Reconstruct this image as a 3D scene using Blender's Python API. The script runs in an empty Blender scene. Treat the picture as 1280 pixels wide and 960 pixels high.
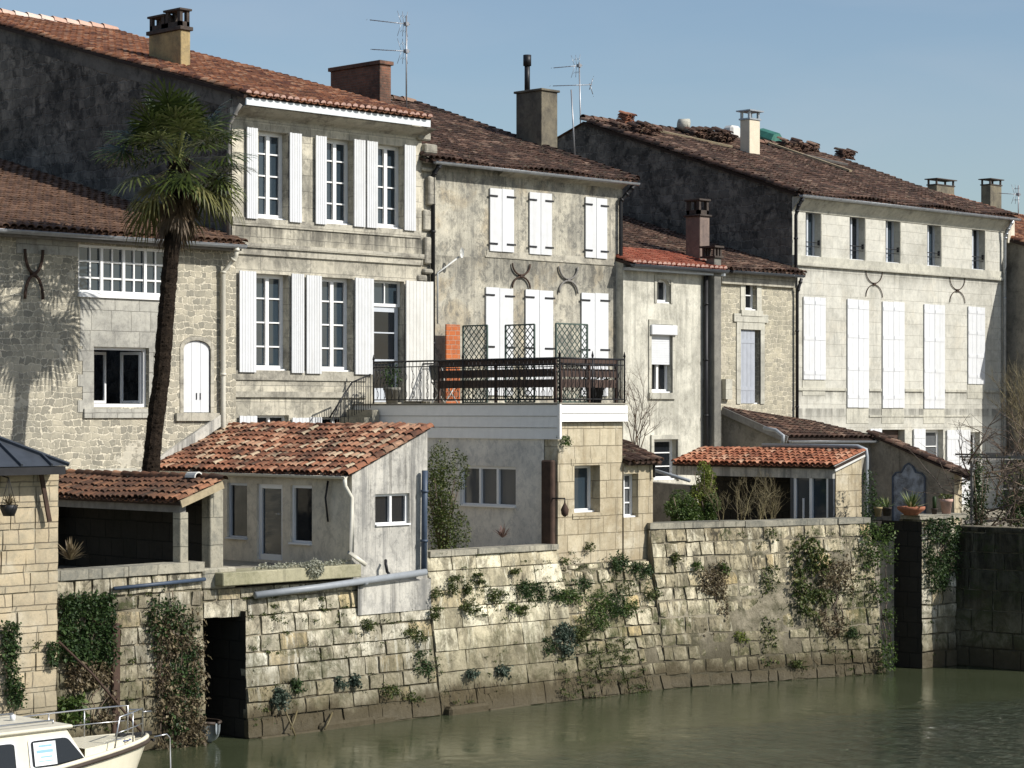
import bpy, bmesh, math, random
from mathutils import Vector, Matrix

# ------------------------------------------------------------------ camera, sky, sun, exposure
SC = bpy.context.scene
COL = SC.collection
FPX, ANG, HC, YH, CX = 2850.0, math.radians(44.4), 5.9, 515.0, 640.0
CA, SA = math.cos(ANG), math.sin(ANG)
cam = bpy.data.cameras.new('camera')
camo = bpy.data.objects.new('camera', cam)
COL.objects.link(camo)
camo.location = (0, 0, HC)
camo.rotation_euler = (math.radians(90), 0, ANG - math.radians(90))
cam.sensor_width = 36
cam.lens = 36 * FPX / 1280
cam.shift_y = (YH - 480) / 1280
cam.clip_end = 3000
cam.clip_start = 0.5
SC.camera = camo

SUN = Vector((0.42, -1.0, 0.82)).normalized()
SUN_EL = math.asin(SUN.z)
SUN_AZ = math.atan2(SUN.x, SUN.y)          # clockwise from +Y
w = bpy.data.worlds.new('World')
SC.world = w
w.use_nodes = True
wn = w.node_tree
bg = wn.nodes['Background']
sky = wn.nodes.new('ShaderNodeTexSky')
sky.sky_type = 'NISHITA'
sky.sun_disc = False
sky.sun_elevation = SUN_EL
sky.sun_rotation = SUN_AZ
sky.altitude = 0
sky.air_density = 1.0
sky.dust_density = 0.9
sky.ozone_density = 1.8
tc = wn.nodes.new('ShaderNodeTexCoord')
mp = wn.nodes.new('ShaderNodeMapping')
mp.inputs['Scale'].default_value = (3.0, 3.0, 14.0)
wn.links.new(tc.outputs['Generated'], mp.inputs[0])
cn = wn.nodes.new('ShaderNodeTexNoise')
cn.inputs['Scale'].default_value = 1.6
cn.inputs['Detail'].default_value = 7
cn.inputs['Distortion'].default_value = .6
wn.links.new(mp.outputs[0], cn.inputs['Vector'])
cr_ = wn.nodes.new('ShaderNodeMapRange')
cr_.inputs[1].default_value, cr_.inputs[2].default_value, cr_.inputs[3].default_value, cr_.inputs[4].default_value = .4, .75, 0.0, .22
wn.links.new(cn.outputs[0], cr_.inputs[0])
cm = wn.nodes.new('ShaderNodeMix')
cm.data_type = 'RGBA'
wn.links.new(cr_.outputs[0], cm.inputs[0])
wn.links.new(sky.outputs[0], cm.inputs[6])
cm.inputs[7].default_value = (4.6, 5.0, 5.6, 1)        # thin high haze
wn.links.new(cm.outputs[2], bg.inputs[0])
bg.inputs[1].default_value = 0.106
sl = bpy.data.lights.new('sun', 'SUN')
sl.energy = 5.0
sl.angle = math.radians(0.5)
sl.color = (1.0, 0.962, 0.895)
slo = bpy.data.objects.new('sun', sl)
COL.objects.link(slo)
slo.location = SUN * 100
slo.rotation_euler = (-SUN).to_track_quat('-Z', 'Y').to_euler()
SC.view_settings.view_transform = 'Standard'
SC.view_settings.look = 'None'
SC.view_settings.exposure = 0.12
SC.view_settings.gamma = 1.0
SC.view_settings.use_curve_mapping = False

R = random.Random(11)

# ------------------------------------------------------------------ measuring helpers (world: X along the quay, Y into the houses)
def PY(px, py, y):
    u = (px - CX) / FPX
    d = y / (SA - u * CA)
    return Vector((d * (CA + u * SA), y, HC - (py - YH) * d / FPX))
def PX(px, py, x):
    u = (px - CX) / FPX
    d = x / (CA + u * SA)
    return Vector((x, d * (SA - u * CA), HC - (py - YH) * d / FPX))
def PZ(px, py, z):
    u = (px - CX) / FPX
    d = (HC - z) * FPX / (py - YH)
    return Vector((d * (CA + u * SA), d * (SA - u * CA), z))
def PR(px, py, y0, z0, m):
    """ray against a roof plane z = z0 + m (y - y0)"""
    u = (px - CX) / FPX
    a = SA - u * CA
    k = -(py - YH) / FPX
    d = (z0 - m * y0 - HC) / (k - m * a)
    return Vector((d * (CA + u * SA), d * a, HC + k * d))
def fx(px, y):
    return PY(px, 0, y).x
def fz(px, py, y):
    return PY(px, py, y).z
def rect(x0, x1, yt, yb, y):
    c = (x0 + x1) / 2
    return (fx(x0, y), fx(x1, y), fz(c, yb, y), fz(c, yt, y))
def rectX(x0, x1, yt, yb, x):
    c = (x0 + x1) / 2
    return (PX(x1, 0, x).y, PX(x0, 0, x).y, PX(c, yb, x).z, PX(c, yt, x).z)

# ------------------------------------------------------------------ materials
class G:
    def __init__(s, name):
        s.m = bpy.data.materials.new(name)
        s.m.use_nodes = True
        s.t = s.m.node_tree
        s.b = s.t.nodes['Principled BSDF']
        s._pos = None
    def put(s, sock, v):
        if isinstance(v, bpy.types.NodeSocket):
            s.t.links.new(v, sock)
        elif isinstance(v, (tuple, list)) and len(v) == 3 and sock.type == 'RGBA':
            sock.default_value = (*v, 1)
        else:
            sock.default_value = v
    def n(s, typ, ins=None, out=0, **attr):
        nd = s.t.nodes.new('ShaderNode' + typ)
        for k, v in attr.items():
            setattr(nd, k, v)
        for k, v in (ins or {}).items():
            s.put(nd.inputs[k], v)
        return nd.outputs[out]
    def pos(s):
        if s._pos is None:
            s._pos = s.n('NewGeometry')
        return s._pos
    def math(s, op, a, b=0.0, clamp=False):
        return s.n('Math', {0: a, 1: b}, operation=op, use_clamp=clamp)
    def scale(s, v, xyz):
        return s.n('VectorMath', {0: v, 1: xyz}, operation='MULTIPLY')
    def noise(s, v, sc, det=5, rough=.6, out=0, dist=0.0):
        return s.n('TexNoise', {'Vector': v, 'Scale': sc, 'Detail': det, 'Roughness': rough, 'Distortion': dist}, out)
    def rng(s, v, a, b, c=0.0, d=1.0):
        return s.n('MapRange', {0: v, 1: a, 2: b, 3: c, 4: d}, interpolation_type='SMOOTHSTEP')
    def mix(s, f, a, b, blend='MIX'):
        nd = s.t.nodes.new('ShaderNodeMix')
        nd.data_type = 'RGBA'
        nd.blend_type = blend
        s.put(nd.inputs[0], f); s.put(nd.inputs[6], a); s.put(nd.inputs[7], b)
        return nd.outputs[2]
    def ramp(s, f, stops):
        nd = s.t.nodes.new('ShaderNodeValToRGB')
        s.put(nd.inputs[0], f)
        e = nd.color_ramp.elements
        while len(e) < len(stops):
            e.new(.5)
        for el, (p, c) in zip(e, stops):
            el.position = p
            el.color = (*c, 1)
        return nd.outputs[0]
    def attr(s, name='rnd'):
        return s.n('Attribute', None, 2, attribute_name=name)
    def plane(s):
        """wall plane coordinates: along the wall, up"""
        sp = s.t.nodes.new('ShaderNodeSeparateXYZ')
        s.t.links.new(s.pos(), sp.inputs[0])
        a = s.math('ADD', sp.outputs[0], sp.outputs[1])
        return s.n('CombineXYZ', {0: a, 1: sp.outputs[2]}), sp.outputs[2], a
    def bump(s, h, dist, strength=1.0, nrm=None):
        i = {'Height': h, 'Distance': dist, 'Strength': strength}
        if nrm is not None:
            i['Normal'] = nrm
        return s.n('Bump', i)
    def done(s, col=None, rough=None, nrm=None, spec=None, metal=None):
        if col is not None: s.put(s.b.inputs['Base Color'], col)
        if rough is not None: s.put(s.b.inputs['Roughness'], rough)
        if nrm is not None: s.put(s.b.inputs['Normal'], nrm)
        if spec is not None: s.put(s.b.inputs['Specular IOR Level'], spec)
        if metal is not None: s.put(s.b.inputs['Metallic'], metal)
        return s.m

def plain(name, c, rough=.6, var=.12, sc=6, metal=0, spec=.4, bump=.0, dirt=None):
    g = G(name)
    f = g.noise(g.pos(), sc, 6, .65)
    col = g.mix(g.rng(f, .3, .7), tuple(x * (1 - var) for x in c), tuple(min(1, x * (1 + var)) for x in c))
    if dirt:
        st = g.noise(g.scale(g.pos(), (5, 5, .6)), 1.3, 6, .7)
        col = g.mix(g.math('MULTIPLY', g.rng(st, .45, .75), dirt[1]), col, dirt[0])
    nrm = None
    if bump:
        nrm = g.bump(g.noise(g.pos(), 30, 4), bump)
    return g.done(col, rough, nrm, spec, metal)

def masonry(name, c1, c2, mortar, bw=.6, bh=.33, ms=.012, stain=(.16, .15, .12), stain_amt=.7, stain_rng=(.45, .66),
            streak=.5, dark=(.045, .043, .038), kind='ashlar', bump=.02, msoft=.6, joint=1.0, warm=None, seed=0.0, sscale=.55, zband=None, speckle=.25, mott=(5.5, .55), render=None, runs=0.0, drips=()):
    g = G(name)
    v2, z, along = g.plane()
    p = g.n('VectorMath', {0: g.pos(), 1: (seed, seed * .7, seed * 1.3)}, operation='ADD')
    wob = g.noise(p, 2.6, 5, .6, 1)
    wob = g.n('VectorMath', {0: wob, 1: (.5, .5, .5)}, operation='SUBTRACT')
    if kind == 'rubble':
        # roughly coursed field stones: warped courses of very uneven lengths, wide lime joints
        wb2 = g.n('VectorMath', {0: g.noise(p, 8, 4, .6, 1), 1: (.5, .5, .5)}, operation='SUBTRACT')
        v = g.n('VectorMath', {0: v2, 1: g.scale(wob, (.42, .26, 0))}, operation='ADD')
        v = g.n('VectorMath', {0: v, 1: g.scale(wb2, (.10, .085, 0))}, operation='ADD')
        br = g.t.nodes.new('ShaderNodeTexBrick')
        g.put(br.inputs['Vector'], v)
        for k, val in (('Color1', (0, 0, 0)), ('Color2', (1, 1, 1)), ('Mortar', (.5, .5, .5)), ('Scale', 1.0), ('Mortar Size', bw * .095), ('Mortar Smooth', .9), ('Bias', 0.0), ('Brick Width', bw * 1.25), ('Row Height', bw * .72)):
            g.put(br.inputs[k], val)
        br.offset = .37; br.squash = .62; br.squash_frequency = 2
        col = g.mix(g.n('SeparateColor', {0: br.outputs[0]}, 0), c1, c2)
        col = g.mix(g.math('MULTIPLY', g.rng(g.noise(p, 2.0, 5, .7), .45, .62), .7), col, c2)
        mf = g.rng(g.math('ADD', br.outputs[1], g.math('MULTIPLY', g.math('SUBTRACT', g.noise(p, 12, 4, .7), .5), .5)), .15, .75)
        height = g.math('SUBTRACT', 1.0, mf)
    elif kind == 'ashlar':
        v = g.n('VectorMath', {0: v2, 1: g.scale(wob, (.035, .035, 0))}, operation='ADD')
        br = g.t.nodes.new('ShaderNodeTexBrick')
        g.put(br.inputs['Vector'], v)
        for k, val in (('Color1', c1), ('Color2', c2), ('Mortar', mortar), ('Scale', 1.0), ('Mortar Size', ms), ('Mortar Smooth', msoft), ('Bias', 0.0), ('Brick Width', bw), ('Row Height', bh)):
            g.put(br.inputs[k], val)
        br.offset = .43; br.squash = .8; br.squash_frequency = 3
        col = br.outputs[0]
        mf = br.outputs[1]
        height = g.math('SUBTRACT', 1.0, mf)
        # individual stones differ
        cellv = g.n('TexVoronoi', {'Vector': g.scale(v2, (1 / bw, 1 / bh, 1)), 'Scale': .6}, 1, voronoi_dimensions='2D')
        col = g.mix(.22, col, g.mix(g.n('SeparateColor', {0: cellv}, 0), c1, c2))
    else:
        col = g.mix(g.rng(g.noise(p, 1.4, 6, .65), .35, .65), c1, c2)
        mf = 0.0
        height = g.noise(p, 14, 5, .7)
    if kind != 'plaster':
        col = g.mix(g.math('MULTIPLY', mf, joint), col, mortar)
    if warm:
        col = g.mix(g.math('MULTIPLY', g.rng(g.noise(p, 1.1, 5, .6, dist=.6), .5, .68), warm[1]), col, warm[0])
    # broad weathering, blotches
    big = g.noise(p, sscale, 9, .72, dist=.4)
    col = g.mix(g.math('MULTIPLY', g.rng(big, *stain_rng), stain_amt), col, stain)
    # runs of black lichen down the wall
    st = g.noise(g.scale(p, (4.5, 4.5, .45)), 1.0, 7, .7)
    st2 = g.noise(p, .8, 4, .6)
    sf = g.math('MULTIPLY', g.rng(st, .5, .72), g.rng(st2, .4, .6))
    col = g.mix(g.math('MULTIPLY', sf, streak), col, dark)
    # hand-sized lichen mottling, thick where the weathering is, thin elsewhere
    mo = g.noise(g.scale(p, (1, 1, .8)), mott[0], 9, .78, dist=.5)
    mf2 = g.math('MULTIPLY', g.rng(mo, .49, .57), g.rng(big, stain_rng[0] - .16, stain_rng[1] + .02, .2, 1.0))
    col = g.mix(g.math('MULTIPLY', mf2, mott[1]), col, stain)
    lt = g.noise(p, mott[0] * 1.7, 8, .75)
    col = g.mix(g.math('MULTIPLY', g.rng(lt, .56, .64), .35), col, c1)
    fine = g.noise(p, 26, 6, .8)
    col = g.mix(g.math('MULTIPLY', g.rng(fine, .53, .66), speckle), col, dark)
    med = g.noise(p, 5, 8, .75)
    col = g.mix(.5, col, g.ramp(med, [(.25, (.62, .62, .62)), (.5, (.98, .98, .98)), (.8, (1.2, 1.18, 1.14))]), 'MULTIPLY')
    if zband:
        zz = g.math('ADD', z, g.math('MULTIPLY', g.math('SUBTRACT', g.noise(g.scale(p, (2, 2, .6)), 1.5, 6, .7), .5), zband[2]))
        col = g.mix(g.math('MULTIPLY', g.math('SUBTRACT', 1.0, g.rng(zz, zband[0], zband[1]), True), zband[4] if len(zband) > 4 else .85), col, zband[3])
    for (zt, ln_, am) in drips:
        dn = g.noise(g.scale(p, (3.0, 3.0, .22)), 1.3, 8, .72)
        below = g.math('MULTIPLY', g.rng(z, zt - ln_, zt - .02), g.math('LESS_THAN', z, zt))
        col = g.mix(g.math('MULTIPLY', g.math('MULTIPLY', below, g.rng(dn, .34, .6)), am), col, dark)
    if runs:
        rn = g.noise(g.scale(p, (3.2, 3.2, .18)), 1.0, 8, .72)
        col = g.mix(g.math('MULTIPLY', g.rng(rn, .47, .62), runs), col, stain)
        col = g.mix(g.math('MULTIPLY', g.rng(g.noise(g.scale(p, (6, 6, .25)), 1.0, 6, .7), .55, .66), runs * .7), col, dark)
    if render:
        rf = g.rng(g.math('ADD', g.noise(p, .75, 8, .7, dist=.5), g.math('MULTIPLY', g.math('SUBTRACT', mo, .5), .25)), render[1], render[1] + .05)
        col = g.mix(g.math('MULTIPLY', rf, render[2]), col, g.mix(g.rng(mo, .4, .6), render[0], tuple(x * .8 for x in render[0])))
        height = g.math('MULTIPLY', height, g.math('SUBTRACT', 1.0, g.math('MULTIPLY', rf, .85)))
    h = g.math('ADD', g.math('MULTIPLY', height, .7), g.math('MULTIPLY', med, .6))
    h = g.math('ADD', h, g.math('MULTIPLY', fine, .25))
    return g.done(col, .92, g.bump(h, bump), .2)

def tiles(name, stops, dirt=(.03, .022, .018), amt=.6, lichen=0.0, rng=(.42, .62)):
    g = G(name)
    col = g.ramp(g.attr(), stops)
    p = g.pos()
    big = g.noise(p, 1.6, 8, .75)
    fine = g.noise(p, 14, 6, .8)
    col = g.mix(g.math('MULTIPLY', g.rng(big, *rng), amt), col, dirt)
    col = g.mix(g.math('MULTIPLY', g.rng(fine, .5, .68), amt * .7), col, dirt)
    if lichen:
        col = g.mix(g.math('MULTIPLY', g.rng(g.noise(p, 7, 6, .7), .56, .66), lichen), col, (.24, .22, .15))
    return g.done(col, .85, g.bump(fine, .012), .25)

def leafy(name, a, b, c=None, trans=.25, rough=.55):
    g = G(name)
    st = [(0.0, a), (.6, b)] + ([(1.0, c)] if c else [])
    col = g.ramp(g.attr(), st)
    g.done(col, rough, None, .35)
    out = g.t.nodes['Material Output']
    tr = g.t.nodes.new('ShaderNodeBsdfTranslucent')
    g.t.links.new(col, tr.inputs[0])
    ms = g.t.nodes.new('ShaderNodeMixShader')
    ms.inputs[0].default_value = trans
    g.t.links.new(g.b.outputs[0], ms.inputs[1])
    g.t.links.new(tr.outputs[0], ms.inputs[2])
    g.t.links.new(ms.outputs[0], out.inputs[0])
    return g.m

CREAM, CREAM2 = (.50, .45, .33), (.43, .385, .285)
MT = {}
MT['house_ashlar'] = masonry('weathered ashlar', (.66, .61, .485), (.49, .455, .37), (.38, .355, .295), .72, .36, .008,
                             stain=(.20, .19, .16), stain_amt=.62, mott=(4.2, .7), drips=[(9.98, .75, .75), (9.3, .5, .35), (6.78, .35, .7), (12.2, .3, .3)], streak=.75, seed=3, stain_rng=(.45, .62), joint=.6, bump=.012, speckle=.2)
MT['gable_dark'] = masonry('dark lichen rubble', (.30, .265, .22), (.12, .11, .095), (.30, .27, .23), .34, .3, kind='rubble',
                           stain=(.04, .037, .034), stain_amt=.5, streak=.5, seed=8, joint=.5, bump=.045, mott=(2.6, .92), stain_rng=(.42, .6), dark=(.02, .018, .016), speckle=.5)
MT['rubble'] = masonry('pale rubble', (.50, .455, .35), (.25, .235, .19), (.70, .64, .505), .19, .3, kind='rubble',
                       stain=(.30, .285, .235), stain_amt=.35, streak=.3, seed=5, bump=.016, joint=.95, speckle=.3, render=((.62, .575, .465), .58, .8), mott=(5.5, .4))
MT['rubble_grey'] = masonry('grey ashlar patch', (.47, .455, .40), (.39, .38, .335), (.27, .26, .225), .62, .42, .008, seed=2, stain=(.2, .195, .18), stain_amt=.6, bump=.012)
MT['stucco_grey'] = masonry('blotched grey render', (.57, .53, .425), (.44, .415, .34), (.1, .1, .1), kind='plaster', seed=9, drips=[(9.6, .9, .5), (11.6, .5, .25)], runs=.4,
                            stain=(.14, .137, .122), stain_amt=.45, streak=.55, stain_rng=(.43, .60), bump=.012, warm=((.40, .30, .165), .45), sscale=.6, speckle=.45, mott=(4.6, .8))
MT['stucco_cream'] = masonry('stained cream render', (.67, .645, .55), (.56, .54, .455), (.1, .1, .1), kind='plaster', seed=13,
                             stain=(.26, .25, .21), stain_amt=.5, streak=.7, bump=.010, sscale=.8, speckle=.2, runs=.4)
MT['white_house'] = masonry('limewashed ashlar', (.60, .585, .515), (.51, .495, .435), (.47, .45, .38), .72, .34, .006, seed=17,
                            stain=(.34, .33, .285), stain_amt=.65, streak=.4, joint=.2, bump=.008, warm=((.56, .515, .42), .45), speckle=.15, drips=[(10.0, .45, .45), (6.55, .4, .5), (6.0, .5, .6)])
MT['rubble_small'] = masonry('cream rubble', (.54, .49, .365), (.29, .27, .215), (.70, .64, .50), .18, .3, kind='rubble', seed=21,
                             stain=(.30, .28, .21), stain_amt=.3, streak=.25, bump=.014, joint=.85, speckle=.2, render=((.55, .50, .39), .58, .7))
MT['trim'] = masonry('moulded stone', (.52, .485, .395), (.43, .405, .335), (.28, .26, .2), 1.1, .5, .006, seed=4, stain=(.15, .14, .12), stain_amt=.8, streak=.6, bump=.008, sscale=.9)
MT['trim_white'] = masonry('pale moulded stone', (.55, .53, .45), (.47, .455, .38), (.35, .33, .28), 1.2, .5, .005, seed=6, stain=(.29, .28, .24), stain_amt=.7, streak=.5, bump=.006)
MT['lean_end'] = masonry('streaked old render', (.58, .555, .49), (.49, .47, .42), (.1, .1, .1), kind='plaster', seed=29, runs=.75,
                         stain=(.17, .168, .16), stain_amt=.35, streak=.6, stain_rng=(.45, .66), bump=.008, sscale=.8)
MT['plaster_pale'] = masonry('pale plaster', (.76, .69, .56), (.70, .63, .51), (.1, .1, .1), kind='plaster', seed=31, stain=(.36, .33, .27), stain_amt=.4, streak=.2, bump=.005, speckle=.05)
MT['plaster_grey'] = masonry('grey-white plaster', (.80, .76, .68), (.76, .72, .645), (.1, .1, .1), kind='plaster', seed=33, stain=(.38, .38, .37), stain_amt=.4, streak=.15, bump=.004, speckle=.05)
MT['tower'] = masonry('tawny ashlar', (.56, .49, .35), (.43, .37, .26), (.30, .255, .175), .50, .37, .012, seed=37, stain=(.30, .24, .15), stain_amt=.7, streak=.6, warm=((.64, .59, .47), .75), bump=.022, speckle=.25, joint=.7, runs=.35, mott=(3.5, .6))
MT['pier'] = masonry('pale block pier', (.50, .41, .27), (.43, .36, .25), (.23, .19, .135), .58, .34, .013, seed=41, stain=(.30, .27, .2), stain_amt=.55, streak=.35, warm=((.55, .50, .39), .6), bump=.02, zband=(.6, 1.6, 1.0, (.22, .19, .13), .7))
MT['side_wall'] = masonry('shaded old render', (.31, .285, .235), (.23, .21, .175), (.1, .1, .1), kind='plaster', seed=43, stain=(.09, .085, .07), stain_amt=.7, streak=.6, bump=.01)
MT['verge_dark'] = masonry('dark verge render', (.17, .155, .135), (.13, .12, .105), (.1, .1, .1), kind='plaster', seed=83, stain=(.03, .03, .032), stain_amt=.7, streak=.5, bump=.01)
MT['shade_wall'] = masonry('masonry in painted shade', (.04, .036, .03), (.027, .025, .021), (.02, .02, .017), .5, .35, .012, seed=47, stain=(.025, .025, .02), stain_amt=.8, streak=.5, bump=.03)  # for recesses and sunless sides: their shade is put into the base colour
MT['black_in'] = plain('near-black interior', (.02, .018, .016), .9)  # near-black colour for inside surfaces
MT['coping'] = masonry('lichened coping', (.40, .37, .29), (.33, .305, .24), (.2, .19, .15), .9, .5, .008, seed=51, stain=(.15, .15, .13), stain_amt=.85, streak=.8, bump=.02, speckle=.45)
MT['brick_old'] = masonry('old brick', (.27, .125, .08), (.17, .085, .058), (.22, .17, .13), .22, .065, .008, seed=53, stain=(.05, .04, .035), stain_amt=.7, streak=.4, bump=.01)
MT['chim_cem'] = masonry('cement chimney render', (.20, .175, .125), (.14, .125, .095), (.1, .1, .1), kind='plaster', seed=55, stain=(.08, .072, .06), stain_amt=.8, streak=.7, bump=.01, sscale=1.4)
MT['chim_tan'] = masonry('tan chimney render', (.42, .32, .16), (.33, .25, .13), (.1, .1, .1), kind='plaster', seed=57, stain=(.17, .14, .09), stain_amt=.7, streak=.5, bump=.01, sscale=1.4)
MT['chim_pink'] = masonry('pinkish chimney render', (.30, .22, .18), (.24, .18, .15), (.1, .1, .1), kind='plaster', seed=58, stain=(.14, .11, .1), stain_amt=.6, streak=.5, bump=.01)
MT['chim_cream'] = plain('cream chimney paint', (.62, .55, .42), .8, .06)
MT['flue'] = masonry('grey flue render', (.23, .22, .19), (.17, .165, .145), (.1, .1, .1), kind='plaster', seed=61, stain=(.09, .09, .085), stain_amt=.8, streak=.6, bump=.008)
MT['clay_dark'] = plain('sooty clay', (.055, .042, .034), .85, .3, bump=.01)
MT['t_red'] = tiles('red canal tiles', [(0, (.10, .038, .026)), (.3, (.21, .085, .045)), (.7, (.33, .14, .07)), (1, (.48, .275, .165))], amt=.5, lichen=.15)
MT['t_dark'] = tiles('old dark canal tiles', [(0, (.045, .026, .02)), (.45, (.095, .054, .039)), (.8, (.17, .095, .066)), (1, (.32, .21, .15))], amt=.6, lichen=.45)
MT['t_brown'] = tiles('brown canal tiles', [(0, (.115, .064, .042)), (.5, (.16, .092, .06)), (1, (.24, .14, .09))], amt=.5, lichen=.15)
MT['t_mix'] = tiles('mixed orange canal tiles', [(0, (.09, .042, .028)), (.3, (.22, .09, .05)), (.6, (.34, .15, .085)), (.85, (.43, .26, .165)), (1, (.50, .40, .27))], amt=.6, lichen=.35, rng=(.46, .62))
MT['t_moss'] = tiles('mossy brown tiles', [(0, (.075, .04, .026)), (.45, (.15, .07, .04)), (.8, (.22, .11, .06)), (.9, (.36, .16, .085)), (1, (.44, .23, .13))], amt=.6, lichen=.3)
MT['t_bright'] = tiles('bright orange tiles', [(0, (.22, .075, .04)), (.5, (.36, .135, .07)), (.85, (.44, .20, .115)), (1, (.48, .30, .2))], amt=.45, lichen=.15)
MT['t_crimson'] = tiles('new red tiles', [(0, (.24, .065, .04)), (.5, (.31, .09, .052)), (1, (.40, .15, .095))], amt=.3)
MT['t_end'] = plain('limed tile ends', (.50, .32, .26), .85, .2)
MT['t_ridge'] = tiles('pale ridge tiles', [(0, (.50, .30, .22)), (.5, (.58, .42, .34)), (1, (.66, .56, .48))], amt=.12)
MT['under'] = plain('roof underlay', (.035, .022, .016), .95)
MT['white'] = plain('white shutter paint', (.63, .64, .65), .5, .03, 4, dirt=((.45, .43, .38), .18))
MT['white_worn'] = plain('chalky white shutter paint', (.60, .607, .61), .65, .04, 5, dirt=((.38, .36, .31), .22))
MT['white_old'] = plain('worn white paint', (.62, .61, .57), .6, .05, 4, dirt=((.35, .33, .28), .35))
MT['blue_grey'] = plain('faded blue-grey shutter', (.36, .38, .42), .6, .06, dirt=((.22, .22, .22), .3))
MT['cream_sh'] = plain('cream shutter', (.66, .63, .54), .6, .04)
MT['frame'] = plain('white window frame', (.80, .80, .79), .4, .02)
MT['frame_grey'] = plain('grey window frame', (.50, .53, .57), .45, .03)
MT['zinc'] = plain('zinc gutter', (.34, .36, .38), .45, .15, metal=.6)
MT['zinc_pale'] = plain('pale zinc', (.62, .65, .66), .5, .06, metal=.2)
MT['zinc_dark'] = plain('dark zinc roof', (.075, .085, .10), .4, .12, metal=.4)
MT['pipe_cream'] = plain('cream downpipe', (.60, .57, .48), .5, .06)
MT['pipe_blue'] = plain('slate blue pipe', (.045, .065, .10), .5, .15)
MT['pipe_grey'] = plain('grey plastic pipe', (.27, .29, .31), .45, .08)
MT['iron'] = plain('black iron', (.02, .02, .022), .5, .2, metal=.3)
MT['iron_white'] = plain('white painted iron', (.55, .55, .52), .5, .08)
MT['rust'] = plain('rusty iron', (.055, .032, .022), .85, .3)
MT['wood_dark'] = plain('dark brown boards', (.058, .034, .025), .6, .25)
MT['wood_grey'] = plain('grey weathered timber', (.19, .18, .165), .85, .2, dirt=((.08, .075, .065), .5))
MT['wood_tan'] = plain('pale batten', (.33, .27, .17), .8, .2)
MT['clad'] = plain('white weatherboard', (.83, .81, .77), .5, .03, dirt=((.5, .49, .45), .12))
MT['trellis'] = plain('dark green trellis', (.06, .09, .075), .6, .2)
MT['terracotta'] = plain('terracotta', (.30, .115, .062), .8, .2, 9)
MT['orange_panel'] = masonry('orange brick screen', (.52, .155, .05), (.42, .12, .045), (.45, .36, .28), .2, .11, .008, seed=71, stain=(.3, .1, .05), stain_amt=.3, streak=.1, bump=.008, speckle=.1)
MT['steel'] = plain('stainless steel', (.5, .5, .5), .3, .05, metal=.9)
MT['alu'] = plain('aluminium', (.30, .30, .31), .4, .1, metal=.6)
MT['gel'] = plain('boat gelcoat', (.72, .67, .52), .3, .04, dirt=((.5, .45, .33), .2))
MT['gel_deck'] = plain('boat nonslip deck', (.60, .56, .45), .6, .06)
MT['rubber'] = plain('dark rubbing strake', (.05, .035, .025), .6, .2)
MT['inflatable'] = plain('grey dinghy hull', (.25, .28, .29), .5, .08)
MT['rope'] = plain('blue rope', (.03, .07, .22), .8, .2)
MT['tarp'] = plain('green tarpaulin', (.035, .14, .105), .5, .2)
MT['palm_trunk'] = None
MT['ledge'] = masonry('mossy pale ledge', (.40, .37, .25), (.33, .31, .21), (.1, .1, .1), kind='plaster', seed=73, stain=(.17, .165, .09), stain_amt=.7, streak=.7, bump=.01)
MT['earth'] = plain('pale trodden ground', (.27, .24, .185), .95, .3, 3)
MT['gravel'] = plain('pale gravel', (.30, .275, .22), .95, .2, 12)
MT['paper'] = plain('paper notice', (.75, .78, .78), .7, .03)
MT['ink'] = plain('blue ink', (.25, .45, .55), .7, .05)
MT['tile_blue'] = plain('blue painted tile', (.17, .20, .245), .35, .6, 5)
MT['curtain'] = plain('net curtain', (.5, .5, .48), .9, .1)
MT['leaf_dark'] = leafy('ivy leaves', (.012, .028, .008), (.035, .07, .018), (.075, .115, .035))
MT['leaf_mid'] = leafy('shrub leaves', (.024, .05, .009), (.065, .11, .02), (.13, .175, .045))
MT['leaf_bright'] = leafy('yellow-green leaves', (.07, .11, .015), (.17, .20, .03), (.24, .26, .06))
MT['leaf_grey'] = leafy('grey-green leaves', (.03, .05, .035), (.07, .10, .07), (.13, .16, .12))
MT['leaf_moss'] = leafy('wall weeds', (.026, .042, .008), (.065, .09, .02), (.14, .15, .045))
MT['leaf_dry'] = leafy('dry stems', (.07, .05, .03), (.15, .115, .065), (.27, .22, .13))
MT['leaf_white'] = leafy('pale succulent', (.22, .23, .17), (.36, .36, .28), (.5, .5, .42))
MT['leaf_yucca'] = leafy('yucca blades', (.05, .09, .03), (.16, .20, .07), (.45, .43, .22))
MT['leaf_pink'] = leafy('reddish blades', (.10, .06, .05), (.18, .11, .09), (.30, .22, .17))
MT['palm'] = leafy('palm fans', (.018, .031, .008), (.062, .084, .021), (.20, .21, .08), .22, .32)
MT['palm_old'] = leafy('yellowing palm fans', (.05, .055, .015), (.12, .12, .035), (.25, .22, .09))
MT['palm_dead'] = leafy('dead palm fans', (.07, .045, .025), (.15, .105, .06), (.25, .19, .12))
MT['twig'] = leafy('bare twigs', (.06, .04, .03), (.12, .085, .06), (.20, .15, .10), .05)
MT['twig_yel'] = leafy('yellowish twigs', (.10, .075, .04), (.17, .14, .07), (.27, .23, .12), .1)

def mk_trunk():
    g = G('palm trunk fibre')
    sp = g.scale(g.pos(), (1, 1, 1))
    a = g.noise(g.scale(sp, (9, 9, 14)), 1.0, 6, .8)
    col = g.ramp(a, [(.3, (.008, .006, .005)), (.55, (.028, .020, .014)), (.8, (.085, .06, .04))])
    return g.done(col, .95, g.bump(a, .05), .1)
MT['palm_trunk'] = mk_trunk()

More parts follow.
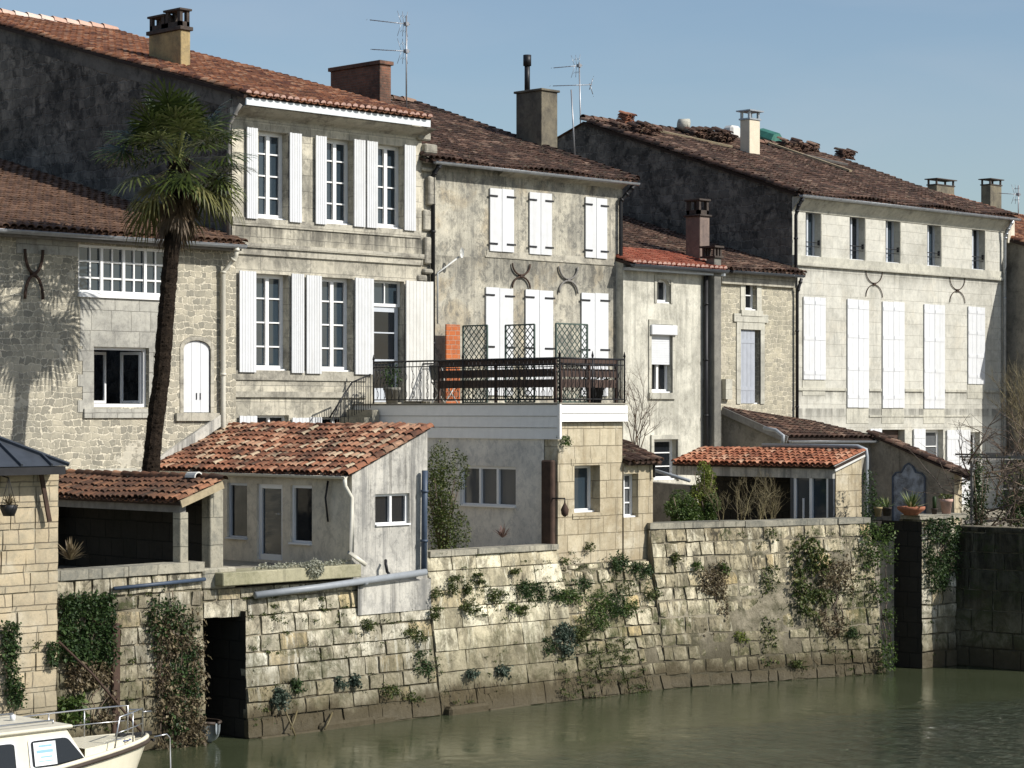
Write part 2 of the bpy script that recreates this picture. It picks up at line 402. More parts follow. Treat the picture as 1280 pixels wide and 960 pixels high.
def mk_glass(name, c=(.012, .014, .016), spec=.6):
    g = G(name)
    n = g.bump(g.noise(g.pos(), 1.5, 2), .01, .4)
    return g.done(c, .06, n, spec)
MT['glass'] = mk_glass('window glass', (.010, .012, .015), .45)
MT['glass_blue'] = mk_glass('window glass tinted sky blue', (.028, .042, .055), .7)  # bluish sky reflection put into the base colour
MT['glass_net'] = mk_glass('window glass with pale curtain', (.10, .105, .11))

def mk_quay(name, seed, tint=(1, 1, 1), green=.5, wet=1.0, dirt_amt=.55, grey=.4):
    g = G(name)
    p = g.n('VectorMath', {0: g.pos(), 1: (seed, seed, seed)}, operation='ADD')
    v2, z, along = g.plane()
    T = lambda c: tuple(a * b for a, b in zip(c, tint))
    col = g.ramp(g.attr(), [(0, T((.38, .35, .27))), (.25, T((.55, .50, .385))), (.55, T((.69, .64, .51))), (.78, T((.80, .77, .66))), (.93, T((.62, .50, .29))), (1, T((.40, .37, .31)))])
    med = g.noise(p, 4, 9, .75)
    col = g.mix(.75, col, g.ramp(med, [(.25, (.52, .52, .50)), (.5, (.97, .97, .96)), (.8, (1.2, 1.19, 1.15))]), 'MULTIPLY')
    # grey lichen near the top, sooty blotches
    big = g.noise(p, .7, 9, .7, dist=.5)
    col = g.mix(g.math('MULTIPLY', g.rng(big, .5, .64), grey), col, T((.27, .255, .215)))
    st = g.noise(g.scale(p, (4, 4, .5)), 1.0, 8, .75)
    col = g.mix(g.math('MULTIPLY', g.rng(st, .5, .68), dirt_amt), col, (.085, .078, .06))
    fine = g.noise(p, 18, 6, .8)
    col = g.mix(g.math('MULTIPLY', g.rng(fine, .52, .7), .4), col, (.11, .10, .075))
    mo = g.noise(g.scale(p, (1, 1, .7)), 3.4, 10, .8, dist=.6)
    col = g.mix(g.math('MULTIPLY', g.rng(mo, .49, .57), .72), col, T((.20, .185, .145)))
    blk = g.noise(g.scale(p, (2.2, 2.2, .9)), 1.7, 9, .78, dist=.5)
    col = g.mix(g.math('MULTIPLY', g.rng(blk, .54, .61), .75 * dirt_amt + .2), col, (.06, .055, .042))
    pat = g.noise(g.scale(p, (1, 1, .75)), 1.15, 8, .72, dist=.8)
    col = g.mix(.85, col, g.ramp(pat, [(.34, (.34, .325, .29)), (.45, (.66, .64, .60)), (.54, (1.0, .99, .97)), (.68, (1.25, 1.23, 1.18))]), 'MULTIPLY')
    gn = g.noise(p, 1.3, 9, .8)
    zg = g.math('MULTIPLY', g.rng(gn, .46, .62), g.math('SUBTRACT', 1.0, g.rng(z, .7, 3.0), True))
    col = g.mix(g.math('MULTIPLY', zg, green), col, (.075, .085, .03))
    ms = g.noise(p, 2.6, 10, .82, dist=.8)
    rn = g.noise(g.scale(p, (4.2, 4.2, .28)), 1.0, 8, .75)
    col = g.mix(g.math('MULTIPLY', g.rng(rn, .50, .62), .35 + .4 * dirt_amt), col, (.13, .115, .08))
    rl = g.noise(g.scale(p, (5.5, 5.5, .4)), 1.3, 7, .75)
    col = g.mix(g.math('MULTIPLY', g.rng(rl, .55, .62), .6), col, T((.74, .71, .60)))
    mh = g.math('MULTIPLY', g.rng(ms, .53, .58), g.rng(g.noise(p, .55, 4, .6), .42, .54))
    col = g.mix(g.math('MULTIPLY', mh, green), col, (.045, .056, .018))
    # tide marks: olive-brown slime low down, wet dark foot
    jag = g.math('MULTIPLY', g.math('SUBTRACT', g.noise(g.scale(p, (1.6, 1.6, .5)), 1.6, 7, .7), .5), .9)
    zz = g.math('ADD', z, jag)
    col = g.mix(g.math('MULTIPLY', g.math('SUBTRACT', 1.0, g.rng(zz, .5, 1.95), True), .78 * wet), col, g.mix(g.rng(ms, .42, .58), (.20, .175, .115), (.085, .078, .042)))
    col = g.mix(g.math('MULTIPLY', g.math('SUBTRACT', 1.0, g.rng(zz, .34, .66), True), .85 * wet), col, (.06, .047, .026))
    rough = g.rng(z, .0, .35, .55, .95)
    h = g.math('ADD', med, g.math('MULTIPLY', fine, .4))
    return g.done(col, rough, g.bump(h, .035), .25)
MT['quay'] = mk_quay('quay limestone', 1.0)
MT['quay_plain'] = mk_quay('quay repaired limestone', 5.0, (1.0, .98, .90), green=.3, dirt_amt=.35, grey=.5)
MT['quay_mossy'] = mk_quay('quay mossy limestone', 9.0, (.97, .93, .83), green=.95, dirt_amt=.95)
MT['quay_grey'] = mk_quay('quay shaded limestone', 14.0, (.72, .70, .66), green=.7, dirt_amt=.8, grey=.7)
MT['quay_shade'] = mk_quay('quay limestone in painted shade', 19.0, (.10, .097, .085), green=.7, dirt_amt=.9, grey=.7)  # darkened copy of the quay stone: the wall's shade is in the tint
MT['quay_foot'] = mk_quay('quay footing limestone', 23.0, (.62, .58, .5), green=.7, dirt_amt=.8, grey=.6)
MT['joint'] = plain('dark earth joints', (.075, .063, .042), .95, .5, 5)
MT['joint_mid'] = masonry('old lime and earth joints', (.34, .30, .22), (.20, .175, .125), (.1, .1, .1), kind='plaster', seed=81, stain=(.06, .058, .03), stain_amt=.9, streak=.7, bump=.03, sscale=1.1, zband=(.35, 1.5, .6, (.06, .052, .032), .9))
MT['joint_pale'] = plain('lime joints', (.25, .225, .165), .95, .4, 5)

def mk_water():
    g = G('murky river water')
    p = g.pos()
    a = g.noise(g.scale(p, (1.0, 1.0, 1)), .9, 3, .5, dist=.4)
    b = g.noise(g.scale(p, (1, 1.0, 1)), 5.5, 4, .55, dist=.8)
    c = g.noise(p, 14, 3, .5, dist=.6)
    ruff = g.rng(g.noise(g.scale(p, (.10, .14, 1)), 1.0, 3, .5), .40, .62, .22, 1.0)
    # the open reach of the river is ruffled by the breeze, the strip below the wall lies calm
    sp = g.t.nodes.new('ShaderNodeSeparateXYZ')
    g.t.links.new(p, sp.inputs[0])
    sl = g.math('ADD', sp.outputs[1], g.math('MULTIPLY', sp.outputs[0], .12))
    calm = g.math('SUBTRACT', 1.0, g.rng(g.math('ADD', sl, g.math('MULTIPLY', a, 3.0)), 28.6, 33.2, 0, .97), True)
    h = g.math('ADD', g.math('MULTIPLY', a, .35), g.math('MULTIPLY', g.math('ADD', g.math('MULTIPLY', b, .85), g.math('MULTIPLY', c, .35)), g.math('MULTIPLY', ruff, calm)))
    n = g.bump(h, .045, .5)
    wv = g.noise(g.scale(p, (1.0, .8, 1)), 3.2, 6, .62, dist=1.2)
    n = g.bump(g.math('MULTIPLY', wv, g.math('MULTIPLY', g.math('ADD', ruff, .2), calm)), .38, 1.0, n)
    col = g.mix(g.rng(g.noise(p, .25, 4), .35, .65), (.050, .060, .031), (.064, .074, .040))
    return g.done(col, .035, n, .5)
MT['water'] = mk_water()

# ------------------------------------------------------------------ mesh building
WLOC = {}
class MB:
    def __init__(s, seed=None):
        s.v, s.f, s.r = [], [], []
        s.sm = []
        s.rg = random.Random(seed if seed is not None else R.random())
    def add(s, vs, fs, rnd=None, smooth=False):
        o = len(s.v)
        s.v += [tuple(v) for v in vs]
        r = s.rg.random() if rnd is None else rnd
        for f in fs:
            s.f.append(tuple(i + o for i in f))
            s.r.append(r)
            s.sm.append(smooth)
    def quad(s, a, b, c, d, rnd=None):
        s.add([a, b, c, d], [(0, 1, 2, 3)], rnd)
    def poly(s, pts, rnd=None):
        s.add(pts, [tuple(range(len(pts)))], rnd)
    def box(s, x0, x1, y0, y1, z0, z1, rnd=None, bev=0.0):
        if bev <= 0:
            s.add([(x0, y0, z0), (x1, y0, z0), (x1, y1, z0), (x0, y1, z0), (x0, y0, z1), (x1, y0, z1), (x1, y1, z1), (x0, y1, z1)],
                  [(0, 3, 2, 1), (4, 5, 6, 7), (0, 1, 5, 4), (1, 2, 6, 5), (2, 3, 7, 6), (3, 0, 4, 7)], rnd)
        else:
            s.hull_box(Vector((x0, y0, z0)), Vector((x1, y1, z1)), bev, rnd)
    def hull_box(s, a, b, e, rnd=None):
        bm = bmesh.new()
        bmesh.ops.create_cube(bm, size=1)
        c, d = (a + b) / 2, (b - a)
        for v in bm.verts:
            v.co = Vector((c.x + v.co.x * d.x, c.y + v.co.y * d.y, c.z + v.co.z * d.z))
        bmesh.ops.bevel(bm, geom=bm.edges[:], offset=min(e, min(abs(d.x), abs(d.y), abs(d.z)) * .45), segments=1, affect='EDGES')
        bm.verts.index_update()
        s.add([v.co[:] for v in bm.verts], [tuple(v.index for v in f.verts) for f in bm.faces], rnd)
        bm.free()
    def obox(s, c, ax, ay, az, hx, hy, hz, rnd=None):
        c = Vector(c)
        vs = []
        for k in ((-1, -1, -1), (1, -1, -1), (1, 1, -1), (-1, 1, -1), (-1, -1, 1), (1, -1, 1), (1, 1, 1), (-1, 1, 1)):
            vs.append(c + ax * (hx * k[0]) + ay * (hy * k[1]) + az * (hz * k[2]))
        s.add(vs, [(0, 3, 2, 1), (4, 5, 6, 7), (0, 1, 5, 4), (1, 2, 6, 5), (2, 3, 7, 6), (3, 0, 4, 7)], rnd)
    def bar(s, a, b, wdt, t=None, up=Vector((0, 0, 1)), rnd=None):
        a, b = Vector(a), Vector(b)
        d = (b - a)
        L = d.length
        d.normalize()
        if abs(d.dot(up)) > .98:
            up = Vector((0, 1, 0))
        sx = d.cross(up).normalized()
        u2 = sx.cross(d)
        s.obox((a + b) / 2, d, sx, u2, L / 2, wdt / 2, (t or wdt) / 2, rnd)
    def tube(s, pts, r, n=8, rnd=None, cap=True, smooth=True):
        pts = [Vector(p) for p in pts]
        rs = r if isinstance(r, (list, tuple)) else [r] * len(pts)
        vs, fs = [], []
        px = None
        for i, p in enumerate(pts):
            d = (pts[min(i + 1, len(pts) - 1)] - pts[max(i - 1, 0)])
            if d.length < 1e-9: d = Vector((0, 0, 1))
            d.normalize()
            if px is None:
                ref = Vector((0, 0, 1)) if abs(d.z) < .9 else Vector((1, 0, 0))
                px = d.cross(ref).normalized()
            else:
                px = (px - d * px.dot(d))
                if px.length < 1e-6: px = d.orthogonal()
                px.normalize()
            q = d.cross(px)
            for k in range(n):
                t = 2 * math.pi * k / n
                vs.append(p + (px * math.cos(t) + q * math.sin(t)) * rs[i])
        for i in range(len(pts) - 1):
            for k in range(n):
                a = i * n + k; b = i * n + (k + 1) % n
                fs.append((a, b, b + n, a + n))
        if cap and n > 2:
            fs.append(tuple(range(n - 1, -1, -1)))
            fs.append(tuple(range((len(pts) - 1) * n, len(pts) * n)))
        s.add(vs, fs, rnd, smooth)
    def lathe(s, c, prof, n=16, rnd=None):
        c = Vector(c)
        vs, fs = [], []
        for (r, z) in prof:
            for k in range(n):
                t = 2 * math.pi * k / n
                vs.append(c + Vector((r * math.cos(t), r * math.sin(t), z)))
        for i in range(len(prof) - 1):
            for k in range(n):
                a = i * n + k; b = i * n + (k + 1) % n
                fs.append((a, b, b + n, a + n))
        fs.append(tuple(range(n - 1, -1, -1)))
        fs.append(tuple(range((len(prof) - 1) * n, len(prof) * n)))
        s.add(vs, fs, rnd, True)
    def prism(s, pts, axis, a, b, rnd=None):
        """extrude a polygon given in the plane across `axis`"""
        def P(p, t):
            if axis == 'x': return (t, p[0], p[1])
            if axis == 'y': return (p[0], t, p[1])
            return (p[0], p[1], t)
        n = len(pts)
        vs = [P(p, a) for p in pts] + [P(p, b) for p in pts]
        fs = [tuple(range(n - 1, -1, -1)), tuple(range(n, 2 * n))]
        fs += [(i, (i + 1) % n, (i + 1) % n + n, i + n) for i in range(n)]
        s.add(vs, fs, rnd)
    def wall(s, a0, a1, z0, z1, pl, holes=(), depth=.25, axis='x', top=None):
        """sheet with real openings; axis 'x': runs along X at y=pl, faces -Y; axis 'y': runs along Y at x=pl, faces -X"""
        def P(a, z, n):
            return (a, pl + n, z) if axis == 'x' else (pl + n, a, z)
        hs = [(max(h[0], a0), min(h[1], a1), max(h[2], z0), min(h[3], z1)) for h in holes]
        hs = [h for h in hs if h[1] > h[0] and h[3] > h[2]]
        A = sorted({a0, a1, *[h[0] for h in hs], *[h[1] for h in hs]})
        Z = sorted({z0, z1, *[h[2] for h in hs], *[h[3] for h in hs]})
        for i in range(len(A) - 1):
            for j in range(len(Z) - 1):
                ca, cz = (A[i] + A[i + 1]) / 2, (Z[j] + Z[j + 1]) / 2
                if any(h[0] < ca < h[1] and h[2] < cz < h[3] for h in hs):
                    continue
                s.quad(P(A[i], Z[j], 0), P(A[i + 1], Z[j], 0), P(A[i + 1], Z[j + 1], 0), P(A[i], Z[j + 1], 0))
        for h in hs:
            s.quad(P(h[0], h[2], 0), P(h[0], h[2], depth), P(h[0], h[3], depth), P(h[0], h[3], 0))
            s.quad(P(h[1], h[2], 0), P(h[1], h[2], depth), P(h[1], h[3], depth), P(h[1], h[3], 0))
            s.quad(P(h[0], h[3], 0), P(h[1], h[3], 0), P(h[1], h[3], depth), P(h[0], h[3], depth))
            s.quad(P(h[0], h[2], 0), P(h[1], h[2], 0), P(h[1], h[2], depth), P(h[0], h[2], depth))
    def build(s, name, mat, parent=None, label=None, cat=None, group=None, kind=None):
        me = bpy.data.meshes.new(name)
        if parent is not None:
            o0 = WLOC[parent]
        else:
            xs = [v[0] for v in s.v]; ys = [v[1] for v in s.v]; zs = [v[2] for v in s.v]
            o0 = Vector(((min(xs) + max(xs)) / 2, (min(ys) + max(ys)) / 2, min(zs)))
        me.from_pydata([(v[0] - o0.x, v[1] - o0.y, v[2] - o0.z) for v in s.v], [], s.f)
        at = me.attributes.new('rnd', 'FLOAT', 'FACE')
        at.data.foreach_set('value', s.r)
        me.polygons.foreach_set('use_smooth', s.sm)
        me.materials.append(MT[mat] if isinstance(mat, str) else mat)
        me.update()
        o = bpy.data.objects.new(name, me)
        COL.objects.link(o)
        if parent is not None:
            o.parent = parent
            WLOC[o] = o0
        else:
            o.location = o0
            WLOC[o] = o0
        tag(o, label, cat, group, kind)
        return o

def tag(o, label=None, cat=None, group=None, kind=None):
    if label: o['label'] = label
    if cat: o['category'] = cat
    if group: o['group'] = group
    if kind: o['kind'] = kind
    return o
def thing(name, label, cat, loc, group=None):
    o = bpy.data.objects.new(name, None)
    COL.objects.link(o)
    o.location = loc
    o.empty_display_size = .2
    WLOC[o] = Vector(loc)
    return tag(o, label, cat, group)

# ------------------------------------------------------------------ roofs
def roof(parent, mat, e0, e1, top0, name='roof', sp=.215, ex=.30, seed=1, ends=None, slab=.07, wave=.02, skip=0.0, thick=True, rmap=None):
    """canal tiles from the eave e0-e1 up the slope to top0 (the point above e0)"""
    rg = random.Random(seed)
    e0, e1, top0 = Vector(e0), Vector(e1), Vector(top0)
    tv = e1 - e0; L = tv.length; t = tv / L
    uv = top0 - e0; S = uv.length; u = uv / S
    n = t.cross(u).normalized()
    if n.z < 0: n = -n
    mb = MB(seed); en = MB(seed)
    cols = max(1, round(L / sp)); wd = L / cols
    rows = max(1, round(S / ex)); ex = S / rows
    K = 5
    for c in range(cols):
        cj = rg.uniform(-.012, .012)
        for r in range(rows):
            if rg.random() < skip: continue
            j = cj + rg.uniform(-.012, .012)
            sk = rg.uniform(-.018, .018)
            dz = wave * math.sin(c * .31 + seed) * math.sin(r * .22 + seed * 2) + rg.uniform(-.004, .006)
            b = e0 + t * ((c + .5) * wd) + u * (r * ex - .04 + rg.uniform(-.02, .02)) + n * dz
            r0, r1 = wd * .46, wd * .38
            vs = []
            for (du, rad, lift, jj) in ((0, r0, .035, j), (ex + .09, r1, .004, j + sk)):
                for k in range(K):
                    a = math.pi * k / (K - 1)
                    vs.append(b + u * du + t * (math.cos(a) * rad + jj) + n * (math.sin(a) * rad * .82 + lift))
            q = rg.random()
            if rmap: q = rmap(c / cols, r / rows, q)
            mb.add(vs, [(k, k + 1, k + 1 + K, k + K) for k in range(K - 1)], q, True)
            # the tile's broken-edge thickness
            vs2 = [vs[k] for k in range(K)] + [vs[k] - n * .016 - (vs[k] - b - n * .035).normalized() * .004 for k in range(K)]
            mb.add(vs2, [(k, k + 1, k + 1 + K, k + K) for k in range(K - 1)], q * .6)
            if r == 0 and c < cols - 1:      # channel tile lip between two barrels
                b3 = e0 + t * ((c + 1) * wd) - u * (.075 + rg.uniform(0, .02)) + n * .035
                v3 = []
                for du in (0, .3):
                    for k in range(K):
                        a = math.pi + math.pi * k / (K - 1)
                        v3.append(b3 + u * du + t * (math.cos(a) * wd * .44) + n * (math.sin(a) * wd * .30))
                mb.add(v3, [(k, k + 1, k + 1 + K, k + K) for k in range(K - 1)], rg.random(), True)
                mb.add(v3[:K] + [q_ + n * .018 for q_ in v3[:K]], [(k, k + 1, k + 1 + K, k + K) for k in range(K - 1)], rg.random() * .8)
            if r == 0 and ends:
                cc = b - u * .015 + n * .035
                cc = b - u * .002 + n * .03
                en.poly([cc + t * (math.cos(math.pi * a_ / 8) * wd * .40) + n * (math.sin(math.pi * a_ / 8) * wd * .34 + .0) for a_ in range(9)])
    o = mb.build(name, mat, parent)
    # boards and channel tiles below
    ub = MB(1)
    a, b2 = e0 - n * .012, e1 - n * .012
    c2, d2 = b2 + uv, a + uv
    dn = n * slab
    ub.add([a, b2, c2, d2, a - dn, b2 - dn, c2 - dn, d2 - dn], [(0, 1, 2, 3), (4, 7, 6, 5), (0, 4, 5, 1), (1, 5, 6, 2), (2, 6, 7, 3), (3, 7, 4, 0)])
    ub.build('roof_boards', 'under', parent if parent else o)
    if ends and en.v:
        en.build('tile_ends', ends, o)
    return o

def verge(parent, mat, a, b, name='verge_tiles', seed=1, r=.11, ex=.3, over=Vector((0, 0, 0))):
    """a row of barrel tiles along an edge (verge or ridge)"""
    rg = random.Random(seed)
    a, b = Vector(a), Vector(b)
    d = b - a; L = d.length; d /= L
    up = Vector((0, 0, 1)); sd = d.cross(up).normalized(); n = sd.cross(d)
    mb = MB(seed); K = 6
    N = max(1, round(L / ex)); ex = L / N
    for i in range(N):
        p = a + d * (i * ex) + over
        vs = []
        for (du, rad, lift) in ((-.02, r, .03), (ex + .06, r * .88, .0)):
            j = rg.uniform(-.008, .008)
            for k in range(K):
                t = math.pi * k / (K - 1)
                vs.append(p + d * du + sd * (math.cos(t) * rad + j) + n * (math.sin(t) * rad + lift))
        mb.add(vs, [(k, k + 1, k + 1 + K, k + K) for k in range(K - 1)], None, True)
    return mb.build(name, mat, parent)

# ------------------------------------------------------------------ joinery
def casement(parent, h, pl, axis='x', rec=.2, cols=2, rows=4, leaves=2, fw=.055, mw=.028, mat='frame', glass='glass', name='window', transom=None, sill=True, bars_out=.0):
    a0, a1, z0, z1 = h
    mb = MB(1)
    if glass == 'glass': glass = R.choice(('glass', 'glass', 'glass', 'glass_blue', 'glass_blue', 'glass_net'))
    def bx(p0, p1, q0, q1, n0, n1):
        if axis == 'x': mb.box(p0, p1, pl + n0, pl + n1, q0, q1)
        else: mb.box(pl + n0, pl + n1, p0, p1, q0, q1)
    n0, n1 = rec, rec + .06
    g = .002
    bx(a0 + g, a0 + fw, z0 + g, z1 - g, n0, n1)
    bx(a1 - fw, a1 - g, z0 + g, z1 - g, n0, n1)
    bx(a0 + fw, a1 - fw, z1 - fw, z1 - g, n0, n1)
    bx(a0 + fw, a1 - fw, z0 + g, z0 + fw * 1.3, n0 - .01, n1)
    lw = (a1 - a0 - 2 * fw) / leaves
    for i in range(leaves):
        l0 = a0 + fw + i * lw
        if i:
            bx(l0 - fw * .55, l0 + fw * .55, z0 + fw * 1.3, z1 - fw, n0 - .015, n1 - .01)
        for c in range(1, cols):
            x = l0 + lw * c / cols
            bx(x - mw / 2, x + mw / 2, z0 + fw * 1.3, z1 - fw, n0 + .008, n1 - .012)
    for r in range(1, rows):
        z = z0 + (z1 - z0) * r / rows
        bx(a0 + fw, a1 - fw, z - mw / 2, z + mw / 2, n0 + .010, n1 - .014)
    if transom:
        bx(a0 + fw, a1 - fw, transom - .035, transom + .035, n0 - .018, n1 - .008)
    if sill:
        bx(a0 + g, a1 - g, z0 + .003, z0 + .035, n0 - .11, n0 - .012)
    o = mb.build(name, mat, parent)
    gl = MB(1)
    k = rec + .045
    if axis == 'x': gl.quad((a0, pl + k, z0), (a1, pl + k, z0), (a1, pl + k, z1), (a0, pl + k, z1))
    else: gl.quad((pl + k, a0, z0), (pl + k, a1, z0), (pl + k, a1, z1), (pl + k, a0, z1))
    gl.build('pane', glass, o)
    # the dim room behind
    return o

def leaf(parent, r, y, th=.035, off=.045, mat='white', planks=4, battens=None, hinges=None, hmat='iron', axis='x', name='shutter', hside=None, ang=0.0, sag=0.0):
    """one boarded shutter leaf: planks with narrow gaps over a backing, optional battens and strap hinges"""
    a0, a1, z0, z1 = r
    mb = MB(2)
    if mat == 'white': mat = R.choice(('white', 'white', 'white_worn'))
    tw_ = R.uniform(-.012, .012)
    z0 += tw_ * .6; z1 += tw_
    def bx(m, p0, p1, q0, q1, n0, n1):
        if axis == 'x': m.box(p0, p1, y - n1, y - n0, q0, q1)
        else: m.box(y - n1, y - n0, p0, p1, q0, q1)
    wv = (a1 - a0) / planks
    bx(mb, a0 + .004, a1 - .004, z0 + .004, z1 - .004, off, off + th * .6)
    for i in range(planks):
        bx(mb, a0 + i * wv + .004, a0 + (i + 1) * wv - .004, z0, z1 + mb.rg.uniform(-.004, .004), off + th * .6, off + th)
    if battens:
        for f in battens:
            z = z0 + (z1 - z0) * f
            bx(mb, a0 + .02, a1 - .02, z - .05, z + .05, off + th + .001, off + th + .010)
    o = mb.build(name, mat, parent)
    if hinges:
        for f in hinges:
            hb = MB(3)
            z = z0 + (z1 - z0) * f
            if hside == 'l': p0, p1 = a0 - .05, a0 + (a1 - a0) * .62
            else: p0, p1 = a1 - (a1 - a0) * .62, a1 + .05
            bx(hb, p0, p1, z - .022, z + .022, off + th + .002, off + th + .016)
            hb.build('hinge', hmat, o)
    return o

def stone_frame(parent, h, y, wd=.16, proud=.035, mat='trim', name='window_surround', sill=True, axis='x', lintel=True):
    a0, a1, z0, z1 = h
    mb = MB(4)
    def bx(p0, p1, q0, q1, n):
        if axis == 'x': mb.box(p0, p1, y - n, y + .02, q0, q1)
        else: mb.box(y - n, y + .02, p0, p1, q0, q1)
    bx(a0 - wd, a0, z0, z1, proud)
    bx(a1, a1 + wd, z0, z1, proud)
    if lintel: bx(a0 - wd, a1 + wd, z1, z1 + wd * 1.15, proud + .003)
    if sill: bx(a0 - wd * 1.05, a1 + wd * 1.05, z0 - .16, z0, proud + .04)
    return mb.build(name, mat, parent)

def moulding(parent, x0, x1, y, steps, mat, name, ret=True):
    """horizontal moulding: list of (z0, z1, projection); returns butt against the wall"""
    mb = MB(5)
    for (z0, z1, p) in steps:
        mb.box(x0 - (p * .0), x1, y - p, y + .05, z0, z1)
    return mb.build(name, mat, parent)

def cyma(parent, x0, x1, y, z0, z1, proj, mat, name='cornice', n=7):
    pts = [(y + .02, z0)]
    for i in range(n + 1):
        t = i / n
        s_ = t * t * (3 - 2 * t)
        pts.append((y - .02 - proj * s_, z0 + (z1 - z0) * t))
    pts.append((y + .02, z1))
    mb = MB(5)
    mb.prism(pts, 'x', x0, x1)
    return mb.build(name, mat, parent)

def anchor(parent, c, y, h, wdt, r=.022, mat='iron', name='wall_anchor', off=.045):
    """iron tie: two arcs meeting back to back"""
    mb = MB(6)
    cx, cz = c.x, c.z
    for sgn in (1, -1):
        pts = []
        for i in range(13):
            t = math.pi * i / 12
            pts.append((cx + math.cos(t) * wdt / 2, y - off, cz + sgn * (.02 + h / 2 * (1 - math.sin(t)))))
        mb.tube(pts, r, 6)
    mb.box(cx - .05, cx + .05, y - off - .03, y, cz - .035, cz + .035)
    return mb.build(name, mat, parent)

def pipe(parent, pts, r, mat, name='downpipe', clips=0, n=10):
    mb = MB(7)
    mb.tube(pts, r, n)
    P = [Vector(p) for p in pts]
    for i in range(clips):
        t = (i + .5) / clips
        k = int(t * (len(P) - 1)); q = P[k].lerp(P[min(k + 1, len(P) - 1)], t * (len(P) - 1) - k)
        d = (P[min(k + 1, len(P) - 1)] - P[k]).normalized()
        mb.tube([q - d * .025, q + d * .025], r * 1.25, n)
    return mb.build(name, mat, parent)

def gutter(parent, a, b, r, mat, name='gutter'):
    a, b = Vector(a), Vector(b)
    d = (b - a).normalized(); sd = d.cross(Vector((0, 0, 1))).normalized()
    mb = MB(8)
    n = 8; vs = []
    for p in (a, b):
        for rad in (r, r * .86):
            for k in range(n + 1):
                t = math.pi + math.pi * k / n
                vs.append(p + sd * (math.cos(t) * rad) + Vector((0, 0, math.sin(t) * rad)))
    m = n + 1
    fs = []
    for k in range(n):
        fs.append((k, k + 1, 2 * m + k + 1, 2 * m + k))
        fs.append((m + k, m + k + 1, 3 * m + k + 1, 3 * m + k))
        fs.append((k, k + 1, m + k + 1, m + k)); fs.append((2 * m + k, 2 * m + k + 1, 3 * m + k + 1, 3 * m + k))
    fs += [(0, m, 3 * m, 2 * m), (n, m + n, 3 * m + n, 2 * m + n)]
    mb.add(vs, fs, .5, False)
    for p in (a, b):
        mb.poly([p + sd * (math.cos(math.pi + math.pi * k / n) * r * .98) + Vector((0, 0, math.sin(math.pi + math.pi * k / n) * r * .98)) for k in range(n + 1)])
    mb.tube([a + sd * r, b + sd * r], r * .13, 5); mb.tube([a - sd * r, b - sd * r], r * .13, 5)
    return mb.build(name, mat, parent)

def chimney(parent, x0, x1, y0, y1, z0, z1, mat, cap='slab', capmat='clay_dark', band=.08, name='chimney'):
    mb = MB(9)
    mb.box(x0, x1, y0, y1, z0, z1, None, .012)
    o = mb.build(name, mat, parent)
    c = MB(10)
    e = .05
    if cap == 'slab':
        c.box(x0 - e, x1 + e, y0 - e, y1 + e, z1 + .001, z1 + band, None, .01)
    elif cap == 'mitron':      # slab, then pots carrying a flat slab
        c.box(x0 - e, x1 + e, y0 - e, y1 + e, z1 + .001, z1 + band, None, .01)
        k = max(1, round((y1 - y0) / .62))
        for i in range(k):
            a, b = y0 + (y1 - y0) * i / k + .03, y0 + (y1 - y0) * (i + 1) / k - .03
            zt = z1 + band + .30 + (.07 if i == 0 else 0)
            for (px_, py_) in ((x0 + .04, a + .05), (x1 - .04, a + .05), (x0 + .04, b - .05), (x1 - .04, b - .05)):
                c.box(px_ - .04, px_ + .04, py_ - .05, py_ + .05, z1 + band, zt)
            c.box(x0 + .0, x1 - .0, a, b, z1 + band + .001, z1 + band + .12)
            c.box(x0 - .04, x1 + .04, a - .05, b + .05, zt, zt + .05, None, .008)
    elif cap == 'plate':
        c.box(x0 - e * .6, x1 + e * .6, y0 - e * .6, y1 + e * .6, z1 + .001, z1 + .05)
        for (px_, py_) in ((x0 + .04, y0 + .04), (x1 - .04, y0 + .04), (x0 + .04, y1 - .04), (x1 - .04, y1 - .04)):
            c.box(px_ - .035, px_ + .035, py_ - .035, py_ + .035, z1 + .05, z1 + .26)
        c.box(x0 - .09, x1 + .09, y0 - .09, y1 + .09, z1 + .26, z1 + .30)
    c.build('chimney_cap', capmat, o)
    return o

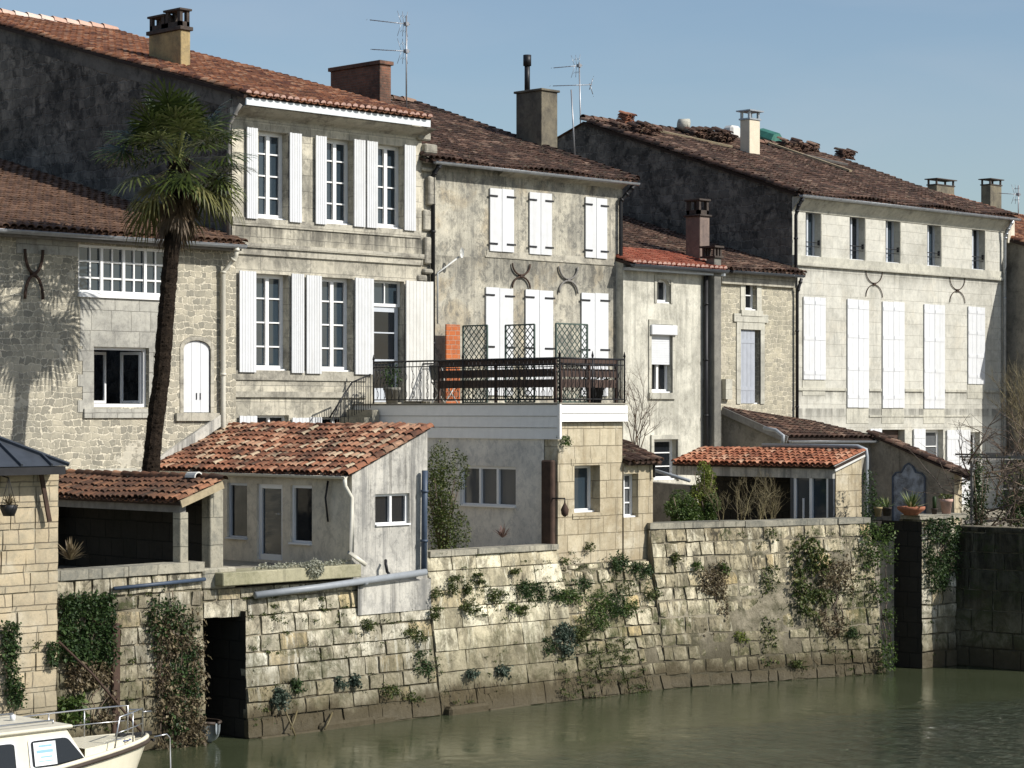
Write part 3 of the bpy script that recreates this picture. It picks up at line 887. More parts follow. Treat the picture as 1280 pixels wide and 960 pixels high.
# ------------------------------------------------------------------ block walls and greenery
def blocks(mat, P0, P1, z0, z1, name, label=None, cat=None, parent=None, seed=1, course=(.24, .36), width=(.3, .75), prot=(.02, .05), gap=.008, batter=0.0, batter1=None,
           miss=0.0, holes=(), back='joint_mid', thick=.5, jit=.012, top=None, rbase=None, relief=.013, coff=-.02):
    """rows of separate hewn stones along P0-P1 in front of an earth-filled core"""
    rg = random.Random(seed)
    P0, P1 = Vector((P0[0], P0[1], 0)), Vector((P1[0], P1[1], 0))
    d = P1 - P0; L = d.length; d /= L
    nn = Vector((d.y, -d.x, 0))            # towards the river
    if nn.y > 0: nn = -nn
    mb = MB(seed)
    def at(s_, z, n_):
        bt = batter if batter1 is None else batter + (batter1 - batter) * s_ / L
        return P0 + d * s_ + nn * (n_ + bt * (1 - (z - z0) / max(.01, z1 - z0))) + Vector((0, 0, z))
    z = z0
    while z < z1 - .05:
        h = rg.uniform(*course)
        if z + h > z1 - .12: h = z1 - z
        s0 = 0.0
        for (a, b, c, e) in holes:
            if c < z + h / 2 < e and a < 0: s0 = b + rg.uniform(-.04, .03)
        while s0 < L - .01:
            wv = rg.uniform(*width)
            if s0 + wv > L - width[0] * .8: wv = L - s0
            if wv > width[1] * 1.25: wv = wv / 2
            s1 = s0 + wv
            cs, cz = (s0 + s1) / 2, z + h / 2
            if rg.random() < miss or any(a < cs < b and c < cz < e for (a, b, c, e) in holes):
                s0 = s1; continue
            lo = [(s0 + gap / 2, z + gap / 2), (s1 - gap / 2, z + gap / 2), (s1 - gap / 2, z + h - gap / 2), (s0 + gap / 2, z + h - gap / 2)]
            p = rg.uniform(*prot)
            bv = rg.uniform(.005, .016)
            tilt = rg.uniform(-.008, .008); tl2 = rg.uniform(-.008, .008)
            back_ = [at(a, b, -.06) for a, b in lo]
            ring = [at(a + rg.uniform(-jit, jit) * .5, b + rg.uniform(-jit, jit) * .5, p - bv * .9) for a, b in lo]
            rel = relief * rg.uniform(.5, 1.5)
            nx, nz = max(3, int(wv / .11)), max(3, int(h / .11))
            gr = []
            cj = [(rg.uniform(0, jit) * 1.6, rg.uniform(0, jit) * 1.6) for _ in range(4)]
            for jz in range(nz + 1):
                for ix in range(nx + 1):
                    fx_, fz_ = ix / nx, jz / nz
                    ins = cj[0 if fx_ < .5 and fz_ < .5 else 1 if fz_ < .5 else 2 if fx_ > .5 else 3]
                    a = s0 + gap / 2 + (wv - gap) * fx_; b = z + gap / 2 + (h - gap) * fz_
                    ed = (ix in (0, nx)) + (jz in (0, nz))
                    nz_ = fnoise(a + seed * 7.1, b + P0.x, 5.5)
                    if ix == 0: a += ins[0]
                    if ix == nx: a -= ins[0]
                    if jz == 0: b += ins[1]
                    if jz == nz: b -= ins[1]
                    pp = p + tilt * (fx_ * 2 - 1) + tl2 * (fz_ * 2 - 1) + nz_ * rel - (bv * (.75 if ed == 1 else 1.5) if ed else 0)
                    gr.append(at(a, b, pp))
            W_ = nx + 1
            fs = [(jz * W_ + ix, jz * W_ + ix + 1, (jz + 1) * W_ + ix + 1, (jz + 1) * W_ + ix) for jz in range(nz) for ix in range(nx)]
            per = [i for i in range(nx)] + [jz * W_ + nx for jz in range(nz)] + [nz * W_ + ix for ix in range(nx, 0, -1)] + [jz * W_ for jz in range(nz, 0, -1)]
            q_ = mb.rg.random() if rbase is None else rbase(cs, cz, rg)
            mb.add(gr, fs, q_, True)
            rim = [gr[i] for i in per]; bk = [v_ - nn * .12 for v_ in rim]; n_ = len(rim)
            mb.add(rim + bk, [(i, (i + 1) % n_, (i + 1) % n_ + n_, i + n_) for i in range(n_)], q_ * .7)
            s0 = s1
        z += h
    o = mb.build(name, mat, parent, label, cat)
    cb = MB(2)
    def seg(a, b, zb, zt):
        vs = [at(a, zb, coff), at(b, zb, coff), at(b, zt, coff), at(a, zt, coff), at(a, zb, -thick), at(b, zb, -thick), at(b, zt, -thick), at(a, zt, -thick)]
        cb.add(vs, [(0, 1, 2, 3), (5, 4, 7, 6), (3, 2, 6, 7), (0, 3, 7, 4), (1, 5, 6, 2)])
    if not holes:
        seg(0, L, z0, z1 - .004)
    else:
        a, b, c, e = holes[0]
        if a > 0: seg(0, a, z0, z1 - .004)
        if b < L: seg(b, L, z0, z1 - .004)
        if e < z1: seg(a, b, e, z1 - .005)
        if c > z0: seg(a, b, z0, c)
    cb.build('wall_core', back, o)
    return o

def leaves(mb, c, rad, n, size, rg, flat=None, droop=.0):
    """leaf-sized folded quads through an ellipsoid"""
    c = Vector(c); rad = Vector(rad)
    for _ in range(n):
        while True:
            p = Vector((rg.uniform(-1, 1), rg.uniform(-1, 1), rg.uniform(-1, 1)))
            if p.length < 1: break
        p = p.normalized() * (p.length ** .6)
        q = c + Vector((p.x * rad.x, p.y * rad.y, p.z * rad.z))
        oneleaf(mb, q, size * rg.uniform(.6, 1.3), rg, droop)
def oneleaf(mb, q, s_, rg, droop=.0, rnd=None):
    d = Vector((rg.gauss(0, 1), rg.gauss(0, 1) - .3, rg.gauss(0, .8) - droop)).normalized()
    sd = d.cross(Vector((rg.gauss(0, 1), rg.gauss(0, 1), rg.gauss(0, 1) + .8))).normalized()
    nn = sd.cross(d) * (s_ * .12)
    a = q; b = q + d * s_
    m1 = q + d * (s_ * .45) + sd * (s_ * .33) + nn
    m2 = q + d * (s_ * .45) - sd * (s_ * .33) + nn
    mb.add([a, m1, b, m2], [(0, 1, 2), (0, 2, 3)], rg.random() if rnd is None else rnd)

def fnoise(x, y, s_):
    from mathutils import noise as N
    return N.fractal(Vector((x * s_, y * s_, s_ * 3.1)), .6, 2.1, 5)

def wall_ivy(name, label, mat, at, poly, n, size, seed, depth=.16, thr=-.15, cat='ivy', grain=1.6, stems=True, droop=.3, soft=.25):
    """climber spread over a wall region; `at(px,py,out)` gives the wall point, poly is the region's outline"""
    n = int(n * 2.2); size *= .62; stems = stems and n > 1200
    small = thr <= -1.5
    if small: thr, grain = -.12, 5.0
    rg = random.Random(seed)
    xs = [p[0] for p in poly]; ys = [p[1] for p in poly]
    def inside(x, y):
        c = False; j = len(poly) - 1
        for i in range(len(poly)):
            xi, yi = poly[i]; xj, yj = poly[j]
            if (yi > y) != (yj > y) and x < (xj - xi) * (y - yi) / (yj - yi) + xi: c = not c
            j = i
        return c
    root = thing(name, label, cat, at((min(xs) + max(xs)) / 2, max(ys), .02))
    mb = MB(seed); k = 0; tries = 0
    while k < n and tries < n * 30:
        tries += 1
        x = rg.uniform(min(xs) - 2, max(xs) + 2); y = rg.uniform(min(ys) - 2, max(ys) + 2)
        if not inside(x + rg.gauss(0, 3 if n > 900 else 1.5), y + rg.gauss(0, 4 if n > 900 else 1.5)): continue
        q = at(x, y, 0)
        v = fnoise(q.x + q.y + seed, q.z, grain)
        if v < thr: continue
        out = rg.random() ** 1.5 * depth * (1 + max(0, v))
        oneleaf(mb, at(x, y, .05 + out), size * (.45 + 1.5 * rg.random() ** 2), rg, droop)
        k += 1
    mb.build('foliage', mat, root)
    if stems:
        st = MB(seed)
        for _ in range(max(3, n // 160)):
            x = rg.uniform(min(xs), max(xs)); y = rg.uniform(min(ys), max(ys))
            pts = []
            for i in range(7):
                if not inside(x, y): break
                pts.append(at(x, y, .07)); x += rg.gauss(0, 4); y += (max(ys) - min(ys)) / 10
            if len(pts) > 2: st.tube(pts, .012, 4)
        if st.v: st.build('stem', 'twig', root)
    return root

def twigs(mb, p, d, L, r, depth, rg, spread=.55, up=.15):
    p, d = Vector(p), Vector(d).normalized()
    n = 4
    pts = [p]
    q = p.copy(); dd = d.copy()
    for i in range(n):
        dd = (dd + Vector((rg.gauss(0, .12), rg.gauss(0, .12), rg.gauss(0, .1) + up * .3))).normalized()
        q = q + dd * (L / n)
        pts.append(q.copy())
    mb.tube(pts, [r * (1 - .55 * i / n) for i in range(n + 1)], 3 if depth < 2 else 5, None, False)
    if depth > 0:
        for _ in range(rg.randint(3, 4)):
            k = rg.randint(1, n)
            nd = (dd + Vector((rg.gauss(0, spread), rg.gauss(0, spread), rg.gauss(0, spread * .7) + up))).normalized()
            twigs(mb, pts[k], nd, L * rg.uniform(.5, .75), r * .55, depth - 1, rg, spread, up)

def gable_shell(mb, x0, x1, y0, yr, y1, z0, ze, zr, holes, zr2=None, ze_b=None, left=True):
    ze_b = ze if ze_b is None else ze_b
    mb.wall(x0, x1, z0, ze, y0, holes)
    for x in (x0, x1):
        if x == x0 and not left: continue
        mb.poly([(x, y0, z0), (x, y1, z0), (x, y1, ze_b), (x, yr, zr), (x, y0, ze)])
    mb.quad((x0, y1, z0), (x1, y1, z0), (x1, y1, ze_b), (x0, y1, ze_b))

V = Vector
Z1 = V((0, 0, 1))
# ------------------------------------------------------------------ river and ground
m = MB(1)
m.quad((-400, -500, 0), (700, -500, 0), (700, 60, 0), (-400, 60, 0))
m.build('river', 'water', None, 'murky olive river water below the quay', 'river', kind='structure')
m = MB(1)
gp = [(-400, 32.9), (24.9, 32.9), (25.2, 32.9), (25.2, 36.0), (26.08, 36.0), (26.08, 32.9), (34.5, 32.95), (37.3, 32.7), (43.0, 31.0), (44.2, 30.6), (45.6, 30.4), (45.75, 27.9), (700, -20)]
top = [(x, y, 2.9) for x, y in gp] + [(700, 1500, 2.9), (-400, 1500, 2.9)]
m.poly(top)
for a, b in zip(gp[:-1], gp[1:]):
    m.quad((a[0], a[1], -.5), (b[0], b[1], -.5), (b[0], b[1], 2.9), (a[0], a[1], 2.9))
m.build('ground', 'earth', None, 'earth ground behind the quay wall', 'ground', kind='structure')

# ------------------------------------------------------------------ HOUSE: rubble house on the left
Y1 = 38.6
XL, XR = 21.0, 30.92
ze1 = PY(282, 303, Y1 - .3).z
h1 = thing('stone_house', 'low rubble stone house behind the palm tree with a wide white grid window', 'house', (26, Y1, 2.9))
W_wide = rect(98, 213, 307, 368, Y1)
W_wide = (W_wide[0], W_wide[1], fz(150, 369, Y1), fz(150, 308, Y1))
W_open = (fx(117, Y1), fx(186, Y1), fz(150, 509, Y1), fz(150, 434, Y1))
W_blind = (fx(229, Y1), fx(263, Y1), fz(246, 516, Y1), fz(246, 426, Y1))
m = MB(1)
m.wall(XL, XR, 2.8, ze1 + .1, Y1, [W_wide, W_open, W_blind], .28)
m.quad((XL, Y1, 2.8), (XL, 48, 2.8), (XL, 48, ze1), (XL, Y1, ze1))
m.quad((XL, 48, 2.8), (XR, 48, 2.8), (XR, 48, 9), (XL, 48, 9))
m.build('wall', 'rubble', h1)
# grey dressed stone between and around the windows
m = MB(2)
gx0, gx1 = fx(100, Y1), fx(214, Y1)
m.wall(gx0, gx1, W_open[3], W_wide[2] - .02, Y1 - .012, [])
m.wall(fx(103, Y1), W_open[0] - .0, W_open[2] - .05, W_open[3], Y1 - .012, [])
m.wall(W_open[1], fx(198, Y1), W_open[2] - .05, W_open[3], Y1 - .012, [])
m.box(fx(104, Y1), fx(190, Y1), Y1 - .05, Y1, W_open[2] - .22, W_open[2] - .03)
m.wall(fx(20, Y1), fx(97, Y1), fz(60, 318, Y1), ze1 + .1, Y1 - .008, [])
for k in range(6):      # quoins beside the open window
    zq0 = W_open[2] - .1 + k * .26
    if zq0 + .24 > W_open[3]: break
    if k % 2 == 0:
        m.wall(fx(97, Y1), fx(103, Y1) + .005, zq0, zq0 + .24, Y1 - .014, []); m.wall(fx(198, Y1) - .005, fx(204, Y1), zq0, zq0 + .24, Y1 - .014, [])
m.build('dressed_stone', 'rubble_grey', h1)
o = casement(h1, W_wide, Y1, rec=.06, cols=2, rows=3, leaves=4, fw=.06, mw=.035)
m = MB(3)
m.box(W_wide[0] - .02, W_wide[1] + .02, Y1 - .06, Y1 + .05, W_wide[2] - .07, W_wide[2] + .002)
m.build('window_sill', 'frame', h1)
# open window: thin outer frame, two leaves turned inwards
m = MB(4)
a0, a1, z0, z1 = W_open
for (p0, p1, q0, q1) in ((a0 + .002, a0 + .06, z0 + .07, z1 - .002), (a1 - .06, a1 - .002, z0 + .07, z1 - .002), (a0 + .06, a1 - .06, z1 - .06, z1 - .002), (a0 + .002, a1 - .002, z0 + .002, z0 + .07)):
    m.box(p0, p1, Y1 + .10, Y1 + .16, q0, q1)
o = m.build('window', 'frame', h1)
for hx, sgn in ((a1 - .07, -1), (a0 + .42, 1)):
    lf = MB(5)
    ax = V((sgn * .25, 1, 0)).normalized() if hx > a0 + .6 else V((.95, .3, 0)).normalized()
    base = V((hx, Y1 + (.17 if hx > a0 + .6 else .75), 0))
    wd = .55
    for t0, t1 in ((0, .055), (wd - .055, wd)):
        c = base + ax * ((t0 + t1) / 2) + Z1 * ((z0 + z1) / 2)
        lf.obox(c, ax, ax.cross(Z1), Z1, (t1 - t0) / 2, .02, (z1 - z0) / 2 - .08)
    for zz in (z0 + .11, z1 - .11):
        lf.obox(base + ax * (wd / 2) + Z1 * zz, ax, ax.cross(Z1), Z1, wd / 2 - .055, .02, .03)
    lo = lf.build('window_leaf', 'frame', o)
m = MB(6); m.box(a0 + .3, a0 + .9, Y1 + 2.4, Y1 + 2.6, z0 + .2, z0 + 1.1); m.build('dim_furniture', 'side_wall', h1)
# blind arched opening with boarded shutter
ar = MB(7)
a0, a1, z0, z1 = W_blind
n = 8
pl = 3
for i in range(pl):
    b0, b1 = a0 + (a1 - a0) * i / pl + .004, a0 + (a1 - a0) * (i + 1) / pl - .004
    def zt(x):
        t = (x - a0) / (a1 - a0) * 2 - 1
        return z1 - .18 + .17 * math.sqrt(max(0, 1 - t * t * .85))
    pts = [(b0, z0 + .01), (b1, z0 + .01)] + [(b1 + (b0 - b1) * k / 4, zt(b1 + (b0 - b1) * k / 4)) for k in range(5)]
    ar.prism(pts, 'y', Y1 + .03, Y1 + .07)
so = ar.build('shutter', 'white', h1)
m = MB(7)
for fzz in (.45,):
    for xx in (a0 + .36, a0 + .46): m.box(xx, xx + .02, Y1 + .015, Y1 + .03, z0 + .28, z0 + .42)
m.build('shutter_latch', 'iron', so)
m = MB(8)      # stone arch ring
for i in range(9):
    t0, t1 = math.pi * i / 9, math.pi * (i + 1) / 9
    cx_, rx, rz = (a0 + a1) / 2, (a1 - a0) / 2, .19
    P = lambda t, k: (cx_ + math.cos(t) * (rx + k), z1 - .18 + math.sin(t) * (rz + k))
    q = [P(t0, 0.0), P(t0, .10), P(t1, .10), P(t1, 0.0)]
    m.prism(q, 'y', Y1 - .02, Y1 + .1)
for xx in ((a0 - .09, a0), (a1, a1 + .09)):
    m.box(xx[0], xx[1], Y1 - .018, Y1 + .1, z0, z1 - .185)
m.box(a0 - .22, a1 + .22, Y1 - .07, Y1 + .1, z0 - .17, z0 - .005)
m.poly([(a0 - .0, Y1 + .09, z1 - .19), (a1, Y1 + .09, z1 - .19), (a1, Y1 + .09, z1 + .15), (a0, Y1 + .09, z1 + .15)])
m.build('window_surround', 'trim', h1)
pa = PY(40, 343, Y1)
anchor(h1, pa, Y1, .95, .42, .03, 'rust', off=.07)
m = MB(2); m.box(fx(60, Y1), fx(168, Y1), Y1 - .07, Y1 + .02, 2.9, fz(120, 586, Y1)); m.build('plinth', 'stucco_cream', h1)
M1 = .262
roof(h1, 't_brown', (XL, Y1 - .35, ze1), (XR + .02, Y1 - .35, ze1), (XL, 48.0, ze1 + M1 * (48.35 - Y1)), sp=.20, ex=.30, seed=3, wave=.012)
gutter(h1, (XL, Y1 - .42, ze1 - .05), (XR - .08, Y1 - .42, ze1 - .05), .075, 'zinc')
m = MB(2); m.box(XL, XR - .1, Y1 - .32, Y1 + .02, ze1 - .16, ze1 - .10); m.build('eave_board', 'wood_grey', h1)
xp = fx(279, Y1 - .1)
pipe(h1, [(xp + .12, Y1 - .42, ze1 - .06), (xp + .12, Y1 - .38, ze1 - .28), (xp, Y1 - .1, ze1 - .62), (xp, Y1 - .1, fz(279, 500, Y1)), (xp + .02, Y1 - .1, 4.2)], .055, 'pipe_cream', clips=5)

# ------------------------------------------------------------------ HOUSE: three-bay ashlar house with white shutters
Y2 = 38.8
X2a, X2b = fx(290, Y2), fx(527, Y2)
EV2 = Y2 - .5
ze2 = PY(293, 120, EV2).z
X2e = fx(539, EV2 - .06)
M2 = .277
yr2, zr2 = 50.6, ze2 + M2 * (50.6 - EV2)
h2 = thing('stone_house', 'tall cream ashlar house with open white shutters and red tiled roof', 'house', (33.8, Y2, 2.9))
ups = [(323, 360, 163, 272), (408, 442, 175, 281), (472, 505.5, 182, 287)]
lows = [(320, 361, 343, 463), (402, 441, 347, 464.5)]
def r2(t, y=Y2): return (fx(t[0], y), fx(t[1], y), fz((t[0] + t[1]) / 2, t[3], y), fz((t[0] + t[1]) / 2, t[2], y))
U = [r2(t) for t in ups]
zu0 = sum(u[2] for u in U) / 3; zu1 = sum(u[3] for u in U) / 3
U = [(u[0], u[1], zu0, zu1) for u in U]
Lw = [r2(t) for t in lows]
zl0 = sum(u[2] for u in Lw) / 2; zl1 = sum(u[3] for u in Lw) / 2
Lw = [(u[0], u[1], zl0, zl1) for u in Lw]
DOOR = (fx(467, Y2), fx(505, Y2), 6.12, zl1)
B = [r2((320, 361, 519, 575)), r2((402, 440, 521, 575))]
m = MB(1)
zw2 = ze2 - .02
m.wall(X2a, X2b, 2.8, zw2, Y2, U + Lw + [DOOR] + B, .26)
m.quad((X2b, Y2, 2.8), (X2b, 62, 2.8), (X2b, 62, zw2), (X2b, Y2, zw2))
m.build('wall', 'house_ashlar', h2)
m = MB(1)
zg2 = lambda y: ze2 + .06 + M2 * (y - EV2 + .07) - .045
m.poly([(X2a, Y2, 2.8), (X2a, 62, 2.8), (X2a, 62, ze2), (X2a, yr2, zg2(yr2)), (X2a, Y2, zg2(Y2))])
m.poly([(X2a, Y2, ze2 - .16), (X2a, Y2, zg2(Y2)), (X2a, EV2 + .02, zg2(EV2 + .02)), (X2a, EV2 + .02, ze2 - .16)])
m.quad((X2a, 62, 2.8), (X2b, 62, 2.8), (X2b, 62, ze2), (X2a, 62, ze2))
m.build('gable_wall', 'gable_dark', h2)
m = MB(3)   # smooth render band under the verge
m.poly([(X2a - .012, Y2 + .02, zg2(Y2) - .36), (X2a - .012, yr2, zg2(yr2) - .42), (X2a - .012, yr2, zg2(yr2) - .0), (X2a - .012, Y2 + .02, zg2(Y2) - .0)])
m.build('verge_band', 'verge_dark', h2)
roof(h2, 't_red', (X2a - .12, EV2 - .07, ze2 + .06), (X2e, EV2 - .07, ze2 + .06), (X2a - .12, yr2, zr2 + .06), sp=.19, ex=.28, seed=5, ends='t_end', wave=.02)
m = MB(2); m.quad((X2a - .1, yr2, zr2 - .02), (X2e, yr2, zr2 - .02), (X2e, 62.3, ze2), (X2a - .1, 62.3, ze2)); m.build('roof_back', 't_red', h2)
verge(h2, 't_ridge', (X2a - .15, yr2, zr2 + .1), (X2e, yr2, zr2 + .1), 'ridge_tiles', 4, .14, .4)
m = MB(2); m.box(X2a - .05, X2e - .02, EV2 - .06, EV2 - .02, ze2 - .16, ze2 - .005, None); m.build('zinc_fascia', 'zinc_pale', h2)
cyma(h2, X2a - .04, X2b + .02, Y2, fz(300, 146, Y2), ze2 - .165, .45, 'trim')
zb0, zb1 = fz(420, 325, Y2), fz(420, 311, Y2)
moulding(h2, X2a - .02, X2b + .0, Y2, [(zb0, zb1 - .1, .05), (zb1 - .1, zb1, .10)], 'trim', 'string_course')
zz = fz(420, 289, Y2)
moulding(h2, X2a, X2b - .05, Y2, [(zz - .02, zu0 - .005, .035)], 'trim', 'sill_band')
moulding(h2, X2a - .01, DOOR[0] - .25, Y2, [(fz(400, 497, Y2), fz(400, 490, Y2), .06), (fz(400, 476, Y2), zl0 - .005, .035)], 'trim', 'string_course')
for i, u in enumerate(U): casement(h2, u, Y2, rec=.2, cols=1, rows=4, fw=.085, mw=.032)
for u in Lw: casement(h2, u, Y2, rec=.2, cols=1, rows=4, fw=.085, mw=.032)
for u in B: casement(h2, u, Y2, rec=.14, cols=1, rows=2)
# balcony door with transom light
zt = fz(482, 383, Y2)
casement(h2, (DOOR[0], DOOR[1], zt, zl1), Y2, rec=.14, cols=2, rows=1, leaves=1, name='transom_window', sill=False)
d = MB(3)
dx0, dx1 = DOOR[0] + .05, DOOR[1] - .05
d.box(dx0, dx0 + .09, Y2 + .16, Y2 + .21, 6.13, zt); d.box(dx1 - .09, dx1, Y2 + .16, Y2 + .21, 6.13, zt)
for z0, z1 in ((6.13, 6.45), (zt - .12, zt), (6.13 + (zt - 6.13) * .42, 6.19 + (zt - 6.13) * .42), (6.13 + (zt - 6.13) * .72, 6.16 + (zt - 6.13) * .72)):
    d.box(dx0 + .09, dx1 - .09, Y2 + .165, Y2 + .205, z0, z1)
do = d.build('door', 'frame_grey', h2)
d = MB(3); d.quad((dx0, Y2 + .19, 6.13), (dx1, Y2 + .19, 6.13), (dx1, Y2 + .19, zt), (dx0, Y2 + .19, zt)); d.build('pane', 'glass', do)
for (x0, x1, yt, yb) in ((308.5, 322, 162, 272), (362, 377, 168, 277), (394.5, 408, 173, 281), (442.5, 456.5, 177, 284), (458.5, 472, 181, 287), (505.5, 519.5, 187, 290)):
    leaf(h2, (fx(x0, Y2 - .07), fx(x1, Y2 - .07), zu0 - .03, zu1 + .02), Y2, .035, .05, 'white', 5, hinges=None)
for (x0, x1) in ((299, 320), (364.5, 380), (383, 402), (444, 467)):
    leaf(h2, (fx(x0, Y2 - .07), fx(x1, Y2 - .07), zl0 - .05, zl1 + .03), Y2, .035, .05, 'white', 6)
leaf(h2, (fx(507, Y2 - .1), fx(541, Y2 - .1), 6.16, zl1 + .03), Y2, .035, .09, 'white_old', 8)
for (x0, x1, yt) in ((297, 319, 520), (363, 384, 522), (385, 400, 522)):
    leaf(h2, (fx(x0, Y2), fx(x1, Y2), fz(370, 560, Y2), fz(x0, yt, Y2)), Y2, .035, .04, 'white', 5)
# ragged toothing stones at the corner
m = MB(5)
rg = random.Random(5)
for (py0, py1, a, b) in ((166, 176, 520, 535), (180, 192, 527, 542), (196, 204, 527, 536), (209, 214, 526, 540), (220, 256, 533, 541), (262, 288, 529, 541), (296, 330, 530, 538), (336, 342, 527, 540), (344, 352, 521, 534)):
    m.box(fx(a, Y2), fx(b, Y2) + rg.uniform(-.03, .03), Y2 - rg.uniform(.03, .14), Y2 + .1, fz(530, py1, Y2), fz(530, py0, Y2), None, .03)
m.build('toothing_stones', 'trim', h2)
m = MB(5)
for (x0, x1, py) in ((463, 468, 0),):
    pass
xp = fx(286, Y2 - .1)
pipe(h2, [(xp + .05, Y2 - .45, ze2 - .15), (xp, Y2 - .12, ze2 - .55), (xp, Y2 - .1, ze2 - .9), (xp, Y2 - .1, ze1 + .15)], .042, 'wood_grey', clips=3)
# chimney at the verge with paired clay hoods
q = PR(226, 90, EV2, ze2, M2)
ya = PX(186, 80, q.x).y
chimney(h2, q.x, fx(238, q.y), q.y, ya, q.z - .5, PY(226, 37, q.y).z, 'chim_tan', 'mitron', 'clay_dark', .09)
q = PR(475, 120, EV2, ze2, M2)
ya = PX(413, 110, q.x).y
c = chimney(h2, q.x, fx(489, q.y), q.y, ya, q.z - .8, PY(475, 80, q.y).z, 'brick_old', 'slab', 'brick_old', .10)

# ------------------------------------------------------------------ HOUSE: grey rendered house with closed shutters
Y3 = 38.85
X3a, X3b = X2b + .02, fx(778, Y3)
EV3 = Y3 - .3
ze3 = PY(785, 226, EV3).z
M3 = .33
yr3 = 46.9; zr3 = ze3 + M3 * (yr3 - EV3)
h3 = thing('rendered_house', 'grey blotched rendered house with six closed white shutter pairs', 'house', (40, Y3, 2.9))
m = MB(1)
m.wall(X3a, X3b, 2.8, ze3 - .05, Y3, [])
for x in (X3a, X3b):
    m.poly([(x, Y3, 2.8), (x, 55, 2.8), (x, 55, ze3), (x, yr3, zr3 - .06), (x, Y3, ze3 - .03)])
m.quad((X3a, 55, 2.8), (X3b, 55, 2.8), (X3b, 55, ze3), (X3a, 55, ze3))
m.build('wall', 'stucco_grey', h3)
roof(h3, 't_dark', (X3a - .1, EV3, ze3), (X3b + .25, EV3, ze3), (X3a - .1, yr3, zr3), sp=.185, ex=.27, seed=7, wave=.035)
m = MB(2); m.quad((X3a, yr3, zr3 - .02), (X3b + .2, yr3, zr3 - .02), (X3b + .2, 55.3, ze3), (X3a, 55.3, ze3)); m.build('roof_back', 't_dark', h3)
verge(h3, 't_dark', (X3b + .2, EV3, ze3 + .03), (X3b + .2, yr3, zr3 + .03), 'verge_tiles', 7)
verge(h3, 't_dark', (X3a - .1, yr3, zr3 + .05), (X3b + .2, yr3, zr3 + .05), 'ridge_tiles', 7, .13, .4)
gutter(h3, (X3a + .1, EV3 - .07, ze3 - .05), (X3b + .2, EV3 - .07, ze3 - .05), .06, 'zinc')
cyma(h3, fx(623, Y3), X3b, Y3, fz(700, 228, Y3), ze3 - .03, .24, 'trim')
m = MB(3); m.box(fx(606, Y3), fx(768, Y3), Y3 - .03, Y3 + .02, fz(690, 327, Y3), fz(690, 325.2, Y3)); m.box(fx(608, Y3), fx(766, Y3), Y3 - .012, Y3 + .02, fz(690, 325.2, Y3), fz(690, 318, Y3)); m.build('string_course', 'trim', h3)
zA, zB = fz(674, 318, Y3), fz(674, 241, Y3)
zC, zD = 6.3, fz(674, 363, Y3)
for (x0, x1) in ((611, 641), (660.5, 688.5), (730.5, 757.5)):
    xm = (x0 + x1) / 2
    leaf(h3, (fx(x0, Y3), fx(xm, Y3) - .004, zA, zB), Y3, .035, .012, 'white', 1, hinges=(.12, .88), hside='l')
    leaf(h3, (fx(xm, Y3) + .004, fx(x1, Y3), zA, zB), Y3, .035, .012, 'white', 1, hinges=(.12, .88), hside='r')
for (x0, x1) in ((606, 640), (655.5, 690), (725.5, 759)):
    xm = (x0 + x1) / 2
    leaf(h3, (fx(x0, Y3), fx(xm, Y3) - .004, zC, zD), Y3, .035, .012, 'white', 1, hinges=(.45, .93), hside='l')
    leaf(h3, (fx(xm, Y3) + .004, fx(x1, Y3), zC, zD), Y3, .035, .012, 'white', 1, hinges=(.45, .93), hside='r')
anchor(h3, PY(650, 345, Y3), Y3, .56, .62, .022, 'rust')
anchor(h3, PY(709, 350, Y3), Y3, .62, .68, .026, 'wood_grey')
xp = fx(541, Y3 - .1)
pipe(h3, [(xp + .02, EV3 - .05, ze3 - .08), (xp, Y3 - .1, ze3 - .35), (xp, Y3 - .1, 6.2)], .055, 'iron', clips=4)
xp = fx(776, Y3 - .1)
pipe(h3, [(xp + .25, EV3 - .05, ze3 - .08), (xp + .15, Y3 - .2, ze3 - .3), (xp, Y3 - .1, ze3 - .5), (xp, Y3 - .1, 6.0)], .055, 'iron', clips=4)
# satellite arm / small dish on the wall
w0 = PY(547, 341, Y3 - .12)
m = MB(3); m.tube([w0 - Z1 * 1.2, w0, PY(574, 321, Y3 - .35)], .022, 6)
o = m.build('dish_arm', 'iron_white', h3)
m = MB(3); cdish = PY(576, 316, Y3 - .38)
prof = [(.02, 0), (.07, .012), (.11, .04)]
for k in range(12):
    t0, t1 = 2 * math.pi * k / 12, 2 * math.pi * (k + 1) / 12
    for (r0, d0), (r1, d1) in zip(prof[:-1], prof[1:]):
        f = lambda r, dd, t: cdish + V((.62 * r * math.cos(t), -dd, 1.15 * r * math.sin(t)))
        m.quad(f(r0, d0, t0), f(r1, d1, t0), f(r1, d1, t1), f(r0, d0, t1))
m.build('dish', 'iron_white', o)
q = PR(677, 187, EV3, ze3, M3)
ya = PX(645, 180, q.x).y
c = chimney(h3, q.x, fx(697, q.y), q.y, ya, q.z - .6, PY(677, 113, q.y).z, 'chim_cem', 'slab', 'chim_cem', .06)
pp = PX(659, 108, (q.x + fx(697, q.y)) / 2 - .1)
m = MB(4); zt = PY(659, 80, pp.y).z
m.tube([(pp.x, pp.y, zt - .75), (pp.x, pp.y, zt)], .075, 10); m.tube([(pp.x, pp.y, zt - .05), (pp.x, pp.y, zt + .24)], .11, 10)
m.build('flue_pipe', 'iron', c)
q2 = PR(628, 168, EV3, ze3, M3)
q2 = V((X3b - 4.4, yr3 + .8, zr3))
chimney(h3, q2.x, q2.x + .4, q2.y, q2.y + .9, q2.z - .6, PY(628, 160, q2.y).z, 'chim_cem', 'slab', 'clay_dark', .06)

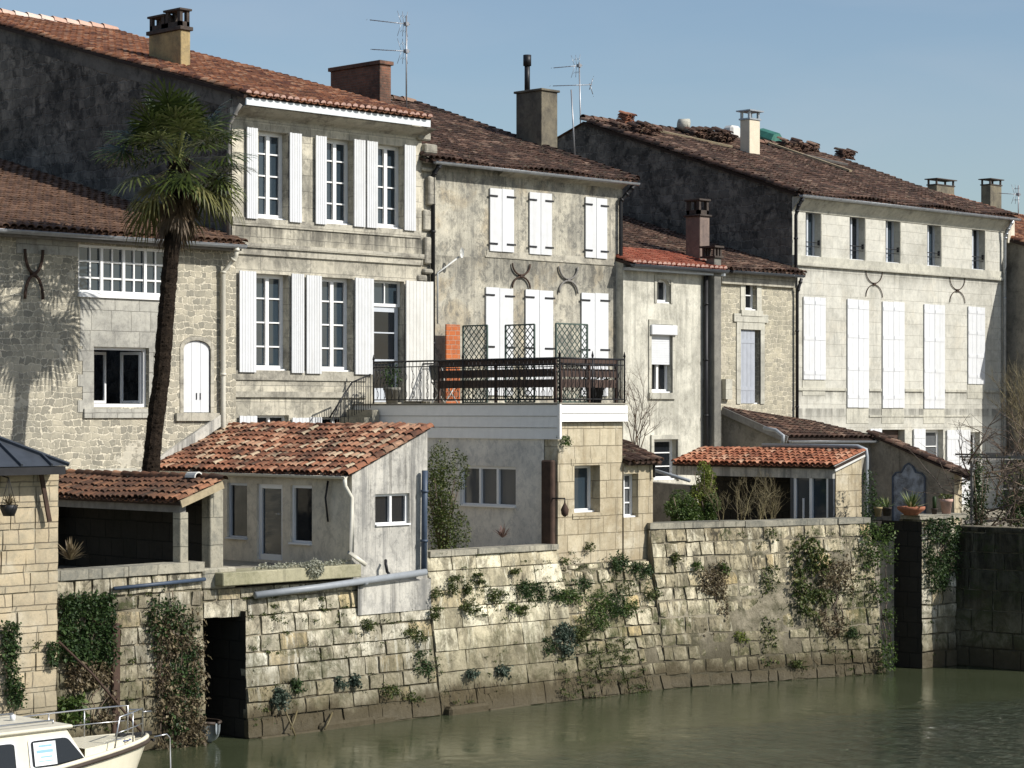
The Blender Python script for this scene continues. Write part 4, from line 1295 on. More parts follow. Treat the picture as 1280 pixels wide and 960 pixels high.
# ------------------------------------------------------------------ HOUSE: narrow cream house and its stone neighbour
Y4 = 38.6
X4a, X4m, X4b = fx(779, Y4), fx(899, Y4), fx(989, Y4)
EV4 = Y4 - .28
ze4 = PY(785, 328, EV4).z
M4 = .29
h4 = thing('narrow_house', 'narrow cream rendered house with rolling shutter between grey house and flue', 'house', (45, Y4, 2.9))
wA = r2((820.5, 838, 349, 379), Y4); wB = r2((813.5, 840, 416, 491), Y4); wC = r2((816, 846, 549, 600), Y4)
m = MB(1)
m.wall(X4a, X4m - .02, 2.8, ze4, Y4, [wA, wB, wC], .26)
zk4 = ze4 + M4 * (48 - EV4) - .1
for x in (X4a, X4m - .02): m.quad((x, Y4, 2.8), (x, 48, 2.8), (x, 48, zk4), (x, Y4, ze4))
m.quad((X4a, 48, 2.8), (X4m - .02, 48, 2.8), (X4m - .02, 48, zk4), (X4a, 48, zk4))
m.build('wall', 'stucco_cream', h4)
ysp = Y4 + 1.45
zsp = ze4 + M4 * (ysp - EV4)
roof(h4, 't_crimson', (X4a - .02, EV4, ze4), (X4m - .05, EV4, ze4), (X4a - .02, ysp, zsp), sp=.19, ex=.27, seed=8, ends='t_end', wave=.005, name='new_roof')
roof(h4, 't_dark', (X4a - .02, ysp, zsp), (X4m, ysp, zsp), (X4a - .02, 48, ze4 + M4 * (48 - EV4)), sp=.185, ex=.27, seed=9, wave=.03)
gutter(h4, (X4a - .05, EV4 - .08, ze4 - .04), (X4m - .1, EV4 - .08, ze4 - .04), .08, 'zinc_dark')
m = MB(2); m.box(X4a, X4m - .05, EV4 + .02, Y4 + .02, ze4 - .18, ze4 - .11); m.build('eave_board', 'zinc', h4)
o = casement(h4, wA, Y4, rec=.14, cols=1, rows=1, leaves=1, fw=.07)
m = MB(3)       # arched head closing the corners of the small window
a0, a1, z0, z1 = wA
for i in range(6):
    x0, x1 = a0 + (a1 - a0) * i / 6, a0 + (a1 - a0) * (i + 1) / 6
    k = lambda x: z1 - .14 + .13 * math.sqrt(max(0, 1 - ((x - a0) / (a1 - a0) * 2 - 1) ** 2))
    m.prism([(x0, k(x0)), (x1, k(x1)), (x1, z1 + .01), (x0, z1 + .01)], 'y', Y4 - .004, Y4 + .14)
m.build('window_arch', 'stucco_cream', h4)
stone_frame(h4, wA, Y4, .09, .025, 'trim_white', sill=False)
o = casement(h4, wB, Y4, rec=.16, cols=1, rows=1, leaves=2, fw=.07)
a0, a1, z0, z1 = wB
m = MB(3)
zr_ = z0 + (z1 - z0) * .47
k = 0; zz = zr_
while zz < z1 - .01:
    m.box(a0 + .02, a1 - .02, Y4 + .06, Y4 + .085, zz + .006, min(zz + .06, z1)); m.box(a0 + .02, a1 - .02, Y4 + .066, Y4 + .078, zz, zz + .006); zz += .06
m.box(a0 - .06, a1 + .12, Y4 - .10, Y4 + .05, z1 - .06, z1 + .20, None, .015)
m.build('rolling_shutter', 'white', h4)
stone_frame(h4, (a0, a1, z0, z1 + .22), Y4, .10, .03, 'trim_white')
a0, a1, z0, z1 = wC
casement(h4, wC, Y4, rec=.16, cols=1, rows=3, leaves=1, fw=.07)
stone_frame(h4, wC, Y4, .10, .05, 'trim_white', sill=False)
xs = fx(893, Y4 - .4)
q = PR(875, 328, EV4, ze4, M4)
ya = PX(857, 320, q.x).y
chimney(h4, q.x, fx(887, q.y), q.y, ya, q.z - .5, PY(875, 270, q.y).z, 'chim_pink', 'mitron', 'clay_dark', .05)
# tall flue up the party wall
xf0, xf1 = fx(893, Y4 - .28), fx(901, Y4 - .28)
m = MB(3); m.box(xf0, xf1 + .02, Y4 - .28, Y4 - .005, 2.8, fz(893, 322, Y4 - .28), None, .01)
fl = m.build('flue', 'flue', h4)
zt = fz(893, 322, Y4 - .28)
m = MB(3)
m.box(xf0 - .04, xf1 + .06, Y4 - .33, Y4 + .18, zt, zt + .05)
for dx in (0, (xf1 - xf0) * .5, xf1 - xf0 - .02):
    for yy in (Y4 - .28, Y4 + .08): m.box(xf0 + dx, xf0 + dx + .06, yy, yy + .06, zt + .05, zt + .27)
m.box(xf0 - .05, xf1 + .07, Y4 - .34, Y4 + .20, zt + .27, zt + .32)
m.build('chimney_cap', 'clay_dark', fl)
pipe(h4, [(xf0 - .13, Y4 - .1, ze4 - .2), (xf0 - .13, Y4 - .1, 3.6)], .06, 'iron', clips=4)

h5 = thing('stone_house', 'small rubble stone house with one faded blue-grey shutter', 'house', (48.5, Y4, 2.9))
wD = r2((931, 945.5, 350, 388), Y4); wE = r2((925, 950, 412, 505), Y4)
m = MB(1)
m.wall(X4m, X4b + .2, 2.8, ze4, Y4, [wD, wE], .25)
for x in (X4m, X4b + .2): m.quad((x, Y4, 2.8), (x, 48, 2.8), (x, 48, zk4), (x, Y4, ze4))
m.quad((X4m, 48, 2.8), (X4b + .2, 48, 2.8), (X4b + .2, 48, zk4), (X4m, 48, zk4))
m.build('wall', 'rubble_small', h5)
roof(h5, 't_dark', (X4m + .02, EV4, ze4 + .02), (X4b + .3, EV4, ze4 + .02), (X4m + .02, 48, ze4 + .02 + M4 * (48 - EV4)), sp=.185, ex=.27, seed=10, wave=.03)
gutter(h5, (X4m + .1, EV4 - .07, ze4 - .03), (X4b + .1, EV4 - .07, ze4 - .03), .06, 'zinc_dark')
m = MB(2); m.box(X4m, X4b + .1, Y4 - .10, Y4 + .02, ze4 - .36, ze4 - .04); m.build('cornice', 'trim', h5)
casement(h5, wD, Y4, rec=.13, cols=1, rows=2, leaves=1, fw=.06)
stone_frame(h5, wD, Y4, .20, .025, 'trim_white')
stone_frame(h5, wE, Y4, .17, .03, 'trim_white', sill=False)
m = MB(2); m.box(wE[0] - .3, wE[1] + .3, Y4 - .05, Y4 + .02, wE[3] + .20, wE[3] + .42); m.build('lintel', 'trim_white', h5)
casement(h5, wE, Y4, rec=.18, cols=1, rows=3, leaves=1, fw=.06)
leaf(h5, (wE[0], wE[0] + (wE[1] - wE[0]) * .8, wE[2] + .02, wE[3] - .02), Y4 + .08, .03, .01, 'blue_grey', 4, battens=(.2, .85))
m = MB(3); m.box(fx(902, Y4), fx(910, Y4), Y4 - .15, Y4, fz(906, 499, Y4), fz(906, 474, Y4)); m.build('meter_box', 'trim_white', h5)

# ------------------------------------------------------------------ HOUSE: white house of five bays
Y5 = 38.8
X5a, X5b = fx(990, Y5), fx(1254, Y5)
EV5 = Y5 - .32
ze5 = PY(995, 241, EV5).z
M5 = .335
yr5 = 46.6; zr5 = ze5 + M5 * (yr5 - EV5)
h6 = thing('limewashed_house', 'long pale limewashed house of five bays with tall closed shutters', 'house', (56, Y5, 2.9))
UW = [r2(t, Y5) for t in ((1007, 1026, 264, 325), (1062, 1081, 269, 329), (1107, 1125, 273, 332), (1159, 1176, 278, 335), (1215, 1231, 284, 340))]
z0 = sum(u[2] for u in UW) / 5; z1 = sum(u[3] for u in UW) / 5
UW = [(u[0], u[1], z0, z1) for u in UW]
GD = [r2(t, Y5) for t in ((1102, 1131, 537, 600), (1157, 1179, 537, 600), (1213, 1225, 540, 600))]
m = MB(1)
m.wall(X5a, X5b, 2.8, ze5, Y5, UW + GD, .3)
m.quad((X5b, Y5, 2.8), (X5b, 54.4, 2.8), (X5b, 54.4, ze5), (X5b, Y5, ze5))
m.build('wall', 'white_house', h6)
m = MB(1)
m.poly([(X5a, Y5, 2.8), (X5a, 54.4, 2.8), (X5a, 54.4, ze5), (X5a, yr5, zr5 - .05), (X5a, EV5 + .1, ze5 - .02), (X5a, Y5, ze5 - .05)])
m.quad((X5a, 54.4, 2.8), (X5b, 54.4, 2.8), (X5b, 54.4, ze5), (X5a, 54.4, ze5))
m.build('gable_wall', 'gable_dark', h6)
roof(h6, 't_dark', (X5a - .12, EV5, ze5), (X5b + .3, EV5, ze5), (X5a - .12, yr5, zr5), sp=.185, ex=.27, seed=12, wave=.05, skip=.004)
m = MB(2); m.quad((X5a - .1, yr5, zr5 - .02), (X5b + .25, yr5, zr5 - .02), (X5b + .25, 54.6, ze5), (X5a - .1, 54.6, ze5)); m.build('roof_back', 't_dark', h6)
verge(h6, 't_dark', (X5a - .1, EV5, ze5 + .02), (X5a - .1, yr5, zr5 + .02), 'verge_tiles', 12)
verge(h6, 't_dark', (X5a - .1, yr5, zr5 + .05), (X5b + .25, yr5, zr5 + .05), 'ridge_tiles', 13, .13, .4)
gutter(h6, (X5a - .1, EV5 - .07, ze5 - .05), (X5b + .3, EV5 - .07, ze5 - .05), .07, 'zinc')
cyma(h6, X5a, X5b + .05, Y5, ze5 - .46, ze5 - .07, .27, 'trim_white')
zb1, zb0 = fz(1120, 329, Y5), fz(1120, 341, Y5)
moulding(h6, X5a + .02, X5b - .02, Y5, [(zb0, zb0 + .09, .09), (zb0 + .09, zb1, .045)], 'trim_white', 'string_course')
zq = fz(1120, 487, Y5)
LS = ((1003, 1031, 372.5, 474.5), (1058, 1085, 375, 509.5), (1102, 1129.5, 377, 510), (1154, 1180, 380, 510.5), (1209, 1230, 383, 480))
zT = sum(fz((a + b) / 2, c_, Y5) for a, b, c_, _ in LS) / 5
prev = X5a + .03
for (a, b, c_, dd) in LS[1:] + ((1254.2, 1255, 0, 0),):
    m = MB(2); m.box(prev, fx(a, Y5) - .03, Y5 - .035, Y5 + .02, zq - .06, zq + .02); prev = fx(b, Y5) + .03
    m.build('string_course', 'trim_white', h6)
for (a, b, c_, dd) in LS:
    xm = (a + b) / 2
    zb_ = fz(xm, dd, Y5)
    for s0, s1 in ((a, xm), (xm, b)):
        leaf(h6, (fx(s0, Y5) + .004, fx(s1, Y5) - .004, zb_, zT), Y5, .03, .012, 'white', 2, battens=(.08, .5, .93) if dd < 480 else (.1, .36, .66, .93))
    if dd < 512:
        m = MB(3); m.box(fx(a, Y5) - .01, fx(b, Y5) + .01, Y5 - .014, Y5 + .02, zb_ - .45, zb_ - .02); m.build('window_apron', 'trim_white', h6)
for u in UW:
    casement(h6, u, Y5, rec=.22, cols=1, rows=1, leaves=2, fw=.06, mat='frame_grey')
    m = MB(3); m.box(u[0] + .003, u[1] - .003, Y5 + .04, Y5 + .2, u[2] + .002, u[2] + .10); m.build('window_sill', 'white', h6)
    zz = u[2] + .48
    m = MB(3); m.tube([(u[0] + .0, Y5 + .06, zz), (u[1] - .0, Y5 + .06, zz)], .014, 6); m.tube([(u[0], Y5 + .06, zz - .12), (u[1], Y5 + .06, zz - .12)], .010, 6); m.box(u[1] - .03, u[1] - .001, Y5 + .03, Y5 + .10, zz - .07, zz + .07)
    m.build('window_rail', 'iron', h6)
    mm = MB(3); e = .0
    mm.box(u[1] + .01, u[1] + .05, Y5 - .012, Y5 + .02, u[2], u[3] + .05); mm.box(u[0] - .04, u[1] + .01, Y5 - .012, Y5 + .02, u[3] + .01, u[3] + .05)
    mm.build('window_surround', 'trim_white', h6)
anchor(h6, PY(1092, 355, Y5), Y5, .72, .82, .013, 'rust', off=.025)
anchor(h6, PY(1196, 363, Y5), Y5, .72, .82, .013, 'rust', off=.025)
for u in (GD[1], GD[2]): casement(h6, u, Y5, rec=.18, cols=1, rows=3, leaves=1, fw=.09)
d = MB(3); d.box(GD[0][0] + .05, GD[0][1] - .05, Y5 + .2, Y5 + .25, 2.9, GD[0][3] - .02); d.build('door', 'wood_dark', h6)
for (a, b, yt) in ((1086, 1100.5, 536), (1140.5, 1155, 536), (1182, 1197, 537), (1197.5, 1211, 537)):
    leaf(h6, (fx(a, Y5), fx(b, Y5), 3.1, fz((a + b) / 2, yt, Y5)), Y5, .03, .03, 'white', 3, battens=(.2, .62, .9))
moulding(h6, fx(1086, Y5), fx(1213, Y5), Y5, [(fz(1150, 521, Y5), fz(1150, 519, Y5), .03)], 'trim_white', 'string_course')
xp = fx(989, Y5 - .1)
pipe(h6, [(X5a + .02, EV5 - .07, ze5 - .1), (X5a + .02, Y5 - .2, ze5 - .35), (X5a + .02, Y5 - .12, ze5 - .6), (X5a + .02, Y5 - .12, 5)], .05, 'iron', clips=5)
pipe(h6, [(X5a - .16, Y5 - .45, ze4 - .1), (X5a - .16, Y5 - .30, ze4 - .5), (X5a - .16, Y5 - .30, 5)], .045, 'iron', clips=4)
pipe(h6, [(X5b - .05, EV5 - .07, ze5 - .1), (X5b - .1, Y5 - .2, ze5 - .45), (X5b - .1, Y5 - .12, ze5 - .7), (X5b - .1, Y5 - .12, 4)], .05, 'zinc', clips=6)
q = PR(937, 194, EV5, ze5, M5)
ya = PX(925, 190, q.x).y
chimney(h6, q.x, fx(950, q.y), q.y, ya, q.z - .6, PY(937, 149, q.y).z, 'chim_cream', 'plate', 'zinc')

# roof works: tile stacks, tarpaulin, battens lying on the white house's roof
def on5(px, py, up=0.0):
    q = PR(px, py, EV5, ze5, M5)
    return q + V((0, 0, up))
tu = V((0, 1, M5)).normalized(); tn = V((0, -M5, 1)).normalized(); tx = V((1, 0, 0))
def stack(px, py, nx, ny, hgt, label, mat='t_dark', seed=1, name='tile_stack'):
    q = on5(px, py)
    rg = random.Random(seed)
    mb = MB(seed)
    for i in range(nx):
        for j in range(ny):
            hh = hgt * rg.uniform(.55, 1.0)
            k = int(hh / .05)
            for a in range(k):
                c = q + tx * (i * .24 + rg.uniform(-.02, .02)) + tu * (j * .42 + rg.uniform(-.08, .08)) + tn * (.10 + a * .05)
                vs = []; sk, sk2 = rg.uniform(-.12, .12), rg.uniform(-.08, .08)
                for du in (0, .4):
                    for s_ in range(5):
                        t = math.pi * s_ / 4
                        vs.append(c + tu * du + tx * (math.cos(t) * .085 + du * sk) + tn * (math.sin(t) * .06 + du * sk2))
                mb.add(vs, [(s_, s_ + 1, s_ + 6, s_ + 5) for s_ in range(4)], None, True)
                mb.add([vs[s_] for s_ in range(5)] + [vs[s_] - tn * .018 for s_ in range(5)], [(s_, s_ + 1, s_ + 6, s_ + 5) for s_ in range(4)])
    return mb.build(name, mat, None, label, 'roof tiles', 'tile stacks on the roof being repaired')
stack(775, 165, 2, 1, .3, 'small stack of old dark tiles nearest the gable peak of the pale house', 't_dark', 1)
stack(783, 162, 2, 1, .42, 'stack topped by bright orange tiles beside the gable peak', 't_bright', 2)
stack(797, 169, 5, 1, .34, 'low row of dark roof tiles left of the round white bucket', 't_dark', 3)
stack(868, 176, 9, 1, .42, 'long row of dark stacked tiles left of the cream chimney', 't_dark', 4)
stack(983, 190, 8, 1, .40, 'row of dark stacked tiles right of the green tarpaulin', 't_dark', 5)
stack(1054, 202, 3, 1, .36, 'isolated dark tile stack farthest right on the pale house roof', 't_dark', 6)
def bar5(p0, p1, wdt, label, mat='wood_tan', name='roof_batten'):
    mb = MB(3)
    a, b = on5(*p0) + tn * .14, on5(*p1) + tn * .14
    mb.bar(a, b, wdt, .06, tn)
    mb.build(name, mat, None, label, 'batten', 'loose battens on the roof being repaired')
bar5((822, 169), (914, 189), .10, 'long pale batten left of the cream chimney')
bar5((960, 184), (1062, 219), .12, 'longest pale batten running down right of the cream chimney')
bar5((1003, 199), (1058, 211), .10, 'grey batten below the right tile row', 'wood_grey')
q = on5(972, 182, .0)
m = MB(3)
pts = [(-.3, 0), (.3, 0), (.34, .2), (.12, .42), (-.2, .36), (-.34, .16)]
m.prism([(p[0], p[1]) for p in pts], 'y', 0, .7)
m.v = [tuple(q + V((v[0], v[1], v[2] + M5 * v[1]))) for v in m.v]
m.build('tarpaulin', 'tarp', None, 'green tarpaulin draped over a heap on the tiled roof', 'tarpaulin')
q = on5(848, 168, .12)
m = MB(3); m.tube([q + V((0, 0, .2)), q + V((.14, -.3, .15))], [.17, .21], 12); m.tube([q + V((.142, -.305, .15)), q + V((.147, -.315, .15))], [.12, .03], 12)
m.build('bucket', 'trim_white', None, 'round white bucket lying among the tile stacks', 'bucket')
q = on5(921, 178, .1)
m = MB(3); m.hull_box(q + V((-.25, 0, 0)), q + V((.25, .4, .45)), .08)
m.build('mortar_sack', 'white_old', None, 'white sack standing left of the cream chimney', 'sack')

# ------------------------------------------------------------------ HOUSE: edge of the house on the far right, and a far row behind
X6 = fx(1262, Y5) - .05
h7 = thing('end_house', 'house at the right edge with dull side wall and brown tiled verge', 'house', (X6 + 2, 36, 2.9))
yb = 35.2
pA = PX(1240, 283, X6)
za = PX(1256, 300, X6).z; y_a = PX(1256, 300, X6).y
sl = .30
zf = za - sl * (y_a - yb)
m = MB(1)
m.poly([(X6, yb, 2.8), (X6, 47, 2.8), (X6, 47, za + sl * (47 - y_a)), (X6, yb, zf)])
m.quad((X6, yb, 2.8), (X6 + 9, yb, 2.8), (X6 + 9, yb, zf), (X6, yb, zf))
m.quad((X6 + 9, yb, 2.8), (X6 + 9, 47, 2.8), (X6 + 9, 47, za + sl * (47 - y_a)), (X6 + 9, yb, zf))
m.quad((X6, 47, 2.8), (X6 + 9, 47, 2.8), (X6 + 9, 47, za + sl * (47 - y_a)), (X6, 47, za + sl * (47 - y_a)))
m.build('wall', 'side_wall', h7)
roof(h7, 't_red', (X6 - .1, yb - .3, zf - sl * .3 + .08), (X6 + 9, yb - .3, zf - sl * .3 + .08), (X6 - .1, 47, za + sl * (47 - y_a) + .08), sp=.22, ex=.3, seed=15)
q = PY(1256, 285, 38.75)
m = MB(2); m.box(X5b + .12, X5b + .5, 38.7, 39.1, fz(1256, 303, 38.7), fz(1256, 270, 38.7)); m.build('parapet', 'plaster_pale', h7)

hf = thing('far_house', 'roof ridge and chimneys of a house behind the pale limewashed one', 'house', (75, 58, 2.9))
m = MB(1)
zf2 = 10.9
m.box(66, 86, 56, 66, 2.8, zf2 - 1.3)
m.prism([(55.6, zf2 - 1.3), (61, zf2 + .2), (66.4, zf2 - 1.3)], 'x', 65.8, 86.2)
m.build('wall', 'side_wall', hf)
for (px0, px1, pt, pb) in ((1171, 1193, 231, 245), (1238, 1252, 231, 270)):
    c0, c1 = PY(px0, pt, 57), PY(px1, pt, 57)
    chimney(hf, c0.x, c1.x, 57, 57.5, 8.6, c0.z - .0, 'chim_cem', 'plate', 'clay_dark')

# ------------------------------------------------------------------ TV aerials
def yagi(name, label, base, top, booms, mast2=None):
    t = thing(name, label, 'aerial', base)
    m = MB(2); m.tube([base, top], .022, 6); m.build('mast', 'alu', t)
    for (c, dirv, L, kind) in booms:
        c = V(c); dv = V(dirv).normalized(); sd = dv.cross(Z1).normalized()
        m = MB(3)
        m.tube([c - dv * .1, c + dv * L], .012, 5)
        n = int(L / .11)
        for i in range(n):
            p = c + dv * (.2 + i * .11)
            m.tube([p - sd * .09, p + sd * .09], .006, 4)
        if kind:
            for s_ in (1, -1):
                for k in range(3):
                    b = c + dv * (.02 + .06 * k)
                    m.tube([b, b + Z1 * (s_ * .34) - dv * (.06 - .16 * k * .5) + sd * .05], .008, 4)
                    m.tube([b - sd * .18 + Z1 * s_ * .2, b + sd * .18 + Z1 * s_ * .2], .006, 4)
            m.box(c.x - .05, c.x + .05, c.y - .05, c.y + .05, c.z - .05, c.z + .05)
        m.build('antenna', 'alu', t)
    return t
b = V((37.5, 45.2, 0)); b.z = PY(508, 126, 45.2).z
bx_ = PY(508, 126, 45.2); tp = PY(508, 20, 45.2); tp.x = bx_.x
left = V((-.72, .7, .0))
yagi('tv_aerial', 'two-tier roof aerial beside the brick chimney', bx_ - Z1 * .5, tp,
     [(PY(508, 30, 45.2), (-.72, .5, .07), 1.0, 1), (PY(508, 64, 45.2), (-.72, .5, .02), .95, 1)])
b0 = PY(727, 190, 46.9)
yagi('tv_aerial', 'tall roof aerial right of the cement chimney', b0 - Z1 * .6, PY(724, 78, 46.9),
     [(PY(724, 82, 46.9), (-.72, .5, -.1), .8, 1)])
b1 = PY(720, 195, 46.2)
yagi('tv_aerial', 'lower roof aerial with horizontal rod between cement chimney and gable', b1 - Z1 * .6, PY(714, 112, 46.2),
     [(PY(736, 106, 46.2), (-.72, .5, -.05), 1.1, 0), (PY(738, 108, 46.2), (.2, -.2, .9), .25, 0), (PY(738, 108, 46.2), (.2, -.2, -.9), .25, 0)])
b2 = V((0, 0, 0)) + PY(1273, 262, 44)
yagi('tv_aerial', 'faint aerial over the house at the right edge', b2 - Z1 * .8, PY(1273, 232, 44), [(PY(1273, 243, 44), (-.7, .6, .05), .7, 1)])

# ------------------------------------------------------------------ QUAY WALLS
QY = 32.45
xs0, xs1 = 25.22, 26.06          # boat slip between the two left walls
blocks('quay_grey', (21.4, QY), (xs0, QY), 0, 3.05, 'quay_wall', 'shaded ivy-hung quay wall left of the dark boat slip', 'quay wall', seed=21, batter=.15, prot=(.015, .05), thick=.45, jit=.02)
blocks('quay', (xs0 + .004, QY), (30.72, QY), 0, 2.72, 'quay_wall', 'quay wall of pale blocks between boat slip and drainpipe corner', 'quay wall', seed=22, batter=.30, batter1=.45, holes=[(-1, xs1 - xs0, -1, 2.22)], course=(.24, .36), width=(.3, .8), prot=(.0, .03), thick=.4, jit=.014, gap=.010)
blocks('quay_plain', (30.74, QY), (34.48, QY - .03), 0, 3.05, 'quay_wall', 'smooth tawny quay wall below the long coping left of the tower', 'quay wall', seed=23, batter=.45, batter1=.7, course=(.32, .45), width=(.5, .95), prot=(.005, .022), thick=.45, gap=.008, jit=.006, relief=.008)
blocks('quay_mossy', (34.5, QY - .03), (37.24, QY - .12), 0, 2.72, 'quay_wall', 'mossy quay wall under the stone tower with square window', 'quay wall', seed=24, batter=.70, batter1=.74, course=(.20, .36), width=(.22, .6), prot=(.0, .04), thick=.5, miss=.02, jit=.022)
QF0, QF1 = (37.26, 32.33), (42.8, 30.5)
blocks('quay_mossy', QF0, QF1, 0, 3.36, 'quay_wall', 'long overgrown quay wall below the garden hedge', 'quay wall', seed=25, batter=.74, batter1=.55, course=(.20, .38), width=(.22, .65), prot=(.0, .038), thick=.5, miss=.02, jit=.02)
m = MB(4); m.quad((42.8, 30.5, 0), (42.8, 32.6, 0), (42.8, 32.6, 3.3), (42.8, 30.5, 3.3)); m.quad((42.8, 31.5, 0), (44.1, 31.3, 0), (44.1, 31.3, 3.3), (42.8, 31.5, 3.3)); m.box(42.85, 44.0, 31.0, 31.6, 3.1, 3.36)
m.build('recess_wall', 'shade_wall', None, 'dark recess wall between overgrown quay wall and right pier', 'wall')
blocks('quay', (44.0, 30.0), (45.2, 29.83), 0, 3.42, 'quay_wall', 'ivy-topped quay pier right of the dark recess', 'quay wall', seed=26, batter=.06, course=(.3, .42), width=(.35, .6), thick=.6, jit=.02)
m = MB(4); m.quad((43.985, 29.9, 0), (43.985, 31.6, 0), (43.985, 31.6, 3.38), (43.985, 29.9, 3.38)); m.build('pier_side', 'shade_wall', bpy.data.objects['quay_wall.005'])
blocks('quay_shade', (45.22, 30.3), (45.36, 27.5), 0, 3.25, 'quay_wall', 'dark shaded quay wall below the pergola at the right edge', 'quay wall', seed=27, course=(.35, .5), width=(.5, 1.0), thick=.5, gap=.01)
m = MB(5); m.box(fx(137.5, QY - .1), fx(147, QY - .1), QY - .19, QY - .02, .0, PY(142, 779, QY - .1).z, None, .015); m.build('wall_shadow_strip', 'rust', None, 'added dark strip for the shadowed step between the two ivy patches', 'shadow strip')  # dark strip added in place of the wall step's shadow
# boat slip interior
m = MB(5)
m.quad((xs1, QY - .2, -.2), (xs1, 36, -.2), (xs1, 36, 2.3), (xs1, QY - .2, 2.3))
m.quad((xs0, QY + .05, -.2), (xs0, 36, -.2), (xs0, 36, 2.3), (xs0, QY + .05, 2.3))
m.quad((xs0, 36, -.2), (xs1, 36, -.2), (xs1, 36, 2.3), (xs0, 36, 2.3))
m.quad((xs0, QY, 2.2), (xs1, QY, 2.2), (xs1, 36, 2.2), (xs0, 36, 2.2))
m.build('boat_slip', 'shade_wall', None, 'shade-coloured dark walls inside the boat slip opening', 'boat slip')
# footing stones at the waterline
rg = random.Random(3)
def footing(x0, x1, yf, label, seed):
    rg = random.Random(seed); mb = MB(seed); x = x0
    while x < x1:
        wv = rg.uniform(.35, 1.5)
        if True:
            y = yf(x)
            mb.hull_box(V((x, y - rg.uniform(-.03, .14), -.3)), V((x + wv + .02, y + .3, rg.uniform(.02, .20))), .05, rg.random())
        x += wv
    mb.build('wall_footing', 'quay_foot', None, label, 'footing')
footing(26.2, 30.7, lambda x: QY - .34, 'low footing stones at the water under the pale block wall', 2)
footing(30.8, 37.0, lambda x: QY - .53 - max(0, x - 34.5) * .07, 'footing stones at the water under the tower', 5)
footing(37.3, 42.6, lambda x: QF0[1] - .58 + (x - QF0[0]) * (QF1[1] - QF0[1]) / (QF1[0] - QF0[0]), 'footing stones at the water under the garden wall', 9)

def coping(P0, P1, z, wd, th, label, seed=1, over=.06, mat='coping'):
    rg = random.Random(seed); P0, P1 = V((*P0, 0)), V((*P1, 0)); d = P1 - P0; L = d.length; d /= L
    nn = V((d.y, -d.x, 0)); nn = nn if nn.y < 0 else -nn
    mb = MB(seed); s_ = 0
    while s_ < L - .05:
        wv = rg.uniform(.55, 1.05)
        if s_ + wv > L - .3: wv = L - s_
        c = P0 + d * (s_ + wv / 2) + nn * (over - wd / 2 + rg.uniform(-.015, .015)) + Z1 * (z + th / 2 + rg.uniform(-.008, .008))
        mb.obox(c, d, nn, Z1, wv / 2 - .006, wd / 2, th / 2)
        s_ += wv
    mb.build('wall_coping', mat, None, label, 'coping')
coping((21.5, QY), (xs0 + .02, QY), 3.055, .45, .17, 'lichened coping on the wall under the carport', 3)
coping((30.8, QY), (34.45, QY - .03), 3.055, .4, .11, 'thin dark coping between shrub and tower', 4)
coping(QF0, QF1, 3.365, .45, .13, 'coping of the garden wall below the hedge', 5, .015)
coping((43.95, 30.0), (45.6, 29.77), 3.425, .6, .10, 'coping under the potted plants on the right pier', 6)
m = MB(2); m.tube([(fx(138, QY), QY - .1, 2.86), (fx(252, QY), QY - .1, 2.92)], .035, 8); m.build('wall_pipe', 'pipe_blue', None, 'blue-grey conduit along the ivy wall below the carport', 'pipe')

# ------------------------------------------------------------------ PIER HOUSE at the far left
YP = 31.8
xa, xb = 18.2, fx(74, YP)
ztp = fz(40, 588, YP)
ph = thing('pier_house', 'pale block building at the left edge with dark zinc hipped roof', 'building', (20.5, YP, 0))
blocks('pier', (xa, YP), (xb, YP), 0, ztp, 'wall', parent=ph, seed=31, course=(.30, .37), width=(.45, .75), prot=(.004, .016), gap=.010, batter=-.08, thick=.5, back='joint_pale', jit=.006, relief=.005)
m = MB(2); m.quad((xb - .01, YP + .04, 0), (xb - .01, YP + 1.5, 0), (xb - .01, YP + 1.5, ztp), (xb - .01, YP + .04, ztp)); m.quad((xa, YP + 1.5, 0), (xb, YP + 1.5, 0), (xb, YP + 1.5, ztp), (xa, YP + 1.5, ztp)); m.build('side_wall', 'pier', ph)
E = PY(86, 582, YP - .45); T0 = PX(-2, 551, 20.9)
zE = E.z
ridge = V((20.1, YP + 1.0, zE + .80))
e0 = V((17.5, E.y, zE)); e2 = V((E.x, YP + 2.4, zE))
m = MB(3)
m.poly([e0, E, ridge, V((17.5, ridge.y, ridge.z))]); m.poly([E, e2, ridge]); m.poly([e0, V((17.5, ridge.y, ridge.z)), V((17.5, YP + 2.4, zE))]); m.poly([e2, V((17.5, YP + 2.4, zE)), V((17.5, ridge.y, ridge.z)), ridge])
ro = m.build('roof', 'zinc_dark', ph)
m = MB(3)
sN = (E - e0).cross(ridge - e0).normalized(); sN = sN if sN.z > 0 else -sN
for t in (.46, .62, .78, .92):
    a = e0.lerp(E, t)
    b = a + (ridge - V((ridge.x, E.y, zE)))
    if b.x > ridge.x:
        k = (E.x - a.x) / (E.x - ridge.x); b = a + (ridge - V((ridge.x, E.y, zE))) * k
    m.bar(a + sN * .02, b + sN * .02, .035, .05, sN)
m.bar(E + sN * .02, ridge + sN * .03, .06, .05, sN)
m.build('roof_seam', 'zinc_dark', ro)
m = MB(3); m.box(17.5, E.x - .05, E.y + .02, YP + 2.3, zE - .14, zE - .01); m.build('eave_soffit', 'iron', ph)
m = MB(3); m.bar(PY(51, 590, YP - .14), PY(62, 652, YP - .10), .07, .04, V((0, 1, 0))); m.build('iron_brace', 'rust', ph)

